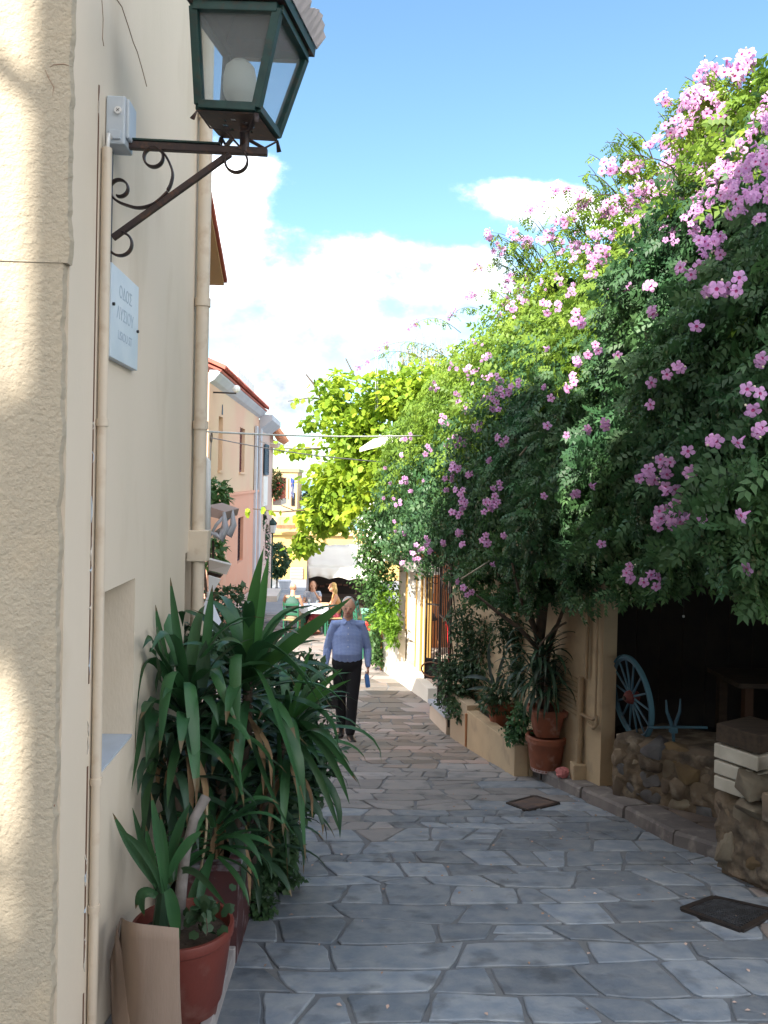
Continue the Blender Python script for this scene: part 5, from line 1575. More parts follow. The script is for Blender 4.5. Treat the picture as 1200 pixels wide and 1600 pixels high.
# the finest blossoms of the crown, too many to pick apart, as one part
xv, xf, xb_ = [], [], 0
def fine_crown(px, py, sx_, sy_, n):
    global xb_
    for i in range(n):
        x = random.gauss(px, sx_); y = random.gauss(py, sy_); p = surf_hit(x, y)
        if p is None: continue
        me = CL[random.choice((1, 2, 2, 3))]
        rt = Matrix.Rotation(random.uniform(-1.2, 1.2), 3, 'Z') @ Matrix.Rotation(random.uniform(-1.5, 1.5), 3, 'Y'); k_ = random.uniform(.5, .72)
        p = p + (EYE - p).normalized() * random.uniform(.05, .2)
        for v in me.vertices: xv.append(tuple(p + rt @ (v.co * k_)))
        for f in me.polygons:
            if f.material_index == 0: xf.append(tuple(q + xb_ for q in f.vertices))
        xb_ += len(me.vertices)
for a_ in ((1075, 215, 55, 34, 70), (1050, 265, 60, 30, 60), (1150, 165, 45, 32, 60), (980, 300, 45, 26, 40), (1120, 290, 50, 40, 40), (900, 380, 50, 30, 30), (820, 440, 50, 30, 24), (720, 560, 60, 40, 30)): fine_crown(*a_)
me = bpy.data.meshes.new('fine_blossom'); me.from_pydata(xv, [], xf); me.materials.append(pinkf)
fo = link(bpy.data.objects.new('fine_blossom', me), vine); fo.matrix_parent_inverse = Matrix.Translation(-org(vine)); fo['kind'] = 'stuff'
# arching shoots breaking the outline
def shoot(x0, y0, x1, y1, Y, bend=18, nl_=16, fl_=2, size=.13):
    pts_ = []
    for i in range(9):
        t = i / 8
        x = x0 + (x1 - x0) * t; y = y0 + (y1 - y0) * t - bend * math.sin(t * math.pi) * 1.0
        pts_.append(A(x, y, Y - .25 * t))
    MB().tube(pts_, [.007 - .005 * i / 8 for i in range(9)], 5).build('shoot', bark, vine, smooth=True)
    n = nl_; P = []
    for i in range(n):
        t = random.uniform(.05, .95); k = min(7, int(t * 8)); P.append(tuple(pts_[k].lerp(pts_[k + 1], t * 8 - k)))
    P = np.array(P); d = rand_unit(n); d[:, 2] = -abs(d[:, 2]) * .5 - .2
    Rm = rot_from(d, np.tile([0, 0, 1.], (n, 1)) + rand_unit(n) * .3)
    vv, ff = scatter(PIN, P, Rm, size * rng.uniform(.7, 1.2, n))
    sh_leaves.append((vv, ff))
    for i in range(fl_): put_flower(0, 0, random.choice((2, 3, 3, 4)), p=pts_[-1 - i].copy() - (EYE - pts_[-1 - i]).normalized() * .13)
sh_leaves = []
for a_ in ((1150, 190, 1088, 148, 5.6), (1180, 150, 1110, 165, 5.5), (1190, 150, 1165, 92, 5.4, 5), (1120, 240, 1030, 222, 6.0), (1060, 270, 985, 262, 6.8), (1030, 300, 950, 262, 7), (1000, 330, 905, 315, 7.6), (960, 350, 880, 345, 8.4),
           (1110, 200, 1072, 190, 5.8), (1170, 210, 1125, 175, 5.4), (1200, 170, 1150, 110, 5.3), (930, 380, 850, 372, 9), (880, 430, 815, 378, 10), (860, 440, 790, 440, 10.5), (800, 480, 735, 460, 12), (770, 500, 700, 495, 13),
           (720, 520, 640, 510, 14), (700, 560, 590, 545, 14.5), (660, 560, 560, 575, 15), (1075, 260, 1000, 300, 6.2), (1010, 310, 950, 330, 7.0), (1150, 240, 1050, 200, 5.6), (1190, 200, 1080, 150, 5.5)):
    shoot(*a_)
for k in range(75):      # short random shoots over the crest and the face
    x = random.uniform(820, 1190); ycr = np.interp(x, [820, 900, 980, 1100, 1200], [400, 340, 270, 180, 110])
    shoot(x, ycr + 40, x - random.uniform(20, 75), ycr + random.uniform(-38, 20), np.interp(x, [820, 1200], [10, 5.3]), random.uniform(4, 22), 9, random.choice((0, 0, 1)), .12)
allv, allf, b_ = [], [], 0
for vv, ff in sh_leaves: allv.append(vv); allf.append(ff + b_); b_ += len(vv)
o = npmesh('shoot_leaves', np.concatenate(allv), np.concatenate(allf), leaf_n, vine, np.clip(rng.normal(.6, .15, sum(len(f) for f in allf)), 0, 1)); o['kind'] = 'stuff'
nfl_total = nfl[0]

# ================================================================ GRAPE VINE, JASMINE, CREEPERS (centre)
def plant(name, loc, label, cat, group=None): return thing(name, loc, label, cat, group)
gv = plant('grape_vine', A(560, 900, 19), 'yellow green grape vine hanging over the cafe tables', 'climbing plant')
def px_cloud(parent, px, py, Y, rx, ry, rd, n, size, tmpl, mat, nm='foliage', **k):
    c = A(px, py, Y); s_ = Y / F
    return leaf_cloud(nm, c, (rx * s_, rd, ry * s_), n, size, tmpl, mat, parent, seed=random.random() * 9, **k)
for a_ in ((520, 625, 18.5, 34, 40, .7, 420), (560, 680, 18, 60, 60, .9, 1200), (620, 620, 17.5, 75, 45, 1.0, 1300), (680, 600, 16.8, 55, 40, .8, 700), (530, 750, 18.6, 50, 55, .9, 1000), (590, 740, 17.6, 50, 60, .8, 900),
           (500, 800, 19, 36, 40, .7, 600), (475, 850, 19.5, 24, 22, .5, 200), (535, 815, 19, 30, 18, .5, 160), (560, 795, 18.2, 40, 26, .7, 420), (485, 660, 19, 18, 14, .4, 60), (470, 705, 19.2, 26, 9, .4, 70), (640, 690, 17, 60, 40, .8, 500), (530, 590, 18, 20, 14, .4, 70)):
    px_cloud(gv, *a_[:6], int(a_[6] * 1.15), .17, GL, leaf_g, shell=.1, down=.7, lump=.35)
for pp in (((620, 640), (560, 640), (520, 625), (480, 622), (450, 627)), ((560, 690), (510, 700), (470, 702), (436, 700)), ((510, 640), (490, 600), (478, 585)), ((600, 640), (560, 600), (540, 560)), ((560, 800), (500, 795), (440, 800), (395, 795)), ((650, 700), (600, 760), (560, 840), (556, 930))):
    MB().tube([A(x, y, 18.6) for x, y in pp], [.03, .022, .016, .012, .008][:len(pp)] + [.01] * max(0, len(pp) - 5), 5).build('tendril', bark, gv, smooth=True)
def leaf_string(parent, pp, Y, n, size, tmpl, mat):
    P = []
    for i in range(n):
        t = random.random() * (len(pp) - 1); k = min(len(pp) - 2, int(t)); a_, b_ = pp[k], pp[k + 1]; t -= k
        P.append(tuple(A(a_[0] + (b_[0] - a_[0]) * t + random.gauss(0, 3), a_[1] + (b_[1] - a_[1]) * t + random.gauss(0, 3), Y)))
    P = np.array(P); n = len(P); d = rand_unit(n); d[:, 2] -= .8
    vv, ff = scatter(tmpl, P, rot_from(d, np.tile([0, -.6, .5], (n, 1)) + rand_unit(n) * .4), size * rng.uniform(.7, 1.2, n))
    o = npmesh('foliage', vv, ff, mat, parent, np.clip(rng.normal(.6, .2, len(ff)), 0, 1)); o['kind'] = 'stuff'
leaf_string(gv, [(520, 625), (480, 622), (448, 627)], 18.4, 14, .15, GL, leaf_g); leaf_string(gv, [(510, 700), (470, 703), (436, 698), (428, 695)], 18.4, 26, .17, GL, leaf_g)
leaf_string(gv, [(440, 800), (395, 792), (385, 796)], 18.4, 8, .17, GL, leaf_g)
tw = plant('bare_shrub', A(680, 600, 18.5), 'bare twiggy pale shrub rising behind the grape vine', 'shrub')
for k in range(90):
    x0, y0 = random.uniform(600, 740), 610; x1 = x0 + random.uniform(-30, 30); y1 = random.uniform(515, 560) if 620 < x0 < 730 else random.uniform(540, 580)
    MB().tube([A(x0, y0, 18.4), A((x0 + x1) / 2 + random.uniform(-8, 8), (y0 + y1) / 2, 18.4 + random.uniform(-.3, .3)), A(x1, y1, 18.4)], [.012, .009, .004], 4).build('twig', twig, tw, fix=False)
px_cloud(tw, 670, 570, 18.5, 60, 36, .5, 900, .09, SL, M('olive_leaf', (.28, .28, .12), None, tone=True, transl=.3), shell=.1)
jm = plant('jasmine', A(600, 1000, 15.4), 'pale green small leaved jasmine tumbling over the taverna corner', 'climbing plant')
for a_ in ((600, 830, 14.6, 42, 50, .55, 2400), (578, 860, 15.2, 24, 40, .4, 1000), (590, 900, 15, 30, 50, .4, 1200), (585, 960, 15.2, 16, 60, .3, 700), (620, 780, 14.4, 30, 30, .4, 800), (640, 850, 13.8, 16, 10, .2, 120)):
    px_cloud(jm, *a_[:6], a_[6], .085, SLW, leaf_j, shell=.15, down=.3, lump=.4)
px_cloud(jm, 600, 830, 14.4, 45, 52, .6, 260, .05, SLW, M('white_blossom', (.7, .7, .62), None, rough=.8), nm='blossom', shell=.8, down=0)
bs = plant('bright_shrub', A(612, 985, 14.6), 'bright lime green shrub growing behind the low white wall', 'shrub')
for a_ in ((605, 955, 14.8, 22, 36, .35, 900), (612, 985, 14.5, 12, 26, .25, 350)):
    px_cloud(bs, *a_[:6], a_[6], .11, SL, leaf_b, shell=.1, down=.1, lump=.4)
hd = plant('low_creeper', A(592, 1045, 15.6), 'creeper clump at the foot of the taverna corner behind the walking man', 'shrub')
for a_ in ((588, 1010, 15.8, 14, 30, .3, 500), (592, 1030, 15.7, 12, 12, .25, 160)):
    px_cloud(hd, *a_[:6], a_[6], .08, SLW, leaf_j, shell=.1)
# lane-side greenery on the left
def shrub(name, px, py, Y, rx, ry, rd, n, size, tmpl, mat, label, cat='shrub', stem=True, **k):
    g_ = gz(Y)
    c = A(px, py, Y)
    t_ = plant(name, (c.x, c.y, g_), label, cat)
    px_cloud(t_, px, py, Y, rx, ry, rd, n, size, tmpl, mat, **k)
    if stem:
        for q in range(3): MB().tube([(c.x + random.uniform(-.08, .08), Y + random.uniform(-.06, .06), g_ - .03), (c.x + random.uniform(-.1, .1), Y, (c.z + g_) / 2), (c.x + random.uniform(-.2, .2), Y, c.z)], [.022, .016, .008], 5).build('stem', bark, t_, smooth=True)
    return t_
shrub('leafy_shrub', 352, 965, 9.5, 34, 45, .5, 900, .10, SLW, leaf_d, 'dark leafy shrub below the peach house wall', lump=.35)
shrub('leafy_shrub', 365, 1010, 7.6, 50, 36, .4, 900, .11, SLW, leaf_d, 'low dark shrub just behind the tall strap leaved plants', lump=.35)
shrub('leafy_shrub', 338, 775, 9.0, 18, 24, .3, 330, .10, SLW, leaf_j, 'green bush showing high up just beyond the drainpipe', lump=.45)
shrub('leafy_shrub', 338, 865, 9.6, 10, 28, .3, 200, .10, SLW, leaf_j, 'small green bush between the drainpipe and the peach wall', lump=.4)
shrub('potted_shrub', 433, 875, 38, 18, 28, .7, 1300, .20, SLW, leaf_d, 'large round dark shrub standing by the far left house front', lump=.25)
cr = plant('wall_creeper', A(410, 900, 31), 'dark creeper with pale flowers climbing the grey trimmed house front', 'climbing plant')
for a_ in ((405, 800, 30.4, 9, 30, .3, 420), (411, 845, 31.5, 10, 32, .3, 420), (412, 885, 32, 6, 20, .3, 200)): px_cloud(cr, *a_[:6], a_[6], .17, SLW, leaf_d, shell=.1)
px_cloud(cr, 409, 835, 30.8, 11, 48, .35, 130, .09, SLW, M('pale_pink_blossom', (.75, .5, .5), None), nm='blossom', shell=.8)
bp_ = plant('balcony_plants', A(430, 785, 35.5), 'red flowering plants crowding the far balcony', 'potted plants')
px_cloud(bp_, 431, 758, 34.0, 13, 24, .5, 1000, .16, SL, M('olive_green_leaf', (.13, .17, .06), None, tone=True, transl=.3), shell=.1)
px_cloud(bp_, 431, 764, 33.7, 12, 18, .5, 80, .10, SLW, M('red_blossom', (.6, .08, .06), None), nm='blossom', shell=.7)
dt = plant('distant_tree', A(488, 800, 60), 'brownish green tree top in front of the sea', 'tree')
px_cloud(dt, 490, 778, 60, 16, 13, 1, 700, .32, SLW, leaf_d, nm='crown'); MB().tube([A(490, 785, 60), A(490, 905, 60)], [.1, .16], 6).build('trunk', bark, dt)
for (x, y, Y, s_, lb_t) in ((401, 905, 34, .34, 'white box planter at the foot of the far left shrub'), (445, 905, 40, .3, 'small grey flowerpot right of the far shrub')):
    t_ = thing('flowerpot', (A(x, y, Y).x, Y, gz(Y)), lb_t, 'flowerpot')
    MB().lathe((A(x, y, Y).x, Y, gz(Y)), [(s_ * .7, 0), (s_, s_ * 1.2), (s_ * 1.08, s_ * 1.2), (s_ * 1.08, s_ * 1.4)], 4 if x == 401 else 14).build('pot', whitew if x == 401 else lilac, t_)
wsp = thing('white_step', (A(390, 930, 27).x, 27, gz(27)), 'sloping stone ramp edge along the base of the peach house', 'ramp')
MB().prism([AX(352, 965, PX + .1), AX(398, 925, PX + .1), AX(398, 917, PX + .1), AX(352, 952, PX + .1)], V((.35, 0, 0))).build('ramp_edge', M('pale_ramp_stone', (.55, .45, .40)), wsp)
MB().prism([AX(398, 940, PX + .6), AX(407, 925, PX + .6), AX(407, 919, PX + .6), AX(398, 931, PX + .6)], V((.6, 0, 0))).build('step', whitew, wsp)

# white shop things behind the drainpipe
aw = thing('shop_awning', A(338, 800, 7.2), 'little timber canopy with a curved grey iron arm just past the drainpipe', 'awning')
MB().prism([A(322, 790, 7.0), A(352, 800, 7.0), A(349, 812, 7.0), A(322, 806, 7.0)], V((0, .9, 0))).build('canopy_board', M('weathered_pink_wood', (.42, .30, .26)), aw)
for dy in (0, .5):
    MB().tube([A(350, 800, 6.95) + V((0, dy, 0)), A(352, 825, 6.95) + V((0, dy, 0)), A(345, 842, 6.95) + V((0, dy, 0)), A(338, 836, 6.95) + V((0, dy, 0)), A(330, 832, 6.95) + V((0, dy, 0)), A(322, 838, 6.95) + V((0, dy, 0))], [.012, .03, .035, .022, .014, .012], 8).build('iron_arm', lilac, aw, smooth=True)
    MB().tube([A(349, 808, 6.95) + V((0, dy, 0)), A(338, 820, 6.95) + V((0, dy, 0)), A(326, 842, 6.95) + V((0, dy, 0))], [.014, .014, .01], 8).build('iron_arm', lilac, aw, smooth=True)
MB().prism([A(331, 845, 7.4), A(334, 845, 7.4), A(334, 880, 7.4), A(331, 880, 7.4)], V((0, .04, 0))).build('post', oldwood, aw)
m1 = thing('white_menu_board', A(345, 885, 6.6), 'white tilted menu board leaning out past the drainpipe', 'sign board')
MB().prism([A(326, 874, 6.6), A(361, 883, 6.4), A(354, 898, 6.4), A(326, 891, 6.6)], V((0, .03, .01))).build('board', wht, m1)
MB().prism([A(324, 893, 6.7), A(347, 899, 6.6), A(344, 903, 6.6), A(324, 899, 6.7)], V((0, .05, 0))).build('batten', oldwood, m1)
m2_ = thing('white_card', A(335, 910, 6.3), 'small white pointed card standing under the tilted board', 'sign board')
MB().prism([A(326, 899, 6.3), A(345, 905, 6.3), A(331, 928, 6.3), A(326, 925, 6.3)], V((0, .02, 0))).build('card', wht, m2_)
m3 = thing('folded_parasol', A(332, 985, 6.2), 'pale blue white folded parasol skirt showing left of the tall leaves', 'parasol')
cc = A(326, 925, 6.2); mbp = MB(); k = 16; vs_ = [cc]
zq = A(330, 982, 6.2).z
for i in range(k): 
    t = 2 * math.pi * i / k; r_ = .105 * (1 + .15 * math.cos(5 * t)); vs_.append(V((cc.x + r_ * math.cos(t), cc.y + r_ * math.sin(t), zq)))
mbp.add(vs_, [(0, i + 1, (i + 1) % k + 1) for i in range(k)]); mbp.build('canopy', cloth_w, m3)
MB().tube([cc, V((cc.x, cc.y, gz(6.2)))], .015, 8).build('pole', wht, m3)

# ================================================================ STRAP-LEAVED PLANTS (left foreground)
def strap(base, az_, el_, Lh, w_, droop, mat, parent, n=10, vfold=.16, twist=0., xmin=-.80):
    p = V(base); e = el_; pts_ = [p.copy()]; st = Lh / n
    dirs = []
    for i in range(n):
        t = i / n
        d = V((math.cos(az_) * math.cos(e), math.sin(az_) * math.cos(e), math.sin(e)))
        p = p + d * st
        if p.x < xmin: p.x = xmin + random.uniform(0, .01)
        pts_.append(p.copy()); dirs.append(d)
        e -= droop * (0.35 + 1.9 * t) * st / .6
        e = max(e, -1.5)
    return ribbon(pts_, w_, mat, parent, vfold, twist)
def ribbon(pts_, w_, mat, parent, vfold=.16, twist=0., up=None, name='leaf'):
    n = len(pts_) - 1; vs_ = []
    side0 = None
    for i, p in enumerate(pts_):
        d = (pts_[min(i + 1, n)] - pts_[max(i - 1, 0)]).normalized()
        if side0 is None:
            s_ = d.cross(V((0, 0, 1))) if up is None else d.cross(up)
            s_ = s_.normalized() if s_.length > .05 else V((1, 0, 0))
        else:
            s_ = (side0 - d * side0.dot(d)).normalized()
        side0 = s_
        if twist: s_ = Matrix.Rotation(twist * i / n, 3, d) @ s_
        t = i / n
        ww = w_ * (.55 + .9 * t if t < .35 else .865 + .135 * math.sin((t - .35) * 3)) * (1 - max(0, (t - .45) / .55) ** 1.8) + .0012
        nn_ = s_.cross(d)
        vs_ += [p - s_ * ww / 2 + nn_ * ww * vfold, p, p + s_ * ww / 2 + nn_ * ww * vfold]
    mb = MB(); mb.add(vs_, [(i * 3 + q, i * 3 + q + 1, (i + 1) * 3 + q + 1, (i + 1) * 3 + q) for i in range(n) for q in range(2)])
    o = mb.build(name, mat, parent, smooth=True, fix=False)
    at = o.data.attributes.new('along', 'FLOAT', 'FACE'); at.data.foreach_set('value', [(i + .5) / n for i in range(n) for q in range(2)])
    return o
def bez(pix, Y, n=10):
    """pixel control points -> smooth curve at real depth Y (or list of depths)"""
    Ys = Y if isinstance(Y, (list, tuple)) else [Y] * len(pix)
    C = [A(x, y, q) for (x, y), q in zip(pix, Ys)]
    out = []
    for i in range(n + 1):
        t = i / n; Q = C[:]
        while len(Q) > 1: Q = [Q[k].lerp(Q[k + 1], t) for k in range(len(Q) - 1)]
        out.append(Q[0])
    return out
def rosette(parent, c, n, Lr, w_, el_rng, droop, mat, az_rng=(0, 2 * math.pi), **k):
    for i in range(n):
        u = (i + random.random()) / n
        el0 = el_rng[1] + (el_rng[0] - el_rng[1]) * u ** 1.1
        a_ = i * 2.399963 + random.uniform(-.3, .3)
        if az_rng != (0, 2 * math.pi): a_ = random.uniform(*az_rng)
        L_l = random.uniform(*Lr) * (1 - .15 * u)
        cc_ = c + V((math.cos(a_), math.sin(a_), 0)) * .025 - V((0, 0, .16 * u))
        strap(cc_, a_, el0, L_l, w_ * random.uniform(.75, 1.1), random.uniform(*droop), mat, parent, n=9, twist=random.uniform(-.5, .5), **k)
bed = gz(3.9) + .07
def spec_plant(nm, base, heads, label, trunk_mat=bark):
    t_ = thing(nm, base, label, 'potted plant' if 'pot' in label else 'plant')
    return t_
y1_ = spec_plant('yucca_plant', A(300, 1390, 3.9), None, 'tall strap leaved yucca nearest the niche with upright and drooping leaves')
h1 = A(292, 1090, 3.72); h1b = A(330, 1190, 3.85)
MB().tube([A(322, 1390, 3.95), A(325, 1280, 3.9), A(310, 1180, 3.8), h1], [.035, .03, .028, .022], 8).build('trunk', bark, y1_, smooth=True)
rosette(y1_, h1, 42, (.40, .66), .062, (-.35, 1.45), (1.0, 2.3), leaf_y)
y2_ = spec_plant('yucca_plant', A(380, 1390, 4.1), None, 'tallest yucca with long sword leaves rising above the lane')
h2 = A(388, 1050, 3.95)
MB().tube([A(365, 1395, 4.2), A(370, 1250, 4.1), A(385, 1140, 4.0), h2], [.035, .03, .028, .022], 8).build('trunk', bark, y2_, smooth=True)
rosette(y2_, h2, 44, (.42, .72), .066, (-.35, 1.35), (1.0, 2.2), leaf_y)
y3_ = spec_plant('yucca_plant', A(430, 1390, 4.3), None, 'yucca leaning over the paving with a fan of drooping leaves')
h3 = A(450, 1135, 4.15)
MB().tube([A(385, 1390, 4.3), A(400, 1290, 4.3), A(430, 1200, 4.2), h3], [.032, .03, .026, .022], 8).build('trunk', bark, y3_, smooth=True)
rosette(y3_, h3, 42, (.36, .62), .05, (-.3, 1.2), (1.2, 2.4), leaf_y)
y4_ = spec_plant('yucca_plant', A(340, 1400, 4.0), None, 'lower dense yucca head hidden under the taller ones', )
h4 = A(345, 1215, 4.0)
MB().tube([A(345, 1400, 4.1), h4], [.035, .025], 8).build('trunk', bark, y4_, smooth=True)
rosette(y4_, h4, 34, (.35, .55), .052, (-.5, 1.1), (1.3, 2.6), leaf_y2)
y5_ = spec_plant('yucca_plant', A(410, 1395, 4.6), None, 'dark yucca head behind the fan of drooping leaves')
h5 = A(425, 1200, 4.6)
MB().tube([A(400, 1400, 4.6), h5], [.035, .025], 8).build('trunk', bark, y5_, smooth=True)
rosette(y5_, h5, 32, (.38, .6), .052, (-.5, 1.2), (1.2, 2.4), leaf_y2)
y6_ = spec_plant('yucca_plant', A(250, 1395, 3.6), None, 'narrow yucca pressed against the wall below the niche')
h6 = A(268, 1185, 3.65)
MB().tube([A(290, 1400, 3.8), h6], [.03, .022], 8).build('trunk', bark, y6_, smooth=True)
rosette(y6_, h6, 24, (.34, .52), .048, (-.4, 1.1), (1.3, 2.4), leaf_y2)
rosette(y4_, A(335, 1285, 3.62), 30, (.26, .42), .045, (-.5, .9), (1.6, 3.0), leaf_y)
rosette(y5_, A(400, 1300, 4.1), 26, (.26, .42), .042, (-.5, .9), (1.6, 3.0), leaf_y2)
UPV = V((0, -.95, .3))
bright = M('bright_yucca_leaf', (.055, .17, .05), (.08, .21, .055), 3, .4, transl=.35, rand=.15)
for pl_, pix, Yq, w_, mt in (
        (y1_, [(292, 1090), (276, 990), (266, 902)], 3.7, .040, leaf_y), (y1_, [(270, 1080), (252, 1010), (243, 945)], 3.75, .036, leaf_y), (y1_, [(318, 1050), (325, 980), (332, 914)], 3.8, .045, leaf_y),
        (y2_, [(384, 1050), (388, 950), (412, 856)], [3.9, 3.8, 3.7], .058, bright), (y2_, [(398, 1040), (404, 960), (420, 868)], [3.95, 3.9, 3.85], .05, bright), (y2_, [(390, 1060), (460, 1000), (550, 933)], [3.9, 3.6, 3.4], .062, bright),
        (y2_, [(385, 1050), (402, 960), (450, 1010), (528, 1118)], [3.9, 3.7, 3.6, 3.5], .062, leaf_y), (y2_, [(395, 1050), (440, 980), (480, 1060), (500, 1100)], [3.9, 3.7, 3.6, 3.5], .05, leaf_y),
        (y1_, [(275, 1090), (225, 960), (205, 1060), (212, 1180)], [3.7, 3.6, 3.5, 3.45], .05, leaf_y), (y1_, [(290, 1090), (262, 990), (255, 1090), (249, 1178)], [3.7, 3.5, 3.4, 3.35], .058, leaf_y),
        (y1_, [(295, 1090), (295, 1010), (305, 1140), (311, 1238)], [3.7, 3.5, 3.4, 3.4], .062, leaf_y), (y2_, [(380, 1055), (362, 960), (366, 1080), (372, 1178)], [3.9, 3.7, 3.6, 3.6], .06, leaf_y),
        (y2_, [(390, 1060), (405, 1000), (440, 1120), (478, 1260)], [3.9, 3.7, 3.55, 3.5], .064, leaf_y), (y2_, [(350, 1070), (320, 1000), (335, 1060), (373, 1135)], [3.9, 3.7, 3.6, 3.6], .055, leaf_y),
        (y3_, [(450, 1135), (460, 1070), (470, 1220), (478, 1350)], [4.1, 3.9, 3.8, 3.8], .05, leaf_y), (y3_, [(450, 1130), (500, 1120), (530, 1180), (558, 1222)], [4.1, 4., 3.9, 3.8], .045, leaf_y),
        (y3_, [(455, 1130), (500, 1140), (530, 1200), (546, 1256)], [4.1, 4., 3.9, 3.9], .042, leaf_y), (y3_, [(455, 1125), (500, 1080), (548, 1062)], [4.1, 4., 3.9], .026, bright), (y3_, [(455, 1125), (490, 1080), (535, 1045)], [4.1, 4., 3.9], .034, bright),
        (y3_, [(450, 1135), (460, 1080), (487, 1010)], [4.1, 4., 3.9], .034, bright), (y3_, [(450, 1140), (490, 1180), (515, 1250), (531, 1300)], [4.1, 4., 3.9, 3.9], .036, leaf_y), (y1_, [(240, 1090), (215, 1130), (205, 1200), (198, 1262)], [3.6, 3.5, 3.45, 3.4], .05, leaf_y),
        (y3_, [(450, 1140), (420, 1100), (440, 1200), (450, 1380)], [4.1, 4.0, 3.9, 3.9], .04, leaf_y), (y2_, [(390, 1160), (395, 1130), (410, 1230), (463, 1310)], [4, 3.8, 3.7, 3.65], .04, leaf_y), (y1_, [(345, 1180), (360, 1150), (380, 1200), (380, 1238)], [3.7, 3.6, 3.5, 3.5], .046, leaf_y)):
    ribbon(bez(pix, Yq, 13), w_, mt, pl_, vfold=.14, up=UPV)
deadm = M('dead_yucca_leaf', (.30, .20, .11), (.18, .11, .06), 12, .8, rand=.25)
for pl_, hc, n_ in ((y1_, h1, 5), (y2_, h2, 6), (y3_, h3, 6), (y4_, h4, 7), (y5_, h5, 6)):
    for i in range(n_):
        a_ = random.uniform(-2.6, -.4)
        strap(hc - V((0, 0, random.uniform(.14, .22))), a_, -.6, random.uniform(.28, .45), .028, 3.0, deadm, pl_, n=7, twist=random.uniform(-1.5, 1.5))
# cut stump of a broad leaf
st2 = ribbon(bez([(316, 1075), (318, 1040), (322, 1000)], 3.62, 4), .07, leaf_y2, y1_, up=UPV, name='cut_leaf')
# dark small leaved shrubs filling behind the straps
sh1 = plant('evergreen_shrub', A(300, 1350, 4.4), 'dark glossy evergreen shrub behind the yuccas against the wall', 'shrub')
for a_ in ((290, 1030, 4.55, 42, 50, .16, 500), (350, 1030, 4.9, 60, 40, .25, 800), (320, 1200, 4.5, 70, 120, .16, 2600), (340, 1310, 4.3, 55, 50, .16, 1300), (440, 1090, 5.0, 60, 70, .3, 900), (400, 1250, 4.9, 70, 110, .3, 2600), (410, 1330, 4.7, 50, 60, .2, 1500)):
    px_cloud(sh1, *a_[:6], a_[6], .075, SLW, leaf_d, shell=.1, down=.3, lump=.3)
sh2 = plant('evergreen_shrub', A(480, 1350, 5.2), 'small leaved evergreen overhanging the paving right of the yuccas', 'shrub')
for a_ in ((490, 1170, 5.2, 42, 50, .25, 900), (470, 1060, 5.4, 50, 40, .3, 700), (470, 1230, 5.1, 35, 50, .2, 500)):
    px_cloud(sh2, *a_[:6], a_[6], .06, SLW, leaf_d, shell=.1, down=.3, lump=.35)
wd1 = plant('trailing_weed', A(400, 1400, 4.6), 'trailing small leaved weed spilling over the kerb onto the flagstones', 'weed')
for a_ in ((395, 1370, 4.7, 26, 40, .1, 420), (405, 1410, 4.3, 28, 26, .08, 260), (440, 1330, 4.9, 30, 30, .12, 260), (380, 1330, 4.7, 20, 40, .1, 300), (462, 1372, 4.6, 16, 8, .06, 50)):
    px_cloud(wd1, *a_[:6], a_[6], .042, SLW, leaf_d, shell=.1, down=.1, lump=.4)
# hanging dry stem
MB().tube(bez([(322, 1250), (326, 1300), (318, 1330), (312, 1372)], 3.6, 8), [.006] * 9, 6).build('dry_stem', M('dry_stem', (.42, .33, .22)), y1_, smooth=True)

# planting bed with its kerb edge, trough, pot, cardboard
bd = thing('planting_bed', (-.6, 4, -.6), None, None); bd['kind'] = 'structure'
kx0 = AX(345, 1590, -.47)
def bedge(y): return -.50 if y > 4.4 else -.46
mb = MB(); vs_ = []
yy_l = np.linspace(2.6, 5.3, 10)
for y in yy_l: vs_ += [(WX + .004, y, gz(y) + .05), (bedge(y) - .03, y, gz(y) + .05), (bedge(y) - .03, y, gz(y) - .05)]
mb.add(vs_, [(i * 3 + q, i * 3 + q + 1, (i + 1) * 3 + q + 1, (i + 1) * 3 + q) for i in range(9) for q in range(2)]); mb.build('bed_top', M('bed_concrete', (.24, .25, .27), (.17, .17, .18), 6, .9, bump=.003), bd, fix=False)
y = 2.6
edge_m = M('pale_edging_stone', (.40, .37, .36), (.30, .28, .28), 5, .85, bump=.003, bscale=40)
while y < 5.25:
    l = random.uniform(.45, .6); e = min(5.3, y + l)
    MB().prism([V((bedge(y) - .03, y, gz(y) - .06)), V((bedge(y) + .01, y, gz(y) - .06)), V((bedge(y) + .01, y, gz(y) + .075)), V((bedge(y) - .03, y, gz(y) + .075))], V((0, e - y - .006, gz(e) - gz(y)))).build('edging_stone', edge_m, bd, bevel=.004)
    y = e
tro = A(330, 1375, 3.95)
trg = thing('planter_trough', (tro.x, tro.y, gz(3.95) + .05), 'dark red planter trough with worn white rim behind the round red pot', 'planter')
zr = A(330, 1345, 3.75).z
tz0 = gz(3.8) + .05
x0, x1, y0, y1 = A(283, 1350, 3.75).x, A(373, 1350, 3.75).x, 3.72, 4.75
TR = M('worn_dark_red_paint', (.08, .026, .026), (.055, .022, .024), 9, .7, c3=(.4, .36, .38), scale3=14, amt3=.6)
x0 = max(x0, WX + .02)
for (a_, b_) in (((x0, y0), (x1, y0 + .04)), ((x0, y1 - .04), (x1, y1)), ((x0, y0 + .041), (x0 + .04, y1 - .041)), ((x1 - .04, y0 + .041), (x1, y1 - .041))):
    MB().span((a_[0], a_[1], tz0 - .25), (b_[0], b_[1], zr - .03)).build('side', TR, trg)
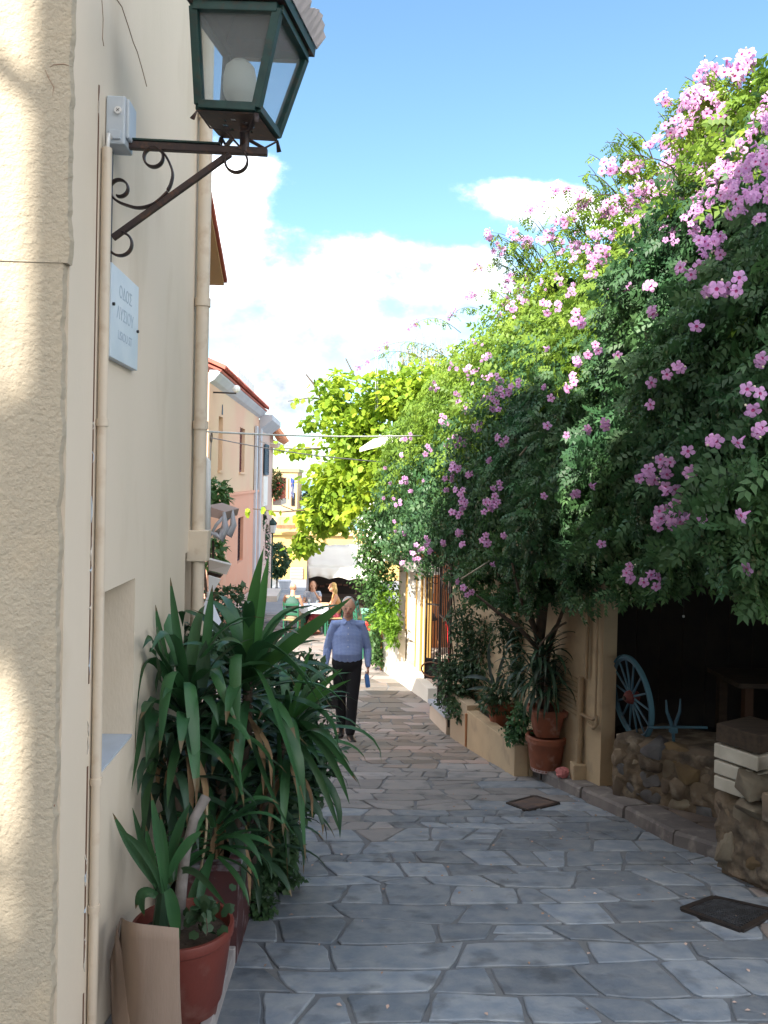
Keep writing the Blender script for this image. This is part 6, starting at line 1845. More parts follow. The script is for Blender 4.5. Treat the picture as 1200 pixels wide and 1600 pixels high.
for (a_, b_) in (((x0 - .01, y0 - .012), (x1 + .012, y0 + .05)), ((x0 - .01, y1 - .05), (x1 + .012, y1 + .01)), ((x0 - .01, y0 + .051), (x0 + .05, y1 - .051)), ((x1 - .05, y0 + .051), (x1 + .012, y1 - .051))):
    MB().span((a_[0], a_[1], zr - .029), (b_[0], b_[1], zr)).build('rim', M('worn_white_rim', (.24, .24, .27), (.10, .045, .05), 16, .8, contrast=(.45, .6)), trg, bevel=.004)
MB().span((x0 + .042, y0 + .042, zr - .12), (x1 - .042, y1 - .042, zr - .05)).build('soil', soil, trg)
pc = A(284, 1500, 3.14)
zr_, zb5 = A(284, 1442, 3.14).z, gz(3.14) + .052
Rp = 79 / F * 3.14
pot = thing('red_flowerpot', (pc.x, pc.y, zb5), 'big round red brown plastic flowerpot at the lower left', 'flowerpot')
hp = zr_ - zb5
MB().lathe((pc.x, pc.y, zb5), [(Rp * .62, 0), (Rp * .70, .012), (Rp * .745, hp * .17), (Rp * .755, hp * .19), (Rp * .79, hp * .20), (Rp * .80, hp * .22), (Rp * .955, hp * .85), (Rp * .96, hp * .88), (Rp * 1.0, hp * .90), (Rp * 1.01, hp * .98), (Rp * .99, hp), (Rp * .93, hp), (Rp * .91, hp * .95), (Rp * .90, hp * .80)], 48).build('pot', terra_red, pot, smooth='auto')
MB().lathe((pc.x, pc.y, zb5), [(Rp * .85, hp * .78), (Rp * .895, hp * .86), (Rp * .3, hp * .9)], 24).build('soil', soil, pot)
sy_ = spec_plant('potted_yucca', V((pc.x, pc.y, zb5 + hp * .86)), None, 'small yucca with a bare pale leaning trunk growing in the red pot')
MB().tube([A(277, 1450, 3.14), A(283, 1390, 3.16), A(290, 1330, 3.2), A(303, 1280, 3.25), A(322, 1245, 3.3)], [.026, .022, .02, .019, .021], 10).build('trunk', bark_pale, sy_, smooth=True)
for (pix, Yq, w_) in (([(252, 1392), (205, 1330), (176, 1270)], 3.1, .034), ([(255, 1395), (240, 1330), (186, 1295)], 3.05, .03), ([(258, 1395), (250, 1310), (236, 1238)], 3.05, .036), ([(250, 1400), (225, 1330), (207, 1262)], 3.1, .03),
                      ([(262, 1390), (268, 1400), (275, 1430), (277, 1490)], 2.95, .05), ([(285, 1360), (310, 1350), (335, 1390), (354, 1416)], [3.1, 3.0, 2.95, 2.95], .038), ([(240, 1395), (215, 1385), (222, 1415), (226, 1432)], 3.0, .034),
                      ([(262, 1370), (290, 1310), (318, 1298)], 3.15, .04), ([(262, 1380), (270, 1300), (298, 1255)], 3.2, .04), ([(245, 1400), (220, 1380), (212, 1420)], 3.05, .04), ([(250, 1395), (235, 1340), (228, 1290)], 3.15, .034),
                      ([(258, 1392), (262, 1330), (250, 1270)], 3.12, .03)):
    ribbon(bez(pix, Yq, 12), w_, leaf_y, sy_, up=UPV)
MB().tube([A(250, 1450, 3.1), A(256, 1385, 3.1)], [.03, .024], 8).build('stem', leaf_y2, sy_)
iv = plant('ivy_sprig', A(325, 1430, 3.05), 'small dark ivy sprig in the front of the red pot', 'plant')
P = np.array([tuple(A(random.gauss(322, 15), random.gauss(1425, 11), 3.05 + random.uniform(-.05, .05))) for i in range(50)]); d = rand_unit(50); d[:, 2] -= .4
vv, ff = scatter(GL, P, rot_from(d, np.tile([0, -.6, .6], (50, 1)) + rand_unit(50) * .4), rng.uniform(.035, .06, 50)); npmesh('foliage', vv, ff, leaf_d, iv, np.full(len(ff), .3))['kind'] = 'stuff'
MB().tube(bez([(322, 1435), (326, 1455), (322, 1462)], 2.93, 4), [.002] * 5, 5).build('stem', bark, iv)
# cardboard sheet bent round the pot
cbx = thing('cardboard_sheet', A(230, 1590, 2.85), 'bent brown cardboard sheet leaning against the red pot', 'cardboard')
top_ = [A(190, 1434, 3.06), A(205, 1440, 2.86), A(240, 1446, 2.83), A(279, 1452, 2.84)]
bot_ = [A(176, 1600, 2.95), A(215, 1640, 2.80), A(245, 1640, 2.78), A(285, 1640, 2.80)]
def sheet_(a_, b_, nm, n=14):
    vs_ = []
    for i in range(n + 1):
        t = i / n * (len(a_) - 1); k = min(len(a_) - 2, int(t)); t -= k
        def cr_(P, k, t):
            p0, p1, p2, p3 = P[max(0, k - 1)], P[k], P[k + 1], P[min(len(P) - 1, k + 2)]
            return .5 * (2 * p1 + (p2 - p0) * t + (2 * p0 - 5 * p1 + 4 * p2 - p3) * t * t + (3 * p1 - p0 - 3 * p2 + p3) * t ** 3)
        for j in range(9): vs_.append(cr_(a_, k, t).lerp(cr_(b_, k, t), j / 8) + V((0, -.006 * math.sin(j * .9 + i * .3) , 0)))
    mb = MB(); mb.add(vs_, [(i * 9 + j, i * 9 + j + 1, (i + 1) * 9 + j + 1, (i + 1) * 9 + j) for i in range(n) for j in range(8)])
    o = mb.build(nm, cardboard, cbx, smooth=True, fix=False); o.modifiers.new('t', 'SOLIDIFY').thickness = .004; return o
sheet_(top_, bot_, 'front_flap')
sheet_([A(188, 1434, 3.07), A(180, 1470, 3.0), A(183, 1445, 3.02)], [A(172, 1500, 3.02), A(180, 1640, 2.86), A(212, 1640, 2.80)], 'side_flap', 8)

# ================================================================ PLANTS ON THE RIGHT
rp_ = A(853, 1160, 7.75)
zb6 = gz(rp_.y) + RZ
zr6 = A(853, 1148, 7.75).z
R6 = 31 / F * 7.75
t1 = thing('round_terracotta_pot', (rp_.x, rp_.y, zb6), 'round terracotta pot with flaking base standing on the pavement', 'flowerpot')
h6_ = zr6 - zb6
MB().lathe((rp_.x, rp_.y, zb6), [(R6 * .72, 0), (R6 * .75, .015), (R6 * .95, h6_ * .8), (R6 * .96, h6_ * .82), (R6 * 1.04, h6_ * .83), (R6 * 1.04, h6_ * .97), (R6 * .98, h6_), (R6 * .9, h6_), (R6 * .88, h6_ * .85)], 36).build('pot', terra, t1, smooth='auto')
MB().lathe((rp_.x, rp_.y, zb6 - .002), [(R6 * .73, 0), (R6 * .765, .03), (R6 * .75, .035)], 30).build('limescale_band', M('flaked_lime', (.5, .42, .42), (.3, .15, .12), 20, .9), t1)
t2 = thing('square_terracotta_pot', (rp_.x, rp_.y, zr6), 'square terracotta pot stacked on top of the round one', 'flowerpot')
zt6 = A(853, 1108, 7.7).z; h7 = zt6 - zr6 + .001
MB().lathe((rp_.x, rp_.y, zr6 + .001), [(R6 * .58, 0), (R6 * .80, h7 * .78), (R6 * .82, h7 * .79), (R6 * .93, h7 * .80), (R6 * .97, h7 * .97), (R6 * .93, h7), (R6 * .82, h7), (R6 * .78, h7 * .85)], 40, power=6).build('pot', terra, t2, smooth='auto')
dk = plant('dark_yucca', (rp_.x, rp_.y, zt6), 'dark drooping yucca growing in the square terracotta pot', 'potted plant')
MB().tube([(rp_.x, rp_.y, zt6 - .06), (rp_.x - .01, rp_.y, A(850, 1040, 7.7).z)], [.03, .025], 8).build('trunk', bark, dk)
for k_, (q_, n_) in enumerate((((850, 1010), 46), ((838, 1050), 34), ((862, 1060), 30))): rosette(dk, A(*q_, 7.66), n_, (.3, .6), .035, (-.5, 1.2), (1.8, 3.4), leaf_y2, xmin=-9)
MB().tube(bez([(842, 1010), (860, 985), (885, 972)], 7.4, 6), [.01] * 7, 6).build('dry_shoot', bark, dk)
sp_y = plant('pale_strap_plant', A(770, 1085, 9.4), 'agave like plant with pale blue streaked leaves in the planter', 'plant')
pale = M('pale_blue_strap_leaf', (.12, .17, .18), (.08, .13, .12), 5, .4)
for (pix, Yq, w_) in (([(770, 1070), (750, 1050), (722, 1060)], 9.2, .05), ([(775, 1080), (755, 1070), (728, 1078)], 9.2, .04), ([(775, 1075), (780, 1040), (795, 1005)], 9.2, .04), ([(780, 1080), (790, 1050), (808, 1020)], 9.2, .045), ([(785, 1085), (800, 1050), (815, 1040)], 9.1, .04), ([(770, 1070), (760, 1030), (765, 1000)], 9.3, .04), ([(775, 1075), (760, 1090), (740, 1100)], 9.1, .035), ([(780, 1080), (800, 1070), (812, 1100)], 9.0, .04)):
    ribbon(bez(pix, Yq, 8), w_, pale, sp_y, up=UPV)
rosette(sp_y, A(775, 1075, 9.4), 26, (.25, .45), .04, (-.2, 1.3), (1, 2.4), leaf_y2, xmin=-9)
t3 = A(782, 1105, 9.0)
tp3 = thing('terracotta_pot', (t3.x, t3.y, tpz - .12), 'dark terracotta pot half hidden in the raised planter', 'flowerpot')
MB().lathe((t3.x, t3.y, tpz - .12), [(.10, 0), (.15, .20), (.165, .20), (.165, .26), (.14, .26), (.13, .2)], 24).build('pot', terra, tp3, smooth='auto')
pb1 = plant('planter_bush', A(715, 1090, 10.2), 'dark small leaved bush spilling over the ledge by the gate', 'shrub')
for a_ in ((712, 1080, 10.2, 34, 40, .3, 900), (700, 1050, 10.4, 26, 30, .25, 450), (735, 1040, 10.2, 32, 46, .3, 800), (720, 1110, 9.9, 26, 16, .2, 300), (735, 990, 10.3, 30, 40, .25, 350)):
    px_cloud(pb1, *a_[:6], a_[6], .06, SLW, leaf_d, shell=.1, down=.2, lump=.35)
pb2 = plant('trailing_plant', A(808, 1120, 8.0), 'green trailing plant hanging over the near corner of the planter', 'plant')
for a_ in ((808, 1135, 7.95, 20, 28, .12, 420), (818, 1110, 8.0, 16, 16, .12, 180), (800, 1150, 7.9, 10, 14, .08, 100)):
    px_cloud(pb2, *a_[:6], a_[6], .05, SLW, leaf_v, shell=.1, down=.5, lump=.35)
pb3 = plant('dark_bush', A(790, 1010, 9.4), 'dense dark bush in front of the ochre wall under the vine', 'shrub')
for a_ in ((760, 1000, 9.8, 34, 40, .3, 800), (740, 1040, 10, 30, 30, .3, 500), (815, 1050, 8.8, 26, 46, .2, 1300), (850, 1060, 7.9, 20, 50, .1, 700), (800, 985, 8.8, 40, 40, .2, 900), (775, 1090, 8.9, 30, 22, .12, 500), (720, 970, 9.9, 26, 34, .2, 500)):
    px_cloud(pb3, *a_[:6], a_[6], .065, SL, leaf_d, shell=.1, down=.4, lump=.35)

# petals and dry leaves on the paving
n = 260
P = []
while len(P) < n:
    y = random.uniform(3.2, 14); x = random.uniform(-.4, 2.3)
    if x < rb(y) - .05 and (random.random() < .25 + .5 * (x / 2.3)): P.append((x, y, gz(y) + .008))
P = np.array(P); d = rand_unit(n); d[:, 2] *= .1
vv, ff = scatter(SLW, P, rot_from(d, np.tile([0, 0, 1.], (n, 1)) + rand_unit(n) * .2), rng.uniform(.012, .03, n))
lt = npmesh('fallen_petals', vv, ff, M('fallen_petal', (.50, .36, .30), (.2, .12, .07), 3, .9), None); tag(lt, 'scattered fallen petals and dry leaves on the flagstones', 'litter', kind='stuff')
# ================================================================ PEOPLE
def remesh(o, vox=.009, it=3):
    r_ = o.modifiers.new('remesh', 'REMESH'); r_.mode = 'VOXEL'; r_.voxel_size = vox; r_.use_smooth_shade = True
    s_ = o.modifiers.new('smooth', 'SMOOTH'); s_.iterations = it; s_.factor = .5
    return o
def person(loc, rz, J, label, look, s=1.0, group=None):
    """J: joints in metres in the person's own frame (facing -Y). look: clothing dict"""
    t_ = thing('person', loc, label, 'person', group, rz)
    Rz = Matrix.Rotation(0, 3, 'Z')
    L0 = V(loc)
    def T(p): return L0 + V(p) * s
    sd_ = V((1, 0, 0))
    vox = look.get('vox', .009)
    b = MB(); skinm = look.get('skin', skin)
    hd = V(J['head']); nk = V(J['neck']); ch = V(J['chest']); pv = V(J['pelvis'])
    fwd = V(J.get('face', (0, -1, 0))).normalized()
    sideh = V((0, 0, 1)).cross(fwd).normalized()
    hr_ = Matrix((sideh, -fwd, V((0, 0, 1)))).transposed()
    hp_ = lambda x, y, z: T(hd + hr_ @ V((x, y, z)))
    b.ball(T(hd + V((0, 0, .01))), (.077 * s, .092 * s, .108 * s), 18, 14, hr_)
    b.ball(hp_(0, -.018, -.045), (.058 * s, .07 * s, .07 * s), 14, 10, hr_)      # jaw
    b.ball(hp_(0, -.098, -.012), (.014 * s, .020 * s, .026 * s), 8, 6, hr_)       # nose
    b.ball(hp_(0, -.080, .018), (.05 * s, .014 * s, .010 * s), 8, 6, hr_)         # brow
    for sg_ in (-1, 1): b.ball(hp_(.078 * sg_, .008, -.005), (.010 * s, .020 * s, .032 * s), 8, 6, hr_)
    b.limb([T(nk + V((0, .01, -.06))), T((nk + hd) / 2 + V((0, .015, 0))), T(hd + V((0, .015, -.04)))], [.062 * s, .056 * s, .056 * s], 12)
    sw = look.get('girth', 1.)
    b.limb([T(pv), T(pv.lerp(ch, .35)), T(ch), T(nk + V((0, 0, -.09)))], [(.14 * s * sw, .10 * s * sw), (.13 * s * sw, .10 * s * sw), (.15 * s, .10 * s), (.10 * s, .07 * s)], 16, sd_)
    for sg_, k in ((-1, 'l'), (1, 'r')):
        S, E, W_ = V(J['sh' + k]), V(J['el' + k]), V(J['wr' + k])
        b.limb([T(nk + V((0, .01, -.07))), T(S), T(S.lerp(E, .3)), T(E), T(E.lerp(W_, .3)), T(W_)], [.035 * s, .050 * s, .046 * s, .036 * s, .036 * s, .024 * s], 10)
        H, K, A_ = V(J['hip' + k]), V(J['kn' + k]), V(J['an' + k])
        b.limb([T(H), T(H.lerp(K, .4)), T(K), T(K.lerp(A_, .35)), T(A_)], [.085 * s, .078 * s, .055 * s, .054 * s, .034 * s], 12)
        td = V(J.get('toe' + k, (0, -.2, -.05))); b.limb([T(A_ + V((0, .03, -.03))), T(A_ + td * .6 + V((0, 0, -.03))), T(A_ + td + V((0, 0, -.01)))], [(.035 * s, .028 * s), (.04 * s, .025 * s), (.03 * s, .018 * s)], 8)
        # hand: palm, four unequal fingers and a thumb from the side of the palm
        hdv = V(J.get('hd' + k, (W_ - E))).normalized(); pal = V(J.get('pn' + k, (-sg_, 0, 0))); pal = (pal - hdv * pal.dot(hdv)).normalized(); acr = hdv.cross(pal).normalized()
        if acr.y > 0: acr = -acr      # thumb side forward
        pc_ = W_ + hdv * .055
        b.ball(T(pc_), (.040 * s, .016 * s, .052 * s), 10, 8, Matrix((acr, pal, hdv)).transposed())
        for q, (off, ln_) in enumerate(((.028, .068), (.010, .076), (-.009, .070), (-.027, .056))):
            r0_ = pc_ + hdv * .032 + acr * off; c1 = J.get('curl', .5)
            k1 = r0_ + (hdv + pal * c1 * .4).normalized() * ln_ * .45; k2 = k1 + (hdv * (1 - c1 * .5) + pal * c1 * 1.1).normalized() * ln_ * .32; k3 = k2 + (hdv * (1 - c1) + pal * c1 * 1.6).normalized() * ln_ * .25
            b.limb([T(r0_), T(k1), T(k2), T(k3)], [.0095 * s, .009 * s, .0085 * s, .007 * s], 6)
        r0_ = pc_ - hdv * .02 + acr * .03
        b.limb([T(r0_), T(r0_ + (hdv * .7 + acr * .7 + pal * .3).normalized() * .032), T(r0_ + (hdv + acr * .45 + pal * .8).normalized() * .062)], [.012 * s, .010 * s, .008 * s], 6)
    remesh(b.build('body', skinm, t_, smooth=True, fix=False), vox)
    # face details
    for sg_ in (-1, 1):
        MB().ball(hp_(.030 * sg_, -.080, .002), .0105 * s, 8, 6).build('eye', look.get('eye', M('eye', (.10, .08, .07), None, rough=.3) if 'eye' not in bpy.data.materials else bpy.data.materials['eye']), t_, smooth=True)
    MB().ball(hp_(0, -.086, -.050), (.024 * s, .008 * s, .006 * s), 8, 5, hr_).build('mouth', M('lips', (.33, .10, .09)) if 'lips' not in bpy.data.materials else bpy.data.materials['lips'], t_, smooth=True)
    # hair
    hm = look['hair']
    if hm is not None:
        h_ = MB(); full = look.get('hairlen', 0)
        h_.ball(hp_(0, .026, .038), (.082 * s, .088 * s, .088 * s), 18, 12, hr_)
        if full < 0:   # thin fringe round the back only
            h_ = MB(); h_.ball(hp_(0, .03, -.005), (.080 * s, .075 * s, .065 * s), 16, 10, hr_)
        if full > 0:
            h_.limb([hp_(0, .05, .02), hp_(.01, .085, -.08), hp_(0, .09, -.10 - full)], [(.085 * s, .06 * s), (.085 * s, .05 * s), (.05 * s, .03 * s)], 12, side=sideh)
            for sg_ in (-1, 1): h_.limb([hp_(.06 * sg_, .0, .06), hp_(.084 * sg_, .02, -.02), hp_(.075 * sg_, .04, -.10 - full * .5)], [.03 * s, .03 * s, .02 * s], 8)
        remesh(h_.build('hair', hm, t_, smooth=True, fix=False), vox, 1)
    # top
    tm_ = look['top']; c_ = MB(); g = .012
    c_.limb([T(pv + V((0, 0, look.get('hem', .02)))), T(pv.lerp(ch, .3) + V((0, -.012 * sw, 0))), T(pv.lerp(ch, .7)), T(ch), T(nk + V((0, 0, -.085)))],
            [((.155 + g) * s * sw, (.115 + g) * s * sw), ((.155 + g) * s * sw, (.125 + g) * s * sw), ((.16 + g) * s * sw, (.115 + g) * s), ((.165 + g) * s, (.105 + g) * s), ((.10 + g) * s, (.07 + g) * s)], 18, sd_)
    sl = look.get('sleeve', 1.)
    for k in 'lr':
        S, E, W_ = V(J['sh' + k]), V(J['el' + k]), V(J['wr' + k])
        pts_ = [T(nk + V((0, .005, -.055))), T(S), T(S.lerp(E, .35))]; rr = [.040 * s, .060 * s, .058 * s]
        if sl >= .5: pts_.append(T(E)); rr.append(.052 * s)
        if sl >= 1: pts_ += [T(E.lerp(W_, .4)), T(E.lerp(W_, .93))]; rr += [.048 * s, .034 * s]
        if sl > 0: c_.limb(pts_, rr, 12)
    remesh(c_.build('shirt', tm_, t_, smooth=True, fix=False), vox, 2)
    if look.get('collar'):
        for sg_ in (-1, 1):
            p = nk + V((0, -.03, -.02))
            MB().add([T(nk + V((.055 * sg_, .0, .01))), T(nk + V((.012 * sg_, -.075, -.025))), T(nk + V((.045 * sg_, -.085, -.065))), T(nk + V((.075 * sg_, -.03, -.03)))], [(0, 1, 2, 3)]).build('collar', look['collar'], t_, fix=False).modifiers.new('t', 'SOLIDIFY').thickness = .006
        for q in range(6):
            z = nk.z - .10 - q * .075
            MB().ball(T((nk.x, -.128 * sw if q > 2 else -.118, z)), .006 * s, 6, 4).build('button', wht, t_)
    # trousers / skirt
    bm2 = look['bottom']; c_ = MB(); tl = look.get('leg', 1.)
    c_.limb([T(pv + V((0, 0, .06))), T(pv + V((0, 0, -.04)))], [((.152 + g) * s * sw, (.11 + g) * s * sw), ((.16 + g) * s * sw, (.115 + g) * s * sw)], 16, sd_)
    for k in 'lr':
        H, K, A_ = V(J['hip' + k]), V(J['kn' + k]), V(J['an' + k])
        c_.limb([T(H), T(H.lerp(K, .45)), T(K), T(K.lerp(A_, .5 * tl)), T(K.lerp(A_, .96 * tl))], [.10 * s, .094 * s, .072 * s, .066 * s, .062 * s], 14)
    remesh(c_.build('trousers', bm2, t_, smooth=True, fix=False), vox, 2)
    for k in 'lr':
        A_ = V(J['an' + k]); td = V(J.get('toe' + k, (0, -.2, -.05)))
        h_ = MB(); h_.limb([T(A_ + V((0, .05, -.045))), T(A_ + td * .5 + V((0, 0, -.04))), T(A_ + td + V((0, 0, -.02)))], [(.042 * s, .042 * s), (.050 * s, .040 * s), (.042 * s, .028 * s)], 12, sd_)
        remesh(h_.build('shoe', look['shoes'], t_, smooth=True, fix=False), vox, 1)
    return t_
# checked blue shirt: woven pattern as colour of the cloth
def check_mat(name, c1, c2, sc_):
    m_ = M(name, c1, None, rough=.85); t = m_.node_tree
    p = [n for n in t.nodes if n.type == 'BSDF_PRINCIPLED'][0]
    tcn = N('ShaderNodeTexCoord', t); sp_ = N('ShaderNodeSeparateXYZ', t); t.links.new(tcn.outputs['Object'], sp_.inputs[0])
    def st(o_, k, off=0):
        a = N('ShaderNodeMath', t, operation='MULTIPLY'); a.inputs[1].default_value = k; t.links.new(o_, a.inputs[0])
        f = N('ShaderNodeMath', t, operation='FRACT'); t.links.new(a.outputs[0], f.inputs[0])
        g_ = N('ShaderNodeMath', t, operation='GREATER_THAN'); g_.inputs[1].default_value = .66; t.links.new(f.outputs[0], g_.inputs[0]); return g_.outputs[0]
    a, b = st(sp_.outputs[0], sc_), st(sp_.outputs[2], sc_)
    mx = N('ShaderNodeMath', t, operation='MAXIMUM'); t.links.new(a, mx.inputs[0]); t.links.new(b, mx.inputs[1])
    x = N('ShaderNodeMixRGB', t); x.inputs[1].default_value = (*c1, 1); x.inputs[2].default_value = (*c2, 1); t.links.new(mx.outputs[0], x.inputs[0])
    t.links.new(x.outputs[0], p.inputs['Base Color'])
    n_ = N('ShaderNodeTexNoise', t); n_.inputs['Scale'].default_value = 9; n_.inputs['Detail'].default_value = 3; t.links.new(tcn.outputs['Object'], n_.inputs['Vector'])
    bb_ = N('ShaderNodeBump', t); bb_.inputs['Distance'].default_value = .014; bb_.inputs['Strength'].default_value = .8; t.links.new(n_.outputs['Fac'], bb_.inputs['Height']); t.links.new(bb_.outputs[0], p.inputs['Normal'])
    return m_
shirtm = check_mat('blue_checked_cotton', (.13, .20, .46), (.30, .38, .62), 62)
blacktr = M('black_trousers', (.010, .010, .013), None, rough=.9)
blackshoe = M('black_shoe_leather', (.012, .012, .012), None, rough=.4)
greyhair = M('grey_hair', (.46, .44, .42), (.34, .32, .31), 40, .8)
mg = A(545, 1146, 10.2)
man_x = A(541, 1100, 10.2).x
std = dict(head=(0, -.035, 1.618), neck=(0, 0, 1.475), chest=(0, .0, 1.28), pelvis=(0, .0, .96), face=(-.05, -1, -.12),
           shl=(-.172, .01, 1.395), ell=(-.245, .04, 1.10), wrl=(-.265, -.03, .88), hdl=(-.05, -.1, -1), pnl=(1, 0, 0),
           shr=(.172, .01, 1.395), elr=(.25, .04, 1.10), wrr=(.255, -.06, .89), hdr=(0, -.1, -1), pnr=(-1, 0, 0), curl=.9,
           hipl=(-.085, 0, .92), knl=(-.075, .02, .50), anl=(-.05, .12, .115), toel=(-.02, -.20, -.05), hipr=(.085, 0, .92), knr=(.07, -.09, .50), anr=(.05, -.10, .09), toer=(.03, -.21, -.03))
man = person((man_x, 10.2, gz(10.2) + .004), R(2), std, 'grey haired man in a blue checked shirt and black trousers walking up the lane',
             dict(hair=greyhair, top=shirtm, bottom=blacktr, shoes=blackshoe, collar=shirtm, girth=1.12, hem=.03, vox=.0085))
# bottle and bag
wr_ = V((man_x + .262, 10.2 - .075, gz(10.2) + .80))
bo = thing('water_bottle', wr_ + V((0, 0, -.14)), "small blue plastic bottle in the walking man's left hand", 'bottle')
bb = MB(); bb.lathe(wr_ + V((.0, -.005, -.15)), [(.026, 0), (.030, .01), (.030, .07), (.027, .08), (.030, .09), (.029, .14), (.014, .17), (.014, .175)], 16, rot=Matrix.Rotation(R(-8), 3, 'Y')); bb.build('bottle', M('blue_clear_plastic', (.12, .32, .75), None, rough=.15, transl=.3), bo, smooth='auto')
MB().tube([wr_ + V((-.022, -.005, .02)), wr_ + V((-.026, -.005, .045))], .016, 12).build('cap', wht, bo)
hl = V((man_x - .275, 10.2 - .05, gz(10.2) + .80))
bgt = thing('black_bag', hl + V((.02, 0, -.35)), "black shoulder bag hanging by its handles from the man's right hand", 'bag')
blk = M('black_bag_cloth', (.012, .012, .014), None, rough=.7)
m4 = MB().box(hl + V((.05, 0, -.30)), (.26, .11, .24), taper=.86); remesh(m4.build('bag', blk, bgt, smooth=True), .012, 3)
for dy in (-.035, .035): MB().tube([hl + V((-.02, dy, -.19)), hl + V((-.012, dy * .4, -.06)), hl + V((0, 0, -.005)), hl + V((.035, dy * .4, -.06)), hl + V((.12, dy, -.19))], .008, 6).build('handle', blk, bgt, smooth=True)

# ================================================================ CHAIRS AND TABLES
def chair(loc, rz, mt, seat_m, label, group=None, s=1.):
    """rush seated ladder-back, faces -Y in its own frame"""
    t_ = thing('wooden_chair', loc, label, 'chair', group, rz)
    o_ = V(loc)
    def q(x, y, z): return o_ + V((x, y, z)) * s
    for sx in (-1, 1):
        MB().tube([q(sx * .19, -.18, 0), q(sx * .19, -.18, .45)], .018 * s, 8).build('leg', mt, t_, smooth='auto')
        MB().tube([q(sx * .18, .19, 0), q(sx * .18, .18, .45), q(sx * .18, .24, .90)], [.018 * s, .02 * s, .016 * s], 8).build('back_post', mt, t_, smooth='auto')
        for z in (.15, .30): MB().tube([q(sx * .19, -.18, z), q(sx * .18, .185, z)], .010 * s, 6).build('stretcher', mt, t_)
    for z in (.18, .33): MB().tube([q(-.19, -.18, z), q(.19, -.18, z)], .010 * s, 6).build('stretcher', mt, t_)
    MB().tube([q(-.18, .187, .25), q(.18, .187, .25)], .010 * s, 6).build('stretcher', mt, t_)
    MB().box(q(0, 0, .455), (.42 * s, .40 * s, .035 * s)).build('seat', seat_m, t_, bevel=.01)
    for z, yy_ in ((.60, .198), (.72, .215), (.84, .232)): MB().box(q(0, yy_, z), (.345 * s, .014 * s, .06 * s)).build('slat', mt, t_, bevel=.003)
    return t_
def table(loc, rz, mt, top_m, label, w_=.75, d_=.75):
    t_ = thing('cafe_table', loc, label, 'table', None, rz); o_ = V(loc)
    MB().box(o_ + V((0, 0, .735)), (w_, d_, .03)).build('tabletop', top_m, t_, bevel=.005)
    for sx in (-1, 1):
        for sy in (-1, 1): MB().span(o_ + V((sx * (w_ / 2 - .07) - .02, sy * (d_ / 2 - .07) - .02, 0)), o_ + V((sx * (w_ / 2 - .07) + .02, sy * (d_ / 2 - .07) + .02, .719))).build('leg', mt, t_)
    return t_
YT = 20.6
def gp_(px, Y): x = A(px, 960, Y).x; return (x, Y, gz(Y))
L1 = gp_(457, YT)
chair(L1, R(172), greenp, rush, 'green ladder back chair seen from behind under the bald man')
L2 = gp_(488, YT + 1.35); L3 = gp_(521, YT + .55)
chair(L2, R(10), greenp, rush, 'green chair under the woman in the blue white top')
chair(L3, R(-80), greenp, rush, 'green chair under the blond woman in red')
tl_ = gp_(490, YT + .55)
tb1 = table(tl_, R(6), greenp, M('green_tabletop', (.05, .2, .14)), 'cafe table between the three seated people', .7, .7)
tc_ = thing('table_cover', (tl_[0], tl_[1], tl_[2] + .75), 'white paper tablecloth on the occupied cafe table', 'tablecloth')
mb = MB(); o_ = V(tl_) + V((0, 0, .753)); mb.box(o_, (.74, .74, .004)); 
for sx, sy in ((1, 0), (-1, 0), (0, 1), (0, -1)): mb.prism([o_ + V((sx * .372 - sy * .372, sy * .372 - sx * .372, 0)), o_ + V((sx * .372 + sy * .372, sy * .372 + sx * .372, 0)), o_ + V((sx * .38 + sy * .36, sy * .38 + sx * .36, -.14)), o_ + V((sx * .38 - sy * .36, sy * .38 - sx * .36, -.16))], V((sx * .003, sy * .003, 0)))
mb.build('cloth', cloth_w, tc_)
for k, (dx, dy) in enumerate(((.08, -.1), (-.12, .05))):
    g_ = thing('drinking_glass', (tl_[0] + dx, tl_[1] + dy, tl_[2] + .756), ('glass of water near the front edge of the white tablecloth', 'glass of water at the back of the white tablecloth')[k], 'glass')
    MB().lathe((tl_[0] + dx, tl_[1] + dy, tl_[2] + .756), [(.025, 0), (.034, .14), (.031, .14), (.022, .01)], 14).build('glass', glass, g_)
def seated(**k):
    d = dict(head=(0, -.04, 1.22), neck=(0, .03, 1.07), chest=(0, .06, .87), pelvis=(0, .06, .55), face=(0, -1, -.08),
             shl=(-.18, .05, 1.01), ell=(-.24, -.06, .76), wrl=(-.16, -.30, .79), hdl=(.2, -1, 0), pnl=(0, 0, -1),
             shr=(.18, .05, 1.01), elr=(.24, -.06, .76), wrr=(.16, -.30, .79), hdr=(-.2, -1, 0), pnr=(0, 0, -1), curl=.5,
             hipl=(-.09, .02, .55), knl=(-.12, -.40, .54), anl=(-.11, -.40, .10), toel=(0, -.2, -.05), hipr=(.09, .02, .55), knr=(.12, -.40, .54), anr=(.11, -.38, .10), toer=(0, -.2, -.05))
    d.update(k); return d
person(L1, R(172), seated(), 'bald man in a green vest seen from behind at the cafe table',
       dict(hair=M('thin_reddish_hair', (.35, .17, .10)), hairlen=-1, top=M('dark_green_vest', (.05, .11, .09)), sleeve=0, bottom=M('khaki_shorts', (.30, .24, .16)), leg=.1, shoes=M('tan_sandal', (.25, .14, .09)), skin=skin2, vox=.013))
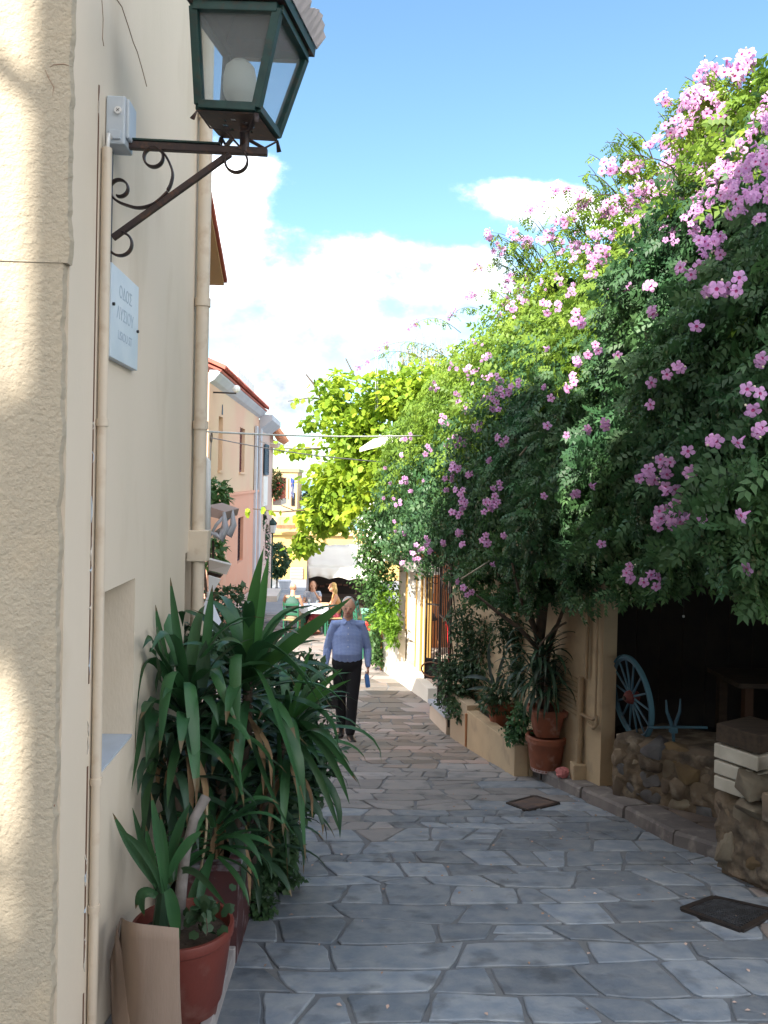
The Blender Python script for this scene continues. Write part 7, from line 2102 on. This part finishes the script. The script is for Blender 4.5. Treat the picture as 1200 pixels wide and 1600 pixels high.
person(L2, R(4), seated(elr=(.20, -.16, .82), wrr=(.05, -.17, 1.06), hdr=(-.3, .2, 1), pnr=(0, 1, 0)), 'woman in sunglasses and a pale blue top resting her chin on her hand',
       dict(hair=M('brown_hair', (.16, .07, .035)), hairlen=.05, top=M('pale_blue_pattern_top', (.30, .38, .52), (.62, .62, .64), 22, .8), sleeve=.4, bottom=M('dark_trousers', (.03, .03, .04)), shoes=M('dark_sandal', (.05, .03, .03)), skin=skin2, vox=.013,
            eye=M('dark_sunglasses', (.02, .015, .015), None, rough=.2)))
person(L3, R(-84), seated(knr=(.02, -.42, .62), anr=(-.16, -.62, .32), toer=(-.03, -.2, -.1)), 'blond woman in an orange top and red trousers sitting cross legged',
       dict(hair=M('blond_hair', (.62, .42, .16), (.5, .32, .12), 30, .7), hairlen=.14, top=M('orange_strap_top', (.60, .30, .12)), sleeve=0, bottom=M('dark_red_trousers', (.30, .03, .05), (.45, .10, .14), 14), leg=.75, shoes=M('brown_sandal', (.2, .08, .05)), skin=skin2, vox=.013))
# bright shopping cloth on the back of the bench by the table
chair(gp_(569, 19.2), R(100), greenp, rush, 'green chair right behind the walking man at an empty table')
chair(gp_(571, 21.2), R(80), greenp, rush, 'green chair farther back beside the market canopy')
table(gp_(588, 19.9), 0, greenp, M('pale_green_tabletop', (.20, .42, .30)), 'green cafe table standing empty right of the walking man')
chair(gp_(578, 17.9), R(185), greenp, rush, 'green chair at the near side of the empty green table')
rb_ = thing('red_bag', gp_(578, 17.2), 'red carrier bag beside the empty cafe table', 'bag')
q = A(577, 978, 17.2); 
MB().box(q, (.22, .14, .20), taper=.8).build('bag', redc, rb_, bevel=.02)
MB().tube([q + V((-.06, 0, .09)), q + V((0, 0, .17)), q + V((.06, 0, .09))], .008, 6).build('handle', redc, rb_)
pst = thing('bag_stool', (q.x, q.y, gz(17.2)), 'small green stool carrying the red bag', 'stool')
zz = q.z - .10 - gz(17.2)
MB().box((q.x, q.y, q.z - .12), (.32, .32, .035)).build('seat', greenp, pst)
for sx in (-.12, .12):
    for sy in (-.12, .12): MB().tube([(q.x + sx, q.y + sy, gz(17.2)), (q.x + sx, q.y + sy, q.z - .137)], .015, 6).build('leg', greenp, pst)
# dark wall bench silhouettes on the tables' left
# market canopy
YC = 22.6
cnp = thing('market_canopy', (A(530, 900, YC).x, YC, gz(YC)), 'white canvas market canopy with scalloped valance over a dark stall', 'awning')
a0, a1 = A(482, 852, YC + 1.6), A(575, 850, YC + 1.6); b0_, b1_ = A(481, 884, YC), A(590, 890, YC)
def quadgrid(p00, p10, p11, p01, nu, nv, f=None):
    vs_ = []
    for j in range(nv + 1):
        for i in range(nu + 1):
            u, v_ = i / nu, j / nv; p = p00.lerp(p10, u).lerp(p01.lerp(p11, u), v_)
            if f: p = p + f(u, v_)
            vs_.append(p)
    return vs_, [(j * (nu + 1) + i, j * (nu + 1) + i + 1, (j + 1) * (nu + 1) + i + 1, (j + 1) * (nu + 1) + i) for j in range(nv) for i in range(nu)]
mb = MB(); mb.add(*quadgrid(b0_, b1_, a1, a0, 14, 6, lambda u, v_: V((0, 0, -.05 * math.sin(v_ * math.pi) + .012 * math.sin(u * 30))))); mb.build('canvas_top', canvas, cnp, fix=False, smooth=True).modifiers.new('t', 'SOLIDIFY').thickness = .01
c0_, c1_ = A(483, 902, YC - .3), A(592, 908, YC - .3)
mb = MB(); nu = 48; vs_, fs = quadgrid(b0_ + V((0, -.006, 0)), b1_ + V((0, -.006, 0)), c1_, c0_, nu, 3, lambda u, v_: V((0, -.03 * math.sin(u * 40) * v_, (.07 * abs(math.sin(u * math.pi * 3.5)) - .03) * v_ ** 3)))
mb.add(vs_, fs); mb.build('valance', canvas, cnp, fix=False, smooth=True).modifiers.new('t', 'SOLIDIFY').thickness = .01
for p in (b0_, b1_, a0, a1): MB().tube([V((p.x, p.y, gz(p.y))), p + V((0, 0, -.01))], .03, 8).build('pole', lilac, cnp)
stl = thing('market_stall', (A(530, 950, YC + .6).x, YC + .6, gz(YC + .6)), 'dark stall counter with goods under the white canopy', 'stall')
sxa, sxb = A(482, 930, YC + 1).x, A(592, 930, YC + 1).x
MB().span((sxa, YC + 1.5, gz(YC) - .2), (sxb, YC + 1.56, A(500, 878, YC + 1.5).z)).build('back_panel', blackwood, stl)
MB().span((sxa, YC + .6, gz(YC) - .2), (sxb, YC + 1.2, A(500, 932, YC + .6).z)).build('counter', M('dark_brown_counter', (.06, .04, .03)), stl)
MB().prism([V((sxa - .25, YC + .1, gz(YC) + .1)), V((sxa + .02, YC + 1.2, gz(YC) + .1)), V((sxa + .02, YC + 1.2, A(484, 905, YC).z)), ], V((.03, 0, 0))).build('side_flap', blackwood, stl)
for k in range(9):
    MB().box((sxa + .2 + k * .17, YC + 1.46, A(500, 915, YC + 1.4).z + random.uniform(-.06, .06)), (.13, .02, .05)).build('goods', M('stall_goods', (.14, .07, .05)) if k == 0 else bpy.data.materials['stall_goods'], stl)

# red chairs and lamp on the terrace
def TWp(u, dn): 
    p = TW(u, 0, dn); return V((p.x, p.y, gzz(1) + .224))
for k, (u, dn, rz, lb_t) in enumerate(((.35, .80, -1.2, 'red chair just inside the gate on the terrace'), (1.2, .95, 1.2, 'red chair between the yellow pilasters'), (2.2, 1.3, .3, 'red chair at the back of the terrace near the orange wall'))):
    chair(TWp(u, dn), rz, redc, redc, lb_t)
tt_ = TWp(1.75, 1.5); table((tt_.x, tt_.y, tt_.z), .2, redc, M('white_tabletop', (.7, .7, .68)), 'white topped table among the red chairs')
p = A(668, 990, 14.2)
lps = thing('parasol_lamp', (p.x, p.y, gzz(1) + .224), 'dark conical lamp shade on a stand behind the gate', 'lamp')
MB().lathe((p.x, p.y, A(668, 968, 14.2).z), [(.17, 0), (.10, .11), (.03, .15)], 20).build('lamp_shade', oldwood, lps)
MB().tube([(p.x, p.y, gzz(1) + .224), (p.x, p.y, A(668, 968, 14.2).z + .02)], .014, 8).build('stand', black_iron, lps)

# far lantern on a post
lp = thing('lamp_post', (A(427, 900, 33).x, 33, gz(33)), 'slender dark street lamp beside the far left house', 'street lamp')
q = A(426, 822, 33)
MB().tube([(q.x, q.y, gz(33)), (q.x, q.y, q.z - .3)], .03, 8).build('post', iron_green, lp)
MB().lathe((q.x, q.y, q.z - .3), [(.10, 0), (.17, .40), (.20, .41), (.06, .56), (.02, .64)], 6).build('lantern_head', iron_green, lp)
MB().lathe((q.x, q.y, q.z - .26), [(.118, 0), (.168, .30)], 6).build('glass_pane', M('pale_lamp_glass', (.55, .56, .55), None, rough=.2), lp)

# overhead cables
def cable(pix, Ys, r_, mt, label, sag=4):
    P = []
    for i in range(len(pix) - 1):
        for k in range(8):
            t = k / 8; x = pix[i][0] + (pix[i + 1][0] - pix[i][0]) * t; y = pix[i][1] + (pix[i + 1][1] - pix[i][1]) * t + sag * math.sin(t * math.pi)
            P.append(A(x, y, Ys[i] + (Ys[i + 1] - Ys[i]) * t))
    P.append(A(*pix[-1], Ys[-1]))
    t_ = thing('overhead_cable', P[0], label, 'cable')
    MB().tube(P, r_, 6).build('cable', mt, t_, smooth=True)
cable([(318, 674), (660, 681)], [8.0, 11.5], .011, cable_m, 'thick white cable stretched straight across the lane')
cable([(330, 684), (600, 722)], [16, 15], .012, cable_d, 'thin dark cable sagging under the white one', 5)
cable([(405, 690), (560, 690)], [28, 20], .015, cable_m, 'faint pale cable between the far house and the grape vine', 8)
cable([(440, 790), (520, 812)], [34, 24], .018, cable_d, 'dark cable from the balcony to the vine', 3)
# pergola: white canvas edge and wire frame
pg = thing('pergola_awning', A(605, 700, 15.5), 'white canvas awning edge showing through the grape vine', 'awning')
MB().prism([A(562, 706, 15.2), A(652, 682, 14.6), A(652, 676, 14.6), A(562, 700, 15.2)], V((.3, 1.5, .25))).build('canvas', canvas, pg)
wf = thing('wire_frame', A(590, 600, 17), 'thin grey wire trellis frame standing up from the vine', 'trellis')
for x in (587, 590): MB().tube([A(x, 640, 17), A(x, 534, 17)], .012, 5).build('upright', M('galvanised_wire', (.45, .47, .5)) if x == 587 else bpy.data.materials['galvanised_wire'], wf)
for y in (537, 555, 573): MB().tube([A(586, y, 17), A(592, y, 17)], .01, 5).build('rung', bpy.data.materials['galvanised_wire'], wf)

def shadow_cable(pa, pb, t0, t1, r_, label):  # cable out of view, added to cast a shadow streak
    a = A(pa[0], pa[1], WY0) + sv * t0; b = A(pb[0], pb[1], WY0) + sv * t1
    d = (b - a)
    t_ = thing('overhead_cable', a, label, 'cable')
    MB().tube([a - d * 3, a, b, b + d * 4], r_, 8).build('cable', cable_d, t_, smooth=True)
shadow_cable((0, 112), (125, 226), 8.2, 8.8, .034, 'unseen thick dark cable added behind the viewer to streak the front wall with shadow')
# unseen leafy tree added behind the viewer so that its crown dapples the front wall
ot = thing('dapple_tree', (-8.6, -6.2, .3), 'unseen leafy tree added behind the viewer to dapple the front wall', 'tree')
def on_beam(x, z, t): return V((x, WY0, z)) + sv * t
cA, cB = on_beam(-1.25, 1.55, 14.5), on_beam(-1.25, -.25, 14.2)
MB().tube([(-8.6, -6.2, .2), (-8.4, -6.3, 4), (-7.8, -6.6, 7.6), tuple(cA)], [.16, .13, .08, .03], 10).build('trunk', bark, ot, smooth=True)
MB().tube([(-8.4, -6.3, 4.2), (-7.9, -6.5, 6.6), tuple(cB)], [.08, .05, .02], 7).build('limb', bark, ot, smooth=True)
for c_, r_, n_ in ((cA + V((0, 0, .05)), (.62, .5, .24), 520), (cB, (.8, .7, .62), 1500), (cB + V((-1.1, -.3, .1)), (.8, .7, .6), 900), (cA + V((-1.0, -.4, .1)), (.7, .6, .3), 500)):
    leaf_cloud('crown', tuple(c_), r_, n_, .15, SLW, leaf_g, ot, shell=.1)
